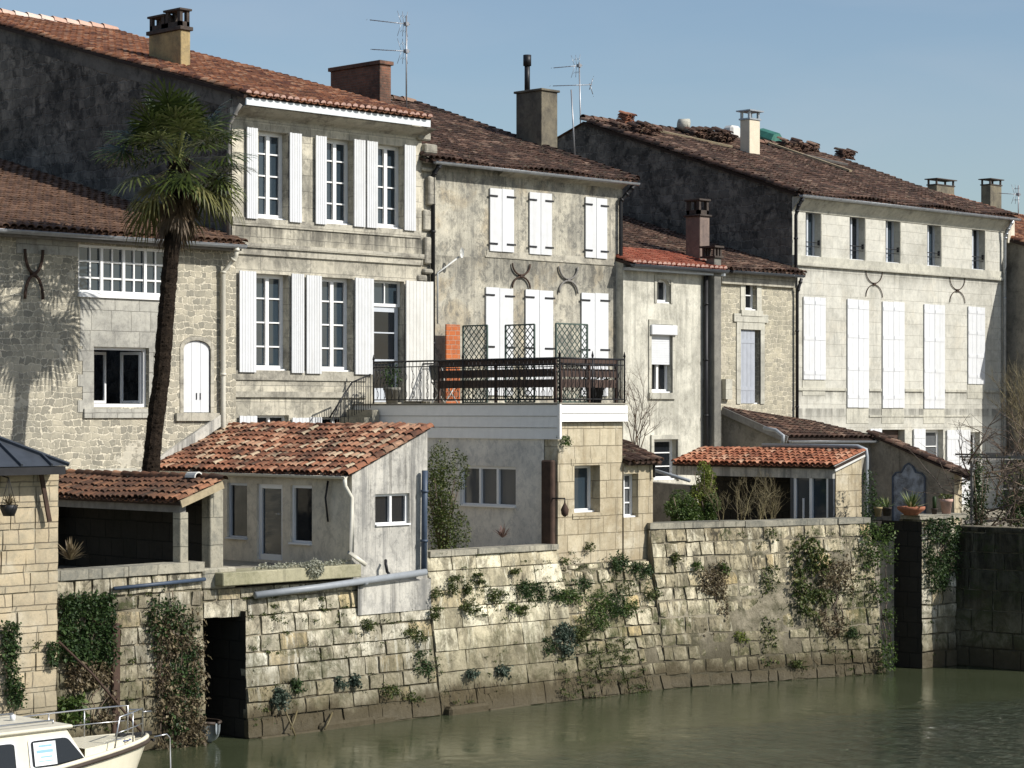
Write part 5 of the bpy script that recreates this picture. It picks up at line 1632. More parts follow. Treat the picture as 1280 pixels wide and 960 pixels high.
# ------------------------------------------------------------------ CARPORT-LIKE SHELTER
XC = 24.8
zb = PX(150, 637, XC).z
ze = zb + .22
yc0, yc1 = 32.55, 37.4
cp = thing('shelter', 'small open shelter with mossy tiles and grey beam above the ivy wall', 'shelter', (25.2, 34, 2.9))
m = MB(2); m.box(XC, XC + .14, yc0, yc1, zb, ze - .02); m.build('beam', 'wood_grey', cp)
XT = 25.62; zt = ze + .33
roof(cp, 't_moss', (XC - .13, yc1, ze - .01), (XC - .13, yc0 - .2, ze - .01), (XT, yc1, zt), sp=.17, ex=.24, seed=32, wave=.02, rmap=lambda c, r, q: q * .8 if c < .93 else .85 + q * .15)
verge(cp, 't_moss', (XT, yc1, zt + .02), (XT, yc0 - .2, zt + .02), 'ridge_tiles', 8, .09)
m = MB(2); m.bar((XC - .12, yc0 - .2, ze - .06), (XT, yc0 - .2, zt - .07), .03, .13); m.build('verge_board', 'wood_tan', cp)
m = MB(2); m.box(XC, XC + .18, yc0 - .02, yc0 + .2, 3.22, zb, None, .01); m.build('post', 'coping', cp)
m = MB(2); m.box(XT - .13, XT + .17, yc0, yc0 + .26, 2.9, PY(270, 612, yc0).z, None, .015); m.build('post', 'coping', cp)
m = MB(2); m.quad((XT + .1, yc0 + .3, 2.9), (XT + .1, yc1, 2.9), (XT + .1, yc1, zt - .03), (XT + .1, yc0 + .3, zt - .03)); m.quad((XC, yc1, 2.9), (XT + .1, yc1, 2.9), (XT + .1, yc1, zt), (XC, yc1, zt)); m.build('back_wall', 'shade_wall', cp)

q = V((XT - .02, yc0 + .35, zt + .05))
m = MB(3)
for k in range(7):
    a0_, a1_ = math.pi * k / 7, math.pi * (k + 1) / 7
    P = lambda a, y, r: (q.x - .0 + math.cos(a) * r * .9 - .1, q.y + y, q.z + math.sin(a) * r)
    m.quad(P(a0_, 0, .11), P(a1_, 0, .11), P(a1_, .3, .10), P(a0_, .3, .10)); m.quad(P(a0_, 0, .11), P(a1_, 0, .11), P(a1_, 0, .085), P(a0_, 0, .085))
m.build('loose_tile', 'white_old', None, 'loose white half-round tile at the corner of the shelter roof', 'roof tile')
# ------------------------------------------------------------------ SUNROOM (lean-to with red tiles)
XA, XB = 28.75, 30.72
YQ = 32.4
zeL = PY(440, 594, YQ).z; zrL = PY(535, 536, YQ).z
ln = thing('sunroom', 'red-tiled lean-to sunroom with white doors and streaked end wall', 'lean-to', (29.7, 35.5, 2.9))
YB = 38.55
def ryX(x0, x1, yt, yb, x): return rectX(x0, x1, yt, yb, x)
wn1 = ryX(284, 309, 604, 674, XA); wn1 = (wn1[0], wn1[1], wn1[2], wn1[3])
dr = ryX(321, 353, 605, 700, XA); wn2 = ryX(363, 390, 606, 681, XA)
zt_ = sum((wn1[3], dr[3], wn2[3])) / 3
wn1 = (*wn1[:3], zt_); wn2 = (*wn2[:3], zt_); dr = (dr[0], dr[1], 2.98, zt_)
m = MB(2); m.wall(YQ, YB, 2.5, zeL - .02, XA, [wn1, wn2, dr], .16, 'y'); m.build('front_wall', 'plaster_pale', ln)
we = r2((469, 512, 617, 657), YQ)
m = MB(3)
zlow = fz(500, 764, YQ)
m.wall(XA, XB, 2.62, zeL - .03, YQ, [we], .18)
m.poly([(XA - .0, YQ, zeL - .03), (XB, YQ, zeL - .03), (XB, YQ, zrL - .0), (XA, YQ, zeL + .03)])
m.quad((XB, YQ, 2.5), (XB, YB, 2.5), (XB, YB, zrL - .05), (XB, YQ, zrL - .05))
m.wall(fx(447, YQ - .09), XB, zlow, 2.63, YQ - .10)
m.quad((fx(447, YQ - .09), YQ - .10, 2.63), (XB, YQ - .10, 2.63), (XB, YQ + .02, 2.66), (fx(447, YQ - .09), YQ + .02, 2.66))
m.quad((XB, YQ - .10, zlow), (XB, YQ + .1, zlow), (XB, YQ + .1, 2.66), (XB, YQ - .10, 2.66))
m.build('end_wall', 'lean_end', ln)
casement(ln, we, YQ, rec=.07, cols=1, rows=1, leaves=2, fw=.05)
casement(ln, wn1, XA, 'y', rec=.05, cols=1, rows=1, leaves=1, fw=.05, mat='frame_grey')
casement(ln, wn2, XA, 'y', rec=.05, cols=1, rows=1, leaves=1, fw=.06, mat='frame')
o = casement(ln, dr, XA, 'y', rec=.05, cols=1, rows=1, leaves=1, fw=.09, mat='frame', name='door', sill=False)
m = MB(2); m.tube([(XA - .0, dr[0] + .06, 3.9), (XA - .05, dr[0] + .06, 3.9), (XA - .05, dr[0] + .16, 3.9)], .012, 6); m.build('handle', 'steel', o)
roof(ln, 't_mix', (XA - .14, YB + .2, zeL + .02), (XA - .14, YQ - .05, zeL + .02), (XB + .02, YB + .2, zrL + .04), sp=.17, ex=.225, seed=33, wave=.035, slab=.03)
verge(ln, 't_mix', (XA - .16, YQ - .04, zeL + .0), (XB + .02, YQ - .04, zrL + .03), 'verge_tiles', 10, .085, .27)
verge(ln, 't_mix', (XB + .03, YB + .2, zrL + .02), (XB + .03, YQ - .05, zrL + .02), 'ridge_tiles', 9, .07)
gutter(ln, (XA - .2, YB, zeL - .02), (XA - .2, YQ - .05, zeL - .02), .055, 'pipe_cream')
g0 = V((XA - .2, YQ - .02, zeL - .06))
pipe(ln, [g0, (XA - .19, YQ - .02, zeL - .2), (XA - .06, YQ - .06, zeL - .42), (XA - .06, YQ - .06, 3.2), PY(436, 690, YQ - .08), PY(457, 706, YQ - .14)], .042, 'pipe_cream')
xp = fx(530, YQ - .12)
pipe(ln, [PY(531, 588, YQ - .12), PY(530.5, 640, YQ - .12), PY(530, 712, YQ - .12), ], .06, 'pipe_blue', clips=2)
m = MB(2)   # iron hook bracket on the shaded wall
y_ = PX(413, 600, XA).y
m.tube([(XA - .06, y_, PX(413, 601, XA).z), (XA - .10, y_ + .03, PX(413, 622, XA).z), (XA - .06, y_, PX(413, 652, XA).z)], .02, 6); m.build('iron_hook', 'iron', ln)
m = MB(2); c = PY(482, 708, YQ - .1); m.tube([c + V((.0, 0, .12)), c + V((-.05, -.06, .05)), c + V((-.03, -.08, -.1)), c + V((.05, -.04, -.14))], .03, 8); m.build('wall_tap', 'iron', ln)
# ledge in front of the sunroom doors with its succulents
m = MB(2); zl_ = PY(365, 710, QY - .1).z
m.box(fx(279, QY - .26), fx(452, QY - .26), QY - .26, QY + .55, zl_ - .24, zl_, None, .015); m.build('terrace_ledge', 'ledge', None, 'long mossy stone ledge below the sunroom doors', 'ledge')
m = MB(2); m.box(26.3, XA - .3, QY + .1, QY + .5, 2.6, zl_ - .245); m.build('ledge_base', 'shade_wall', None, 'dark masonry under the mossy ledge', 'wall')
m = MB(2); m.box(25.24, 26.0, QY - .02, QY + .4, 2.725, 3.1, None, .03); m.build('end_block', 'coping', None, 'weathered block above the boat slip beside the pillar', 'stone block')
XLd = 28.5
m = MB(2); m.box(26.2, XA - .01, QY + .52, 38, 2.3, 2.93); m.build('yard_floor', 'gravel', None, 'small yard floor behind the pale block wall', 'yard', kind='structure')
m = MB(2); m.bar(PY(172, 597, Y1 - .05), PY(277, 524, Y1 - .05), .08, .22, V((0, 1, 0)).cross(PY(277, 524, Y1) - PY(172, 597, Y1)).normalized()); m.build('flashing', 'lean_end', ln)
# diagonal drain pipe on the quay
pp = [PY(319, 744, QY - .18), PY(400, 734, QY - .2), PY(532, 715, YQ - .2)]
m = MB(2); m.tube(pp, .065, 12); q = PY(455, 727, QY - .2); dd = (pp[2] - pp[1]).normalized(); m.tube([q - dd * .05, q + dd * .05], .08, 12); m.build('drain_pipe', 'pipe_grey', None, 'grey drain pipe slanting along the top of the quay wall', 'pipe')

# ------------------------------------------------------------------ TERRACE HOUSE with its railed deck
XT0, XT1 = 34.5, fx(777, 32.5)
YT = 32.5
zdk = PY(693, 503.5, YT).z
th = thing('terrace_house', 'white-clad roof terrace on grey annexe and stone tower', 'terrace', (35.5, 35.6, 2.9))
zc1 = PX(600, 548, XT0).z
gw = rectX(575, 645, 583, 634, XT0)
m = MB(2); m.wall(YT + .35, Y2 - .01, 2.7, zc1 + .02, XT0, [gw], .14, 'y')
m.quad((XT1, YT + .3, 2.7), (XT1, Y2, 2.7), (XT1, Y2, zdk - .3), (XT1, YT + .3, zdk - .3))
m.build('side_wall', 'plaster_grey', th)
casement(th, gw, XT0, 'y', rec=.05, cols=1, rows=1, leaves=3, fw=.055, glass='glass_net')
tw = r2((718, 750, 582, 641), YT - .03)
m = MB(3)
zt2 = fz(735, 528, YT)
m.wall(XT0 + .02, XT1 - .01, 2.72, zt2, YT - .03, [tw], .34)
m.quad((XT0 + .02, YT - .03, 2.72), (XT0 + .02, YT + .36, 2.72), (XT0 + .02, YT + .36, zt2), (XT0 + .02, YT - .03, zt2))
m.quad((XT1 - .01, YT - .03, 2.72), (XT1 - .01, YT + .3, 2.72), (XT1 - .01, YT + .3, zt2), (XT1 - .01, YT - .03, zt2))
m.build('tower_wall', 'tower', th)
casement(th, tw, YT - .03, rec=.27, cols=1, rows=1, leaves=1, fw=.06)
m = MB(3); m.box(tw[0] - .06, tw[1] + .02, YT - .05, YT, tw[2] - .12, tw[2] - .008); m.box(tw[0] - .10, tw[1] + .12, YT - .042, YT, tw[3] + .008, tw[3] + .15); m.build('window_surround', 'tower', th)
m = MB(4)
nb = 3
for i in range(nb):     # weatherboards on the long side
    z0 = zc1 + (zdk - .03 - zc1) * i / nb; z1 = zc1 + (zdk - .03 - zc1) * (i + 1) / nb
    m.add([(XT0 - .05, YT - .12, z0), (XT0 - .05, Y2 - .02, z0), (XT0 - .03, Y2 - .02, z1 - .01), (XT0 - .03, YT - .12, z1 - .01), (XT0, YT - .12, z0), (XT0, Y2 - .02, z0), (XT0, Y2 - .02, z1 - .01), (XT0, YT - .12, z1 - .01)],
          [(0, 1, 2, 3), (0, 4, 5, 1), (3, 2, 6, 7), (0, 3, 7, 4)])
zf_ = fz(735, 527, YT - .12)
for i in range(2):
    z0 = zf_ + (zdk - .03 - zf_) * i / 2; z1 = zf_ + (zdk - .03 - zf_) * (i + 1) / 2
    m.add([(XT0 - .03, YT - .15, z0), (XT1 + .04, YT - .15, z0), (XT1 + .04, YT - .13, z1 - .008), (XT0 - .03, YT - .13, z1 - .008), (XT0 - .03, YT - .1, z0), (XT1 + .04, YT - .1, z0), (XT1 + .04, YT - .1, z1 - .008), (XT0 - .03, YT - .1, z1 - .008)],
          [(0, 1, 2, 3), (0, 4, 5, 1), (3, 2, 6, 7), (1, 5, 6, 2)])
m.box(XT0 - .06, XT0 - .001, YT - .16, YT - .09, zc1, zdk - .03)
m.build('cladding', 'clad', th)
m = MB(4); m.box(XT0 - .06, XT1 + .05, YT - .16, Y2 - .02, zdk - .026, zdk); m.box(XT0, XT1, YT - .1, Y2 - .02, zdk - .4, zdk - .03); m.build('deck', 'gravel', th)
m = MB(4)
for x in (.3, .75, 1.2, 1.65): m.box(XT0 + x, XT0 + x + .28, YT - .10, YT + .1, zt2 + .0, zt2 + .06)
m.build('joist_end', 'wood_dark', th)
m = MB(4); m.box(XT0 - .16, XT0 - .02, YT - .02, YT + .30, 3.0, PX(686, 575, XT0).z, None, .03); m.build('timber_post', 'rust', th)
# iron railing
m = MB(5)
zr_ = zdk + .93
xr0, xr1, yr0 = XT0 - .0, XT1 - .02, YT - .10
ybk = PX(467, 500, XT0).y
for (a, b) in (((xr0, ybk), (xr0, yr0)), ((xr0, yr0), (xr1, yr0)), ((xr1, yr0), (xr1, Y3 - .1))):
    A, B_ = V((*a, 0)), V((*b, 0)); L = (B_ - A).length
    for zz, r_ in ((zr_, .022), (zr_ - .12, .012), (zdk + .08, .014)): m.tube([A + Z1 * zz, B_ + Z1 * zz], r_, 6)
    n = int(L / .115)
    for i in range(n + 1):
        p = A.lerp(B_, i / n)
        m.tube([p + Z1 * (zdk + .08), p + Z1 * zr_], .008, 4)
        if i % 2 and i < n:     # bellied scroll bars
            sd = (B_ - A).normalized()
            m.tube([p + sd * .05 * math.sin(k * 1.05) + Z1 * (zdk + .1 + k * .065) for k in range(12)], .008, 4)
    for p in (A, B_, A.lerp(B_, .5)):
        m.tube([p + Z1 * zdk, p + Z1 * (zr_ + .05)], .02, 6); m.tube([p + Z1 * (zr_ + .05), p + Z1 * (zr_ + .10), p + Z1 * (zr_ + .17)], [.03, .022, .003], 6)
m.build('railing', 'iron', th)
# white stair rail at the back left of the terrace
m = MB(5)
q0, q1, q2 = PY(463, 468, 37.9), PY(440, 478, 37.9), PY(412, 522, 37.9)
for a, b in ((q0, q1), (q1, q2)): m.tube([a, b], .018, 6)
for i in range(9):
    p = q0.lerp(q1, i / 8); m.tube([p, V((p.x, p.y, p.z - .75))], .011, 4)
for i in range(5):
    p = q1.lerp(q2, (i + 1) / 6); m.tube([p, V((p.x, p.y, p.z - .75))], .011, 4)
m.build('stair_rail', 'iron', None, 'thin iron stair rail left of the terrace railing', 'stair rail')
m = MB(5)
for i in range(6):
    m.box(q2.x + .1 + i * .22, q2.x + .32 + i * .22, 37.85, 38.7, 2.9, 5.1 + i * .17)
m.build('terrace_stairs', 'coping', None, 'stone stairs rising to the terrace behind the sunroom roof', 'stairs')
# slatted boards inside the railing
def slats(a, b, label):
    mb = MB(6); A, B_ = V((*a, 0)), V((*b, 0))
    for k, z in enumerate((zr_ - .06, zr_ - .30, zr_ - .52)):
        mb.bar(A + Z1 * z, B_ + Z1 * z, .03, .17)
    for p in (A, A.lerp(B_, .5), B_): mb.bar(p + Z1 * (zdk + .005), p + Z1 * (zr_ + .02), .05, .05)
    mb.build('slat_screen', 'wood_dark', None, label, 'slat screen')
slats((xr0 + .10, PX(545, 480, XT0).y), (xr0 + .10, YT + .12), 'brown slatted screen along the shaded side of the terrace railing')
slats((xr0 + .2, YT + .06), (xr1 - .08, YT + .06), 'brown slatted screen along the sunlit front of the terrace railing')
def trellis(c0, c1, z0, z1, label):
    t = thing('trellis', label, 'trellis', (*((V(c0) + V(c1)) / 2), z0), 'green trellis panels on the terrace')
    mb = MB(7); A, B_ = V((*c0, 0)), V((*c1, 0)); L = (B_ - A).length; d = (B_ - A) / L; up = V((0, 0, 1)); nn = d.cross(up)
    for a, b in ((A + Z1 * z0, A + Z1 * z1), (B_ + Z1 * z0, B_ + Z1 * z1), (A + Z1 * z0, B_ + Z1 * z0), (A + Z1 * z1, B_ + Z1 * z1)):
        mb.bar(a, b, .03, .035, nn)
    mb.build('trellis_frame', 'trellis', t)
    lb = MB(7); Hh = z1 - z0; st = .155
    for sg in (1, -1):
        k = -Hh
        while k < L:
            s0, s1 = max(0, k), min(L, k + Hh)
            if s1 > s0 + .03:
                za, zb_ = s0 - k, s1 - k
                if sg < 0: za, zb_ = Hh - za, Hh - zb_
                lb.bar(A + d * s0 + Z1 * (z0 + za), A + d * s1 + Z1 * (z0 + zb_), .018, .010, nn)
            k += st
    lb.build('lattice', 'trellis', t)
xt = XT0 + .2
def ty(px): return PX(px, 450, xt).y
trellis((xt, ty(579)), (xt, ty(609)), zdk + .02, PX(594, 407, xt).z, 'green lattice trellis beside the orange brick screen')
trellis((xt, ty(632)), (xt, ty(668)), zdk + .02, PX(650, 406, xt).z, 'middle green lattice trellis on the terrace')
yt_ = YT + .16
trellis((fx(695, yt_), yt_), (fx(734, yt_), yt_), zdk + .02, fz(714, 405, yt_), 'green lattice trellis at the sunlit front corner of the terrace')
a, b = PY(558, 447, Y3 - .35), PY(575, 406, Y3 - .35)
m = MB(7); m.box(a.x, b.x, Y3 - .35, Y3 - .31, zdk + .005, b.z); m.build('brick_screen', 'orange_panel', None, 'orange brick screen at the back of the terrace', 'brick screen')
# terrace pots and garden chair
def pot(loc, r, h, label, mat='terracotta', group=None, rim=True, name='flower_pot', cat='flower pot'):
    t = thing(name, label, cat, loc, group)
    mb = MB(8)
    prof = [(r * .68, 0), (r * .92, h * .8), (r * 1.05, h * .82), (r * 1.05, h), (r * .88, h), (r * .84, h * .86)]
    mb.lathe(loc, prof, 16); mb.build('pot', mat, t)
    e = MB(8); e.lathe((loc[0], loc[1], loc[2] + h * .8), [(r * .86, 0), (r * .6, h * .05), (.01, h * .08)], 12); e.build('soil', 'earth', t)
    return t
def bush_in(t, loc, rad, n, size, mat, seed):
    mb = MB(seed); leaves(mb, loc, rad, n, size, random.Random(seed)); mb.build('foliage', mat, t)
pc = PX(490, 497, XT0 + .35)
t = pot((pc.x, pc.y, zdk + .002), .19, .36, 'grey pot with leafy plant behind the terrace railing', 'flue'); bush_in(t, (pc.x, pc.y, zdk + .6), (.24, .24, .28), 160, .09, 'leaf_dark', 3)
pc = PY(660, 495, YT + 1.0)
t = pot((36.3, YT + .55, zdk + .002), .2, .35, 'dark planter with low shrub at the terrace front', 'iron'); bush_in(t, (36.3, YT + .55, zdk + .5), (.28, .25, .22), 160, .08, 'leaf_dark', 4)
gc = PX(556, 492, XT0 + .5)
t = thing('garden_chair', 'folding garden chair with white frame on the terrace', 'chair', (gc.x, gc.y, zdk))
m = MB(9); g_ = V((gc.x, gc.y, zdk))
for s_ in (-.2, .2):
    m.tube([g_ + V((-.2, s_, .0)), g_ + V((.2, s_, .46))], .014, 6); m.tube([g_ + V((.2, s_, .0)), g_ + V((-.2, s_, .46)), g_ + V((-.3, s_, .85))], .014, 6)
m.build('frame', 'iron_white', t)
m = MB(9); m.box(gc.x - .22, gc.x + .22, gc.y - .2, gc.y + .2, zdk + .45, zdk + .47); m.build('seat', 'flue', t)
m = MB(9); m.quad(g_ + V((-.215, -.2, .52)), g_ + V((-.215, .2, .52)), g_ + V((-.29, .2, .85)), g_ + V((-.29, -.2, .85))); m.build('backrest', 'flue', t)
# bracket lantern on the tower corner
t = thing('wall_lantern', 'dark lantern hanging from a bracket at the tower corner', 'lantern', PY(707, 640, YT - .35))
m = MB(9); br0, br1 = PY(691, 623, YT - .02), PY(706, 623, YT - .35)
m.tube([br0, br1, br1 - Z1 * .1], .016, 6); m.build('bracket', 'iron', t)
m = MB(9); m.lathe(br1 - Z1 * .38, [(.02, 0), (.07, .05), (.085, .15), (.04, .24), (.015, .29)], 8); m.build('lantern_body', 'rust', t)

# bay with the mossy little roof
YBY = YT - .06
XBa, XBb = XT1 + .0, fx(816, YBY)
zbt = fz(797, 577, YBY)
by = thing('stone_bay', 'small stone bay with mossy tiled hood right of the tower', 'bay', ((XBa + XBb) / 2, YBY, 2.72))
bw = r2((778.5, 798, 592, 647), YBY)
m = MB(3); m.wall(XBa, XBb, 2.72, zbt, YBY, [bw], .28); m.quad((XBb, YBY, 2.72), (XBb, YBY + 1.2, 2.72), (XBb, YBY + 1.2, zbt), (XBb, YBY, zbt)); m.build('wall', 'tower', by)
casement(by, bw, YBY, rec=.18, cols=2, rows=3, leaves=1, fw=.05)
roof(by, 't_dark', (XBa, YBY - .16, zbt), (XBb + .12, YBY - .16, zbt), (XBa, YBY + 1.0, zbt + .42), sp=.19, ex=.26, seed=40)
m = MB(3); m.box(XBb - .05, XBb - .03, YBY - .10, YBY - .04, zbt - .35, zbt + .1); m.build('downpipe', 'iron', by)

# ------------------------------------------------------------------ GARDEN SIDE: brown wall, porch, old lean-to, rear outbuilding
GX = 40.0
zg = PX(830, 598, GX).z
m = MB(3)
m.add([(GX, 33.5, 2.9), (GX, 38.5, 2.9), (GX, 38.5, zg + .1), (GX, 33.5, zg - .15), (GX + .25, 33.5, 2.9), (GX + .25, 38.5, 2.9), (GX + .25, 38.5, zg + .1), (GX + .25, 33.5, zg - .15)], [(0, 1, 2, 3), (4, 7, 6, 5), (3, 2, 6, 7), (0, 3, 7, 4), (1, 5, 6, 2)])
m.build('garden_wall', 'side_wall', None, 'brown shaded garden wall behind the hedge', 'wall')
m = MB(3); m.tube([PX(815, 587, GX - .05), PX(832, 592, GX - .05), PX(862, 601, GX - .05)], .04, 8); m.build('wall_pipe', 'pipe_grey', None, 'grey pipe on top of the brown garden wall', 'pipe')
YPq = 31.35
XP0, XP1 = fx(1043, YPq), fx(1077, YPq)
zpe = PX(1040, 582, XP0).z; zpr = zpe + .33
ypb = PX(848, 576, XP0).y
po = thing('porch', 'narrow garden porch with bright orange tiles and sliding glass doors', 'porch', (42, 33, 2.9))
m = MB(3); m.box(XP0 - .04, XP0 + .1, YPq + .02, ypb, zpe - .30, zpe - .03); m.build('beam', 'lean_end', po)
roof(po, 't_bright', (XP0 - .12, ypb + .1, zpe), (XP0 - .12, YPq - .1, zpe), (XP1, ypb + .1, zpr), sp=.17, ex=.22, seed=41, wave=.01)
m = MB(3); m.bar((XP0 - .1, YPq - .08, zpe - .07), (XP1, YPq - .08, zpr - .07), .03, .13); m.build('verge_board', 'white_old', po)
m = MB(3); m.wall(XP0 + .05, XP1, 2.9, zpe - .05, YPq); m.poly([(XP0 + .05, YPq, zpe - .05), (XP1, YPq, zpe - .05), (XP1, YPq, zpr - .06)]); m.quad((XP1, YPq, 2.9), (XP1, ypb, 2.9), (XP1, ypb, zpr - .06), (XP1, YPq, zpr - .06)); m.build('end_wall', 'tower', po)
m = MB(3); m.quad((XP1 - .06, YPq + .05, 2.9), (XP1 - .06, ypb, 2.9), (XP1 - .06, ypb, zpr - .1), (XP1 - .06, YPq + .05, zpr - .1)); m.build('back_wall', 'shade_wall', po)
sd_ = rectX(992, 1036, 592, 660, XP0); sd_ = (sd_[0], sd_[1], 2.95, sd_[3])
casement(po, sd_, XP0 - .06, 'y', rec=.06, cols=1, rows=1, leaves=2, fw=.07, name='sliding_door', sill=False)
m = MB(3); m.box(XP0 - .02, XP0 + .08, sd_[1], sd_[1] + .08, 2.9, zpe - .3); m.build('post', 'zinc_dark', po)
m = MB(3); m.box(XP0 - .02, XP0 + .04, YPq + .02, max(sd_[0], YPq + .08), 2.9, zpe - .3); m.build('post', 'zinc_dark', po)
m = MB(3); yy = PX(1008, 640, XP0).y; m.box(XP0 - .10, XP0 - .075, yy, yy + .04, 2.95, 3.9); m.build('door_bar', 'white', po)
m = MB(3); m.tube([(XP1 - .05, ypb - 1.8, zpr + .1), (XP1 - .02, YPq + .1, zpr + .1), (XP1 + .12, YPq - .04, zpr + .02), (XP1 + .12, YPq - .06, zpr - .15), (XP1 + .08, YPq - .06, 3.4)], .05, 10); m.build('downpipe', 'pipe_grey', po)
# old lean-to behind
tl, tr, br_, bl = PY(903, 512, Y4 - .02), PY(1012, 529, Y4 - .02), PY(1096, 549, 36.4), PY(985, 548.5, 36.4)
ol = thing('old_lean_to', 'old dark-tiled lean-to roof behind the orange porch', 'lean-to', (49.5, 37.5, 2.9))
n_ = (br_ - bl).cross(tl - bl).normalized(); n_ = n_ if n_.z > 0 else -n_
rows_, cols_ = 9, 18
mb = MB(44); rg = random.Random(44)
for i in range(cols_):
    for j in range(rows_):
        f = lambda a, b: (bl.lerp(br_, a)).lerp(tl.lerp(tr, a), b)
        c0, c1 = f((i + .5) / cols_, j / rows_), f((i + .5) / cols_, (j + 1.25) / rows_)
        sx = (f((i + 1) / cols_, j / rows_) - f(i / cols_, j / rows_)) * .46
        vs = []
        for (c_, k_, lf) in ((c0, 1, .035), (c1, .82, .004)):
            for k in range(5):
                t = math.pi * k / 4
                vs.append(c_ + sx * (math.cos(t) * k_) + n_ * (math.sin(t) * .085 + lf + rg.uniform(-.004, .004)))
        mb.add(vs, [(k, k + 1, k + 6, k + 5) for k in range(4)], None, True)
mb.build('roof', 't_dark', ol)
m = MB(3)
dn = n_ * -.08
m.add([bl, br_, tr, tl, bl + dn, br_ + dn, tr + dn, tl + dn], [(0, 1, 2, 3), (4, 7, 6, 5), (0, 4, 5, 1), (1, 5, 6, 2), (3, 7, 4, 0)]); m.build('roof_boards', 'under', ol)
m = MB(3); m.poly([(bl.x + .1, bl.y + .1, 2.9), (tl.x + .05, tl.y, 2.9), tl + dn, bl + dn + V((.1, .1, 0))]); m.quad((bl.x + .1, bl.y + .1, 2.9), (br_.x, br_.y + .1, 2.9), br_ + dn + V((0, .1, 0)), bl + dn + V((.1, .1, 0))); m.build('wall', 'side_wall', ol)
m = MB(3); m.bar(bl - Z1 * .02 + V((-.03, 0, 0)), tl - Z1 * .02 + V((-.03, 0, 0)), .03, .18); m.build('verge_board', 'wood_grey', ol)
gutter(ol, bl + V((0, -.07, -.05)), br_ + V((0, -.07, -.05)), .06, 'zinc')
m = MB(3); m.tube([PX(955, 535, 45.5), PX(970, 538, 45.5), PX(979, 545, 45.5), PX(978, 554, 45.5)], .05, 8); m.build('downpipe', 'pipe_grey', ol)
# outbuilding with the tile picture
XO = 51.3
pA, pB = PX(1097, 547, XO), PX(1213, 599, XO)
yo0 = PX(1193, 640, XO).y
ob = thing('outbuilding', 'low outbuilding with sloping dark verge and blue tile picture on its shaded wall', 'outbuilding', (52, 35, 2.9))
slo_ = (pB.z - pA.z) / (pB.y - pA.y)
zA = lambda y: pA.z + slo_ * (y - pA.y)
m = MB(3); m.poly([(XO, yo0, 2.9), (XO, 38.6, 2.9), (XO, 38.6, zA(38.6) * .0 + zA(36.6) + .1), (XO, 36.6, zA(36.6)), (XO, yo0, zA(yo0))]); m.build('side_wall', 'side_wall', ob)
m = MB(3); m.wall(XO, XO + .36, 2.9, zA(yo0), yo0); m.quad((XO + .36, yo0, 2.9), (XO + .36, 38, 2.9), (XO + .36, 38, zA(36.6)), (XO + .36, yo0, zA(yo0))); m.build('front_wall', 'tower', ob)
roof(ob, 't_dark', (XO - .08, pB.y, pB.z + .03), (XO + .36, pB.y, pB.z + .03), (XO - .08, 36.6, zA(36.6) + .03), sp=.21, ex=.28, seed=45, slab=.04)
yc_ = PX(1137, 620, XO).y; z0 = PX(1137, 655, XO).z; z1 = PX(1137, 596, XO).z; hw = abs(PX(1117, 620, XO).y - PX(1157, 620, XO).y) / 2
m = MB(3)
pr = [(yc_ - hw, z0), (yc_ + hw, z0), (yc_ + hw, z1), (yc_ + hw * .8, z1 + .10), (yc_ + hw * .45, z1 + .12), (yc_ + hw * .22, z1 + .30), (yc_, z1 + .36), (yc_ - hw * .22, z1 + .30), (yc_ - hw * .45, z1 + .12), (yc_ - hw * .8, z1 + .10), (yc_ - hw, z1)]
m.prism(pr, 'x', XO - .04, XO - .002); o = m.build('tile_picture', 'tile_blue', ob)
m = MB(3)
for a, b in zip(pr, pr[1:] + pr[:1]): m.bar((XO - .05, a[0], a[1]), (XO - .05, b[0], b[1]), .04, .03, V((1, 0, 0)))
m.build('picture_border', 'pipe_blue', o)

# pergola at the right edge
pg = thing('pergola', 'timber pergola woven with bare vines at the right edge', 'pergola', (47.5, 28.5, 2.75))
m = MB(4); tw_ = MB(5); rg = random.Random(17)
zpg = HC - (574 - YH) * 54.5 / FPX
zp2 = HC - (612 - YH) * 54.5 / FPX
for (x0_, y, zz) in ((45.9, 30.0, zpg), (45.9, 28.0, zpg)):
    m.bar((x0_, y, zz), (52.5, y, zz), .05, .06)
for x in (46.3, 47.6, 49.0, 50.4, 51.8):
    m.bar((x, 26.5, zpg + .06), (x, 30.4 if x < 48.4 else 32.3, zpg + .06), .04, .045)
for (x, y) in ((46.2, 30.0), (48.9, 30.0), (51.6, 30.0), (46.2, 28.0), (48.9, 28.0)):
    m.bar((x, y, 2.7), (x, y, zpg), .06, .06)
m.bar((45.9, 30.0, zp2), (52.5, 30.0, zp2), .035, .04); m.bar((45.9, 29.98, 3.3), (52.5, 29.98, 3.3), .05, .07)
m.build('frame', 'wood_grey', pg)
for i in range(95):
    x, y = rg.uniform(45.9, 51), rg.choice((30, 30, 29.5, 29, 28))
    twigs(tw_, (x, y, rg.uniform(3, zpg)), (rg.uniform(-1, 1), rg.uniform(-.4, .4), rg.uniform(-.2, .8)), rg.uniform(.8, 1.6), .022, 2, rg, .6, .0)
tw_.build('vine', 'twig', pg)
lf = MB(6)
for i in range(1500):
    oneleaf(lf, V((rg.uniform(45.9, 52), rg.choice((30, 29.6, 29, 28)) + rg.gauss(0, .2), rg.uniform(2.75, zpg + .1))), rg.uniform(.05, .10), rg, .4)
lf.build('leaf_remnants', 'leaf_moss', pg)

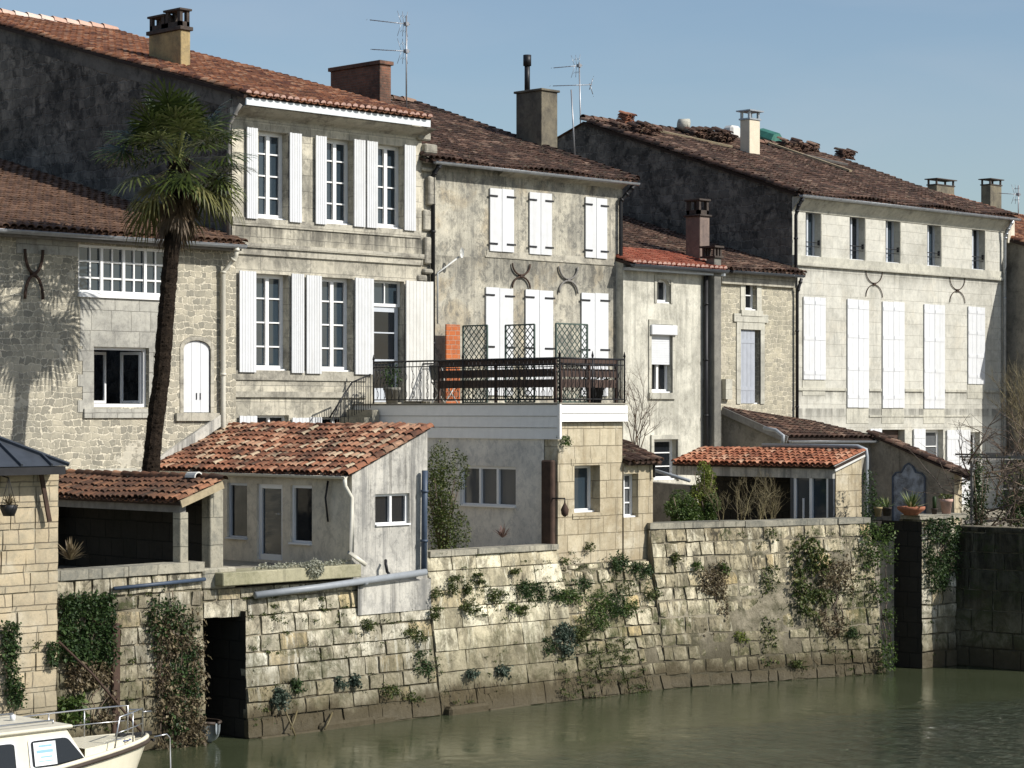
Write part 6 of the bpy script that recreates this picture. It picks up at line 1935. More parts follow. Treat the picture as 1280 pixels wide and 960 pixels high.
# ------------------------------------------------------------------ PALM
YPM = 35.5
pl = thing('palm_tree', 'tall fan palm with leaning dark trunk in front of the rubble house', 'palm tree', (26.1, YPM, 2.9))
rg = random.Random(77)
ctl = [(181, 690), (188, 592), (194, 530), (202, 470), (207, 400), (213, 330), (219, 270), (223, 235), (224, 205)]
P = [PY(a, b, YPM) for a, b in ctl]
pts, rs = [], []
N = 110
for i in range(N + 1):
    t = i / N * (len(P) - 1); k = min(int(t), len(P) - 2)
    q = P[k].lerp(P[k + 1], t - k)
    pts.append(q)
    f = i / N
    base = .172 - .03 * f + (.06 * max(0, (f - .72) / .28) if f > .72 else 0)
    rs.append(base * (1 + rg.uniform(-.06, .06)))
m = MB(3); m.tube(pts, rs, 12, None, True, False)
for i in range(N):         # stubs of old leaf bases and fibre
    for k in range(11):
        a = rg.uniform(0, 2 * math.pi); d = V((math.cos(a), math.sin(a), 0))
        p = pts[i] + d * rs[i] * .85
        L = rg.uniform(.04, .12) * (1 + (1.2 if i > N * .75 else 0))
        sd = d.cross(Z1) * rg.uniform(.015, .035)
        e = p + d * L * .45 + Z1 * (L * rg.uniform(.5, 1))
        m.add([p - sd, p + sd, e + sd * .4, e - sd * .4], [(0, 1, 2, 3)])
m.build('trunk', 'palm_trunk', pl)
def fan(mb, base, d, pet, size, droop, rg, n=22, spread=2.1):
    d = d.normalized()
    sd = d.cross(Z1)
    if sd.length < .05: sd = V((1, 0, 0))
    sd.normalize(); nn = sd.cross(d)
    roll = rg.uniform(-.5, .5)
    sd2 = sd * math.cos(roll) + nn * math.sin(roll); nn = sd2.cross(d); sd = sd2
    c = base + d * pet - Z1 * droop * .12 * pet
    w_ = d.cross(nn) * .02
    mb.add([base - w_, base + w_, c + w_ * .7, c - w_ * .7], [(0, 1, 2, 3)], .9)
    tone = rg.random() * .75
    for k in range(n):
        a = -spread + 2 * spread * k / (n - 1) + rg.uniform(-.04, .04)
        v = d * math.cos(a) + sd * math.sin(a)
        L = size * (.68 + .32 * math.cos(a * .55)) * rg.uniform(.88, 1.06)
        side = v.cross(nn).normalized() * .024
        p1 = c + v * L * .5 + nn * (.03 * (1 if k % 2 else -1)) - Z1 * droop * L * .10
        p2 = c + v * L * .82 - Z1 * droop * L * .34
        p3 = c + v * L - Z1 * droop * L * rg.uniform(.5, .8)
        q = min(1, max(0, tone + rg.uniform(-.1, .25)))
        mb.add([c - side * .3, c + side * .3, p1 + side, p1 - side], [(0, 1, 2, 3)], q)
        mb.add([p1 - side, p1 + side, p2 + side * .7, p2 - side * .7], [(0, 1, 2, 3)], q)
        mb.add([p2 - side * .7, p2 + side * .7, p3], [(0, 1, 2)], q)
hd = PY(222, 186, YPM)
cr, old, dead = MB(4), MB(5), MB(6)
for i in range(56):
    az = i * 2.39996 + rg.uniform(-.2, .2)
    el = math.radians(76 - i * 2.0 + rg.uniform(-12, 12))
    d = V((math.cos(az) * math.cos(el), math.sin(az) * math.cos(el), math.sin(el)))
    fan(cr, hd + Z1 * rg.uniform(-.42, .14), d, rg.uniform(.70, 1.12), rg.uniform(.58, .72), .30 + .4 * max(0, -math.sin(el)), rg)
for i in range(7):
    az = i * 2.39996; el = math.radians(rg.uniform(-60, -25))
    d = V((math.cos(az) * math.cos(el), math.sin(az) * math.cos(el), math.sin(el)))
    fan(old, hd - Z1 * rg.uniform(.1, .4), d, rg.uniform(.6, 1.0), rg.uniform(.55, .68), .9, rg, 20, 1.6)
for i in range(34):
    az = i * 2.39996; el = math.radians(rg.uniform(-85, -50))
    d = V((math.cos(az) * math.cos(el), math.sin(az) * math.cos(el), math.sin(el)))
    fan(dead, hd - Z1 * rg.uniform(.4, 1.05), d, rg.uniform(.2, .42), rg.uniform(.35, .5), .6, rg, 12, .6)
cr.build('crown', 'palm', pl); old.build('old_fronds', 'palm_old', pl); dead.build('dead_fronds', 'palm_dead', pl)

# ------------------------------------------------------------------ shrubs and garden plants
def shrub(name, label, cat, c, rad, n, size, mat, seed, stems=6, lumps=6):
    c = V(c); rad = V(rad)
    t = thing(name, label, cat, (c.x, c.y, c.z - rad.z))
    rg = random.Random(seed)
    mb = MB(seed)
    for i in range(lumps):
        o_ = V((rg.uniform(-.6, .6) * rad.x, rg.uniform(-.6, .6) * rad.y, rg.uniform(-.65, .7) * rad.z))
        k = rg.uniform(.38, .62)
        leaves(mb, c + o_, rad * k, n // lumps, size, rg, None, .1)
    mb.build('foliage', mat, t)
    st = MB(seed)
    b = V((c.x, c.y, c.z - rad.z))
    for i in range(stems):
        a = rg.uniform(0, 6.28)
        st.tube([b + V((math.cos(a) * .05, math.sin(a) * .05, 0)), c + V((math.cos(a) * rad.x * .35, math.sin(a) * rad.y * .35, -rad.z * .3)), c + V((math.cos(a) * rad.x * .7, math.sin(a) * rad.y * .7, rad.z * rg.uniform(.1, .7)))], [.025, .016, .008], 5)
    st.build('stem', 'twig', t)
    return t
c = PY(560, 628, 33.1)
shrub('climbing_shrub', 'loose dark shrub filling the corner beside the streaked end wall', 'shrub', (c.x - .1, 33.15, c.z), (.56, .45, 1.1), 6500, .05, 'leaf_moss', 4, 10, 13)
c = PY(852, 640, 33.0)
shrub('hedge_bush', 'round dark green clipped bush on the garden wall', 'bush', (c.x, 33.0, c.z + .06), (.50, .38, .44), 6500, .05, 'leaf_mid', 5, 6, 12)
c = PY(880, 620, 33.2)
shrub('hedge_bush', 'tall yellow-green shrub right of the clipped bush', 'bush', (c.x, 33.2, c.z + .12), (.36, .3, .66), 2600, .06, 'leaf_bright', 6, 7, 8)
shrub('hedge_bush', 'low mid-green bush under the yellow-green shrub', 'bush', (fx(886, 32.9), 32.9, fz(886, 638, 32.9)), (.36, .3, .38), 3000, .05, 'leaf_mid', 7)
t = thing('bare_shrub', 'bare reddish shrub in front of the dark porch', 'shrub', PY(935, 655, 32.4))
m = MB(7); rg = random.Random(7)
for i in range(24):
    b = PY(rg.uniform(900, 968), 655, 32.4 - rg.uniform(0, .6))
    twigs(m, b, (rg.gauss(0, .35), rg.gauss(0, .2), 1), rg.uniform(.38, .72), .012, 3, rg, .6, .2)
m.build('branches', 'twig_yel', t)
t = thing('bare_shrub', 'bare thorny shrub above the mossy hood of the stone bay', 'shrub', PY(793, 562, 33.2))
m = MB(8); rg = random.Random(9)
for i in range(7):
    b = PY(rg.uniform(780, 805), 560, 33.2)
    twigs(m, b, (rg.gauss(.1, .35), rg.gauss(0, .2), 1), rg.uniform(.55, .95), .014, 3, rg, .55, .2)
m.build('branches', 'twig', t)
t = thing('bare_tree', 'bare yellowish tree behind the pergola at the right edge', 'tree', (58, 34.3, 2.9))
m = MB(9); rg = random.Random(10)
m.tube([(56, 34.0, 2.9), (56.05, 34.0, 4.3)], [.10, .07], 7); m.build('trunk', 'twig_yel', t)
m = MB(9)
for i in range(12): twigs(m, (56.05, 34.0, rg.uniform(3.6, 4.4)), (rg.gauss(0, .5), rg.gauss(0, .5), 1), rg.uniform(1.3, 2.0), .03, 4, rg, .42, .2)
m.build('crown', 'twig_yel', t)
shrub('garden_shrub', 'dark green shrub under the bare pergola vines', 'shrub', (47.6, 29.6, 3.5), (.8, .5, .75), 3000, .06, 'leaf_dark', 21, 6, 10)
shrub('garden_shrub', 'dusky shrub farther right under the pergola', 'shrub', (49.6, 30.3, 3.6), (.9, .6, .9), 2600, .07, 'leaf_moss', 22, 6, 10)
shrub('garden_shrub', 'dense climber on the inner end of the pergola beside the outbuilding', 'shrub', (46.35, 29.9, 4.0), (.28, .3, .95), 1500, .06, 'leaf_dark', 23, 4, 9)
# ledge succulents and bits on walls
def tuft(name, label, cat, c, n, L, mat, seed, wd=.02, up=.6, spread=1.0, flop=.2):
    rg = random.Random(seed); c = V(c); mb = MB(seed)
    for i in range(n):
        a = rg.uniform(0, 6.283); el = rg.uniform(up * .4, 1.35)
        d = V((math.cos(a) * math.cos(el) * spread, math.sin(a) * math.cos(el) * spread, math.sin(el))).normalized()
        sd = d.cross(Z1 + V((.01, .02, 0))).normalized() * wd; l = L * rg.uniform(.6, 1.1)
        p1 = c + d * l * .55; p2 = c + d * l - Z1 * l * flop * rg.random()
        q = rg.random()
        mb.add([c - sd * .6, c + sd * .6, p1 + sd, p1 - sd], [(0, 1, 2, 3)], q); mb.add([p1 - sd, p1 + sd, p2], [(0, 1, 2)], q)
    return mb
m = MB(10); rg = random.Random(10)
for i in range(9):
    leaves(m, (fx(335 + i * 13, QY - .1), QY - .1 + rg.uniform(-.05, .3), zl_ + .03), (.20, .12, .07), 120, .045, rg, None, .2)
leaves(m, PY(393, 710, QY - .26), (.22, .10, .17), 620, .05, rg, None, .5)
m.build('succulent', 'leaf_white', None, 'pale trailing succulent on the sunroom ledge', 'plant')
tuft('', '', '', PY(628, 672, 32.7), 40, .32, 'leaf_pink', 3, .014).build('spiky_plant', 'leaf_pink', None, 'reddish spiky plant on the coping left of the tower', 'plant')
c = PY(88, 700, 32.7)
tuft('', '', '', c, 70, .45, 'leaf_dry', 5, .02).build('dry_plant', 'leaf_dry', None, 'dry grey plant at the left end of the shelter', 'plant')
# pots on the right pier
pz = 3.53
c = PY(1139, 643, 30.1)
t = thing('plant_bowl', 'wide terracotta bowl with spiky variegated yucca on the pier', 'flower pot', (c.x, 30.1, pz))
m = MB(3); m.lathe((c.x, 30.1, pz), [(.16, 0), (.18, .03), (.30, .12), (.32, .15), (.32, .20), (.28, .20), (.26, .15)], 20); m.build('bowl', 'terracotta', t)
tuft('', '', '', (c.x, 30.1, pz + .14), 60, .52, '', 6, .022, .5, 1.0, .1).build('yucca', 'leaf_yucca', t)
c = PY(1182, 640, 30.0)
t = pot((c.x, 29.98, pz), .15, .34, 'pinkish clay urn at the right end of the pier', 't_end'); bush_in(t, (c.x, 29.98, pz + .38), (.15, .13, .08), 60, .07, 'leaf_moss', 4)
c = PY(1094, 640, 30.7)
t = pot((c.x, 30.62, 3.5), .10, .22, 'small yellow-glazed pot beside the downpipe', 'chim_tan'); bush_in(t, (c.x, 30.62, 3.5 + .3), (.14, .12, .1), 70, .06, 'leaf_mid', 5)
c = PY(1104, 640, 30.75)
t = pot((c.x, 30.65, 3.5), .12, .20, 'dark pot with upright spiky leaves', 'clay_dark'); tuft('', '', '', (c.x, 30.65, 3.68), 26, .36, '', 7, .02, .7).build('blades', 'leaf_yucca', t)
c = PY(1168, 640, 30.05)
t = pot((c.x, 30.05, pz), .08, .13, 'small dark pot with a columnar cactus', 'clay_dark'); m = MB(3); m.tube([(c.x, 30.05, pz + .1), (c.x, 30.05, pz + .38), (c.x, 30.05, pz + .42)], [.045, .05, .01], 8); m.build('cactus', 'leaf_dark', t)
# hanging basket on the pier house
hb = PY(11, 638, 31.45)
t = thing('hanging_basket', 'hanging flower basket with dry stems on the left building', 'hanging basket', hb)
m = MB(3); m.lathe(hb - Z1 * .09, [(.09, 0), (.13, .10), (.15, .18), (.12, .18)], 12); m.build('basket', 'iron', t)
m = MB(3)
for k in range(3):
    a = k * 2.09; m.tube([hb + V((.13 * math.cos(a), .13 * math.sin(a), .09)), hb + Z1 * .52], .006, 4)
m.tube([hb + Z1 * .52, hb + V((0, .34, .58))], .012, 5); m.build('chain', 'iron', t)
mb = tuft('', '', '', hb + Z1 * .08, 60, .30, '', 8, .008, .1, 1.2, .5); mb.build('dry_stems', 'leaf_dry', t)

# ------------------------------------------------------------------ climbers and weeds on the quay
def at_line(P0, P1, batter, z1):
    P0v, P1v = V((*P0, 0)), V((*P1, 0)); d = (P1v - P0v).normalized(); nn = V((d.y, -d.x, 0)); nn = nn if nn.y < 0 else -nn
    def at(px, py, out):
        u = (px - CX) / FPX
        dirv = V((CA + u * SA, SA - u * CA, -(py - YH) / FPX)); o_ = V((0, 0, HC))
        # plane leaning back with the batter
        n3 = (nn + Z1 * (batter / z1)).normalized()
        p0 = P0v + nn * batter
        k = (p0 - o_).dot(n3) / dirv.dot(n3)
        return o_ + dirv * k + nn * out
    return at
aL = at_line((21.4, QY), (25.2, QY), .15, 3.05)
aB = at_line((25.2, QY), (30.7, QY), .30, 2.62)
aC = at_line((30.74, QY), (34.48, QY - .03), .5, 3.05)
aT = at_line((34.5, QY - .03), (37.24, QY - .12), .75, 2.72)
aF = at_line(QF0, QF1, .55, 3.36)
aP = at_line((44.0, 30.0), (45.78, 29.75), .06, 3.42)
aW = at_line((18.2, YP), (21.8, YP), -.08, 4.9)
wall_ivy('ivy', 'dense square of ivy at the left of the ivy wall', 'leaf_dark', aL, [(72, 742), (138, 742), (138, 830), (100, 836), (72, 820)], 2600, .085, 1, .13, -.6)
wall_ivy('ivy', 'trailing brownish ivy curtain left of the boat slip', 'leaf_dark', aL, [(178, 736), (218, 738), (236, 780), (246, 850), (240, 930), (200, 935), (196, 860), (182, 790)], 1250, .085, 2, .14, -.08)
wall_ivy('dry_creeper', 'dry brown creeper hanging below the ivy square', 'leaf_dry', aL, [(84, 826), (138, 826), (140, 900), (80, 900)], 900, .09, 3, .14, -.1, 'creeper', droop=1.0)
wall_ivy('dry_creeper', 'dry creeper stems on the wall left of the boat slip', 'leaf_dry', aL, [(186, 760), (248, 770), (252, 932), (194, 932)], 1500, .09, 4, .16, -.2, 'creeper', droop=1.2)
wall_ivy('fern', 'bright fern low on the wall by the boat', 'leaf_mid', aL, [(68, 870), (98, 868), (100, 900), (68, 905)], 350, .10, 5, .18, -.5, 'fern')
wall_ivy('ivy', 'dark ivy clump at the left edge of the block building', 'leaf_dark', aW, [(0, 780), (18, 778), (18, 820), (12, 824), (26, 870), (24, 882), (8, 880), (4, 830), (0, 824)], 900, .075, 6, .10, -.6)
wall_ivy('ivy', 'small ivy tuft at the right corner of the block building', 'leaf_dark', aW, [(57, 803), (68, 803), (67, 832), (58, 830)], 220, .07, 7, .10, -.7)
cl = [(569, 732, 11, 17, 'leaf_moss', 'upper olive clump left of the tower base', 150), (541, 742, 6, 8, 'leaf_moss', 'small weed beside the plaster corner', 60),
      (540, 766, 6, 12, 'leaf_moss', 'hanging weed below the plaster corner', 90), (515, 792, 11, 14, 'leaf_moss', 'olive clump under the plaster panel', 170),
      (454, 780, 9, 8, 'leaf_moss', 'olive tuft on the pale block wall', 90), (524, 830, 13, 20, 'leaf_dark', 'large-leaved dark plant on the pale block wall', 260),
      (665, 738, 24, 15, 'leaf_dark', 'broad dark ivy mound below the coping', 420), (618, 744, 12, 10, 'leaf_moss', 'ragged moss clump beside the ivy mound', 130),
      (768, 702, 9, 14, 'leaf_dark', 'rounded dark plant left of the pair below the bay', 220), (797, 712, 10, 12, 'leaf_dark', 'rounded dark plant right of the pair below the bay', 220),
      (842, 697, 6, 10, 'leaf_moss', 'thin tuft on the garden wall below the hedge', 80), (733, 683, 5, 6, 'leaf_moss', 'small tuft on the tower base', 50),
      (702, 550, 6, 7, 'leaf_mid', 'small round plant high on the tower corner', 70), (680, 806, 9, 16, 'leaf_dark', 'dark fern left of the mossy streak', 150),
      (701, 800, 12, 26, 'leaf_grey', 'grey-green hanging plant under the tower', 330), (746, 762, 12, 34, 'leaf_mid', 'long green drape under the tower', 420),
      (722, 788, 10, 22, 'leaf_moss', 'yellow-green drape under the tower', 220), (766, 752, 12, 20, 'leaf_dark', 'dark clump right of the long drape', 240),
      (710, 745, 16, 10, 'leaf_mid', 'wide leafy mat below the tower window', 260), (624, 838, 8, 7, 'leaf_grey', 'leafy rosette low on the tawny wall', 80),
      (586, 842, 8, 6, 'leaf_grey', 'pale weeds low on the tawny wall', 60), (923, 795, 8, 9, 'leaf_bright', 'bright green tuft low on the garden wall', 100),
      (345, 872, 10, 16, 'leaf_grey', 'weeds above the waterline on the pale block wall', 160), (365, 856, 9, 10, 'leaf_dark', 'dark weed low on the pale block wall', 110),
      (1062, 790, 7, 8, 'leaf_dark', 'dark tuft low on the overgrown wall', 90)]
cl += [(640, 716, 6, 5, 'leaf_moss', 'small weed under the coping left of the tower', 60), (596, 722, 7, 6, 'leaf_moss', 'small weed under the coping right of the corner shrub', 70),
       (584, 760, 8, 9, 'leaf_moss', 'hanging weed left of the ragged moss clump', 110), (650, 762, 9, 7, 'leaf_moss', 'low tuft just below the broad ivy mound', 90), (636, 757, 6, 6, 'leaf_mid', 'green sprig between moss clump and ivy mound', 60),
       (722, 728, 10, 8, 'leaf_dark', 'dark sprig right of the wide leafy mat', 110), (780, 760, 9, 14, 'leaf_mid', 'green drape below the rounded pair', 150), (812, 742, 9, 9, 'leaf_moss', 'mossy tuft at the joint below the bay', 100),
       (700, 700, 5, 6, 'leaf_moss', 'tiny tuft at the left foot of the tower', 45), (868, 706, 7, 6, 'leaf_mid', 'green tuft under the left end of the garden wall top', 60), (902, 712, 9, 9, 'leaf_mid', 'green weed in the upper joints of the garden wall', 100),
       (1000, 830, 14, 6, 'leaf_moss', 'moss strip near the waterline of the garden wall', 110), (430, 850, 16, 10, 'leaf_grey', 'grey weeds on the lower pale block wall', 160), (480, 862, 14, 10, 'leaf_moss', 'olive weeds low on the pale block wall', 140), (505, 868, 12, 9, 'leaf_moss', 'olive weeds below the large-leaved plant', 120)]
for i, (x, y, rx, ry, mat, lab, n) in enumerate(cl):
    a_ = aB if x < 538 else aC if x < 692 else aT if x < 816 else aF
    if y < 560: a_ = at_line((34.5, YT - .03), (36.6, YT - .03), 0, 5.7)
    poly = [(x + rx * math.cos(t * .6283) * (1 + .25 * math.sin(t * 2.3 + i)), y + ry * math.sin(t * .6283)) for t in range(10)]
    poly = [(x + (px_ - x) * .88, y + (py_ - y) * .85) for px_, py_ in poly] if i % 3 else [(x + (px_ - x) * 1.25, y + (py_ - y) * .7 + (px_ - x) * .25) for px_, py_ in poly]
    poly += [] if i % 2 else []
    wall_ivy('wall_plant', lab, mat, a_, poly, int(n * 2.0), .058 if mat != 'leaf_grey' else .075, 50 + i, .13, -2, 'wall plant', stems=False, droop=.6)
wall_ivy('wall_grass', 'tall reedy grass growing on the overgrown wall', 'leaf_moss', aF, [(992, 668), (1010, 664), (1030, 700), (1034, 760), (1000, 770), (986, 730)], 620, .12, 90, .20, -.1, 'grass clump', droop=.9)
wall_ivy('dry_creeper', 'mauve-brown dry creeper on the garden wall', 'leaf_dry', aF, [(868, 715), (902, 700), (906, 780), (880, 800), (866, 760)], 750, .075, 91, .12, -.2, 'creeper', droop=1.0)
wall_ivy('dry_creeper', 'large dry brown creeper right of the reedy grass', 'leaf_dry', aF, [(1022, 690), (1056, 684), (1064, 760), (1040, 800), (1018, 780)], 700, .08, 92, .16, -.1, 'creeper', droop=1.0)
wall_ivy('creeper', 'thin vertical creeper on the garden wall', 'leaf_moss', aF, [(950, 660), (966, 660), (968, 830), (948, 830)], 420, .075, 93, .10, -.05, 'creeper', droop=.7)
wall_ivy('ivy', 'green ivy column at the right end of the overgrown wall', 'leaf_mid', aF, [(1074, 655), (1112, 655), (1114, 835), (1098, 835), (1092, 740), (1074, 700)], 1000, .085, 94, .18, -.15)
wall_ivy('ivy', 'ivy climbing the downpipe of the orange porch', 'leaf_dark', at_line((41.6, 30.85), (43.0, 30.85), 0, 5), [(1075, 590), (1090, 590), (1090, 660), (1074, 660)], 420, .07, 95, .10, -.7)
wall_ivy('ivy', 'dense dark ivy over the top of the right pier', 'leaf_dark', aP, [(1150, 648), (1192, 648), (1191, 690), (1180, 735), (1162, 738), (1152, 700)], 1500, .085, 96, .18, -.5)
wall_ivy('ivy', 'ivy on the sunlit corner of the low outbuilding', 'leaf_dark', at_line((XO, yo0), (XO + 1.6, yo0), 0, 5), [(1202, 600), (1224, 600), (1222, 690), (1204, 690)], 800, .10, 97, .16, -.6)
# leggy stems hanging to the water
m = MB(11); rg = random.Random(12)
for (x0, y0, x1, y1) in ((350, 885, 358, 918), (366, 888, 352, 910), (410, 890, 395, 910)):
    m = MB(11); m.tube([aB(x0, y0, .12), aB((x0 + x1) / 2, (y0 + y1) / 2, .2), aB(x1, y1, .25)], .018, 5)
    m.build('dead_branch', 'twig_yel', None, {350: 'dead branch slanting right down to the water', 366: 'dead branch crossing behind another at the pale wall', 410: 'lone dead branch leaning left above the water'}[x0], 'branch')
# weeds in the joints: nobody could count them
mb = MB(13); rg = random.Random(14)
for (a_, x0, x1, y0, y1, n, lo) in ((aB, 302, 536, 745, 905, 330, .2), (aC, 540, 690, 690, 880, 200, .3), (aC, 560, 690, 725, 770, 120, .3), (aT, 694, 814, 690, 872, 420, .1), (aT, 694, 790, 725, 830, 260, .1), (aF, 818, 1110, 664, 850, 900, .1), (aP, 1150, 1172, 655, 830, 40, .2), (aL, 72, 252, 740, 930, 180, .2), (aW, 5, 68, 780, 940, 20, .2)):
    for i in range(n):
        x, y = rg.uniform(x0, x1), rg.uniform(y0, y1)
        q = a_(x, y, 0)
        if fnoise(q.x + q.y, q.z, .9) < rg.uniform(-.25, .35): continue
        k = rg.randint(5, 16); s_ = rg.uniform(.022, .045)
        for j in range(k * 2):
            oneleaf(mb, a_(x + rg.gauss(0, 2.4), y + rg.gauss(0, .9), .02 + rg.random() * .05), s_ * rg.uniform(.6, 1.3), rg, .5)
mb.build('wall_weeds', 'leaf_moss', None, 'small weeds rooted in the joints of the quay walls', 'weeds', kind='stuff')
mb = MB(14)
for (a_, x0, x1, y0, y1, n) in ((aB, 310, 530, 850, 900, 240), (aC, 545, 690, 850, 880, 120), (aT, 694, 814, 840, 870, 120), (aF, 818, 1108, 810, 850, 420), (aF, 830, 1108, 690, 820, 260), (aL, 140, 252, 800, 930, 120)):
    for i in range(n):
        x, y = rg.uniform(x0, x1), rg.uniform(y0, y1)
        p = a_(x, y, .04)
        L = rg.uniform(.06, .22); d = V((rg.gauss(0, .3), -abs(rg.gauss(0, .35)), -1 if rg.random() < .6 else .8)).normalized()
        sd = V((.008, .004, 0)); e = p + d * L + V((0, -.03, 0))
        mb.add([p - sd, p + sd, e], [(0, 1, 2)])
mb.build('wall_stems', 'leaf_dry', None, 'dry grass stems hanging from the lower quay courses', 'dry grass', kind='stuff')
m = MB(3); m.tube([aL(62, 800, .25), aL(100, 840, .35), aL(148, 912, .7)], .022, 6); m.build('mooring_pole', 'rust', None, 'thin dark pole slanting from the wall down to the boat', 'pole')

# ------------------------------------------------------------------ CABIN CRUISER
bt = thing('cabin_cruiser', 'cream cabin cruiser moored at the lower left, bow rail forward', 'boat', (17.5, 27.4, 0))
yc = 27.4; xbow = 20.25
def half(t):          # t 0 bow .. 1 stern: half breadth at gunwale
    return 1.12 * min(1, (t / .42)) ** .55 if t < .42 else 1.12
def sheer(t): return 1.12 - .30 * min(1, t / .8)
L = 6.2
st = [0, .015, .04, .08, .13, .2, .3, .45, .7, 1.0]
prof = [(0.0, -.35, .05), (.55, -.25, .45), (.86, .12, .8), (.95, .5, .9), (1.0, 1.0, 1.0)]
m = MB(3); vs = []
for t in st:
    b = half(t); zs = sheer(t)
    rake = (1 - t) ** 6
    row = []
    for (kb, kz, _) in prof:
        z = kz * zs if kz > 0 else kz
        x = xbow - L * t - (1 - max(0, z) / zs) * .55 * rake
        row.append((x, b * kb * (1 if t > 0 else 0), z))
    vs.append(row)
V_ = []; F_ = []
nP = len(prof)
for row in vs:
    for (x, b, z) in row: V_.append((x, yc - b, z))
    for (x, b, z) in row: V_.append((x, yc + b, z))
for i in range(len(st) - 1):
    for s_ in range(2):
        for j in range(nP - 1):
            a = i * 2 * nP + s_ * nP + j
            F_.append((a, a + 1, a + 1 + 2 * nP, a + 2 * nP))
i = len(st) - 1
F_.append(tuple(i * 2 * nP + j for j in range(nP)) + tuple(i * 2 * nP + nP + j for j in range(nP - 1, -1, -1)))
m.add(V_, F_, .5, True); m.build('hull', 'gel', bt)
def edge(t, s_, dz=0, inn=0): return V((xbow - L * t, yc + s_ * max(0, half(t) - inn), sheer(t) + dz))
m = MB(4)
tt = [0.0, .008, .02, .04, .07, .1, .14, .2, .3, .42, .6, .8, 1.0]
for s_ in (-1, 1): m.tube([edge(t, s_, -.03, -.015) for t in tt], .032, 8)
m.build('rubbing_strake', 'rubber', bt)
m = MB(4)
for s_ in (-1, 1): m.tube([edge(t, s_, .02, .02) for t in tt], .035, 8)
m.build('gunwale', 'gel', bt)
m = MB(5)     # foredeck with its raised centre panel
for a, b in zip(tt[:-1], tt[1:]):
    m.quad(edge(a, -1, -.005, .02), edge(b, -1, -.005, .02), edge(b, 1, -.005, .02), edge(a, 1, -.005, .02))
m.build('deck', 'gel_deck', bt)
m = MB(5); rows = []
for t, f in ((.045, .35), (.1, .55), (.17, .66), (.235, .68)):
    rows.append([V((xbow - L * t, yc + k * half(t) * f, sheer(t) + (.05 + .25 * t))) for k in (-1, -.5, 0, .5, 1)])
for a, b in zip(rows[:-1], rows[1:]):
    for k in range(4): m.quad(a[k], a[k + 1], b[k + 1], b[k])
    for k in (0, 4):
        m.quad(a[k], b[k], b[k] - Z1 * .14, a[k] - Z1 * .14)
for k in range(4): m.quad(rows[0][k], rows[0][k + 1], rows[0][k + 1] - Z1 * .1, rows[0][k] - Z1 * .1)
m.build('foredeck_panel', 'gel', bt)
# cabin trunk
xf, xk = xbow - L * .235, xbow - L * .72
hb_, ht = .80, .68
zc0, zc = .82, 1.50
m = MB(6)
A = [(xf + .0, -hb_, zc0), (xf, hb_, zc0), (xf - .42, ht, zc), (xf - .42, -ht, zc)]
Bk = [(xk, -hb_, zc0), (xk, hb_, zc0), (xk, ht, zc), (xk, -ht, zc)]
W = lambda p: (p[0], yc + p[1], p[2])
mid = [(xf - .42 - .01, -hb_ - .0, zc0), ]
m.add([W(p) for p in A + Bk], [(0, 1, 2, 3), (4, 7, 6, 5), (0, 3, 7, 4), (1, 5, 6, 2), (3, 2, 6, 7)], .5)
cab = m.build('cabin', 'gel', bt)
m = MB(6); m.box(xk - .05, xf - .32, yc - ht - .06, yc + ht + .06, zc - .02, zc + .035, None, .02); ro = m.build('cabin_roof', 'gel_deck', bt)
m = MB(6)
for s_ in (-1, 1): m.tube([(xk, yc + s_ * .5, zc + .09), (xf - .5, yc + s_ * .5, zc + .09)], .014, 6)
for s_ in (-1, 1):
    for x in (xk + .2, (xk + xf) / 2, xf - .5): m.tube([(x, yc + s_ * .5, zc + .03), (x, yc + s_ * .5, zc + .09)], .012, 6)
m.build('grab_rail', 'steel', ro)
# side windows: rounded dark panes standing in pale rims
def sidewin(x0, x1, fr):
    def P_(x, v, out):     # v 0..1 up the leaning side
        y = -(hb_ + (ht - hb_) * v) - out
        z0_ = zc0 + .02 + .0
        return V((x, yc + y, z0_ + (zc - z0_) * v))
    def ringp(g, out):
        pts = []
        sl_ = fr
        corners = [(x0 - g, .24 - g * 1.4), (x1 + g, .24 - g * 1.4), (x1 - sl_ + g * .5, .80 + g * 1.4), (x0 - g, .80 + g * 1.4)]
        for i in range(4):
            a, b, c_ = corners[i - 1], corners[i], corners[(i + 1) % 4]
            for k in range(4):
                t = k / 3
                p = [(b[j] + (a[j] - b[j]) * .12) * (1 - t) ** 2 + 2 * t * (1 - t) * b[j] + (b[j] + (c_[j] - b[j]) * .12) * t * t for j in (0, 1)]
                pts.append(P_(p[0], p[1], out))
        return pts
    mm = MB(6); a, b = ringp(.035, .012), ringp(.0, .016); n = len(a)
    mm.add(a + b, [(i, (i + 1) % n, (i + 1) % n + n, i + n) for i in range(n)], .5)
    o = mm.build('cabin_window', 'white', cab)
    mm = MB(6); mm.poly(ringp(.0, .010)); mm.build('pane', 'glass', o)
    return P_
P_ = sidewin(xf - 1.02, xf - .12, .30)
sidewin(xf - 2.2, xf - 1.28, .0)
m = MB(6); m.poly([P_(xf - .98, .28, .02), P_(xf - .62, .28, .02), P_(xf - .62, .76, .02), P_(xf - .98, .76, .02)]); no = m.build('notice', 'paper', cab)
m = MB(6)
for k, (v0, v1, e) in enumerate(((.66, .70, .08), (.54, .60, .04), (.44, .47, .10), (.36, .38, .06))):
    m.poly([P_(xf - .98 + e, v0, .023), P_(xf - .66 - e * .3, v0, .023), P_(xf - .66 - e * .3, v1, .023), P_(xf - .98 + e, v1, .023)])
m.build('notice_print', 'ink', no)
m = MB(6); ww = lambda s0, v: V((xf - .42 * v + .012, yc + s0, zc0 + (zc - zc0) * v + .012))
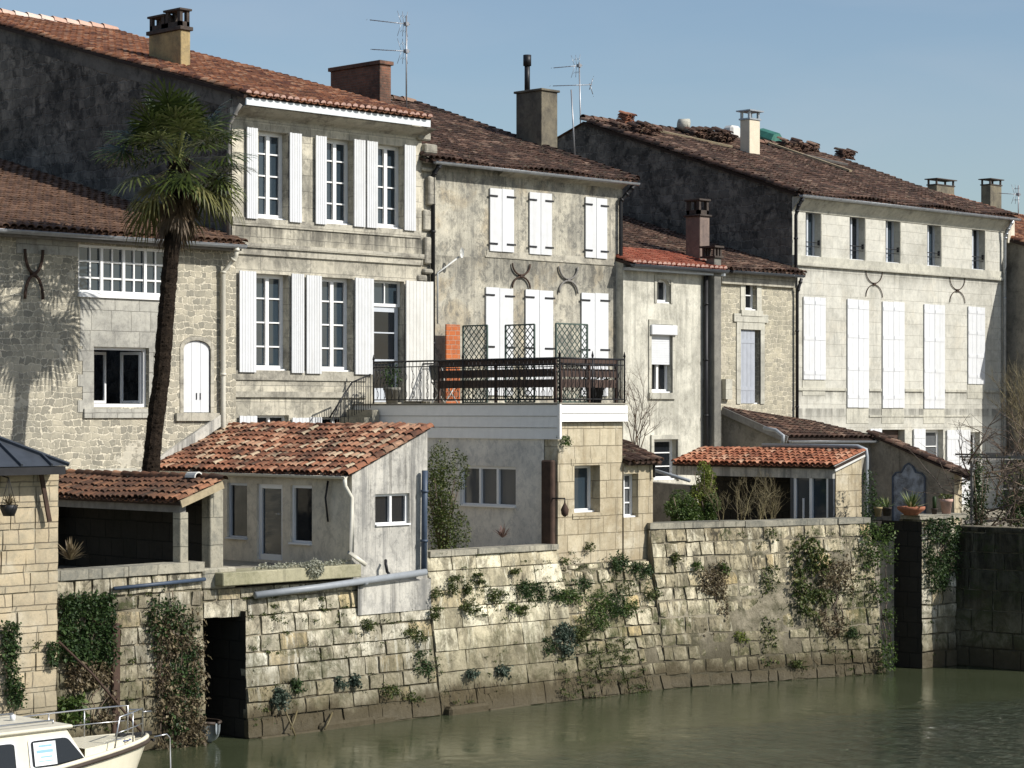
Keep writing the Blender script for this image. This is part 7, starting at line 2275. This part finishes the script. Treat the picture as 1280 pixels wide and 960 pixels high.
m.poly([ww(-.62, .42), ww(.62, .42), ww(.56, .85), ww(-.56, .85)]); m.build('windscreen', 'glass', cab)
# pulpit rail
m = MB(7)
for s_ in (-1, 1):
    ts = (.36, .32, .2, .1, .05, .03) if s_ > 0 else (.155, .135, .1, .07, .05, .03)
    top = [edge(t, s_, .46 - (.05 if t < .02 else 0), .08) for t in ts]
    top[0] = edge(ts[0], s_, .02, .08)
    m.tube(top + [edge(.03, s_, .02, .08)], .013, 7)
    m.tube([edge(t, s_, .24, .08) for t in ((.28, .2, .1, .035) if s_ > 0 else (.14, .1, .06, .035))], .009, 6)
    for t in ((.2, .12) if s_ > 0 else (.08,)): m.tube([edge(t, s_, .02, .08), edge(t, s_, .46, .08)], .011, 6)
m.tube([edge(.03, -1, .40, .08), V((xbow - .02, yc - .16, 1.50)), V((xbow - .02, yc + .16, 1.50)), edge(.03, 1, .40, .08)], .012, 6)
m.build('bow_rail', 'steel', bt)
m = MB(7); m.tube([(xbow - .05, yc - .28, 1.14), (xbow + .16, yc - .30, 1.16), (xbow + .22, yc - .30, 1.10), (xbow + .24, yc - .30, .55), (xbow + .05, yc - .30, .50)], .013, 6); m.build('bow_step', 'steel', bt)
m = MB(8)
m.box(xbow - .50, xbow - .38, yc - .06, yc + .06, 1.10, 1.20); m.bar((xbow - .45, yc, 1.17), (xbow + .10, yc, 1.16), .05, .05); m.tube([(xbow + .05, yc - .12, 1.06), (xbow + .16, yc, 1.05), (xbow + .05, yc + .12, 1.06)], .018, 6)
m.build('anchor', 'iron', bt)
m = MB(8)
pts = [V((xbow - .55 + .16 * math.cos(k * .7) * (1 - k * .006), yc - .15 + .13 * math.sin(k * .7), 1.12 + k * .0022)) for k in range(16)]
m.tube(pts, .009, 5); m.build('mooring_rope', 'rope', bt)
m = MB(8); m.tube([(xf - .7, yc + .2, zc + .03), (xf - .7, yc + .2, zc + .12)], .04, 8); m.build('cabin_light', 'white', ro)
# stern of a grey dinghy in the slip
c = PY(263, 912, 32.3)
dg = thing('dinghy', 'small grey dinghy poking out of the dark boat slip', 'dinghy', (c.x, 33.2, 0))
m = MB(8)
secs = [(32.12, .03, .36, .16), (32.2, .15, .37, .05), (32.4, .25, .36, -.03), (32.8, .31, .34, -.06), (34.6, .32, .33, -.06)]
vs, fs = [], []
for (y, hw_, zt_, zb_) in secs:
    for k in range(9):
        a = math.pi * k / 8
        vs.append((c.x - hw_ * math.cos(a), y, zt_ - (zt_ - zb_) * math.sin(a) ** .7))
for i in range(len(secs) - 1):
    for k in range(8): fs.append((i * 9 + k, i * 9 + k + 1, i * 9 + k + 10, i * 9 + k + 9))
fs.append(tuple(range(9)))
m.add(vs, fs, .5, True); m.build('hull', 'inflatable', dg)
m = MB(8)
for s_ in (-1, 1): m.tube([(c.x + s_ * hw_, y, zt_) for (y, hw_, zt_, zb_) in secs], .03, 6)
m.build('gunwale', 'rubber', dg)
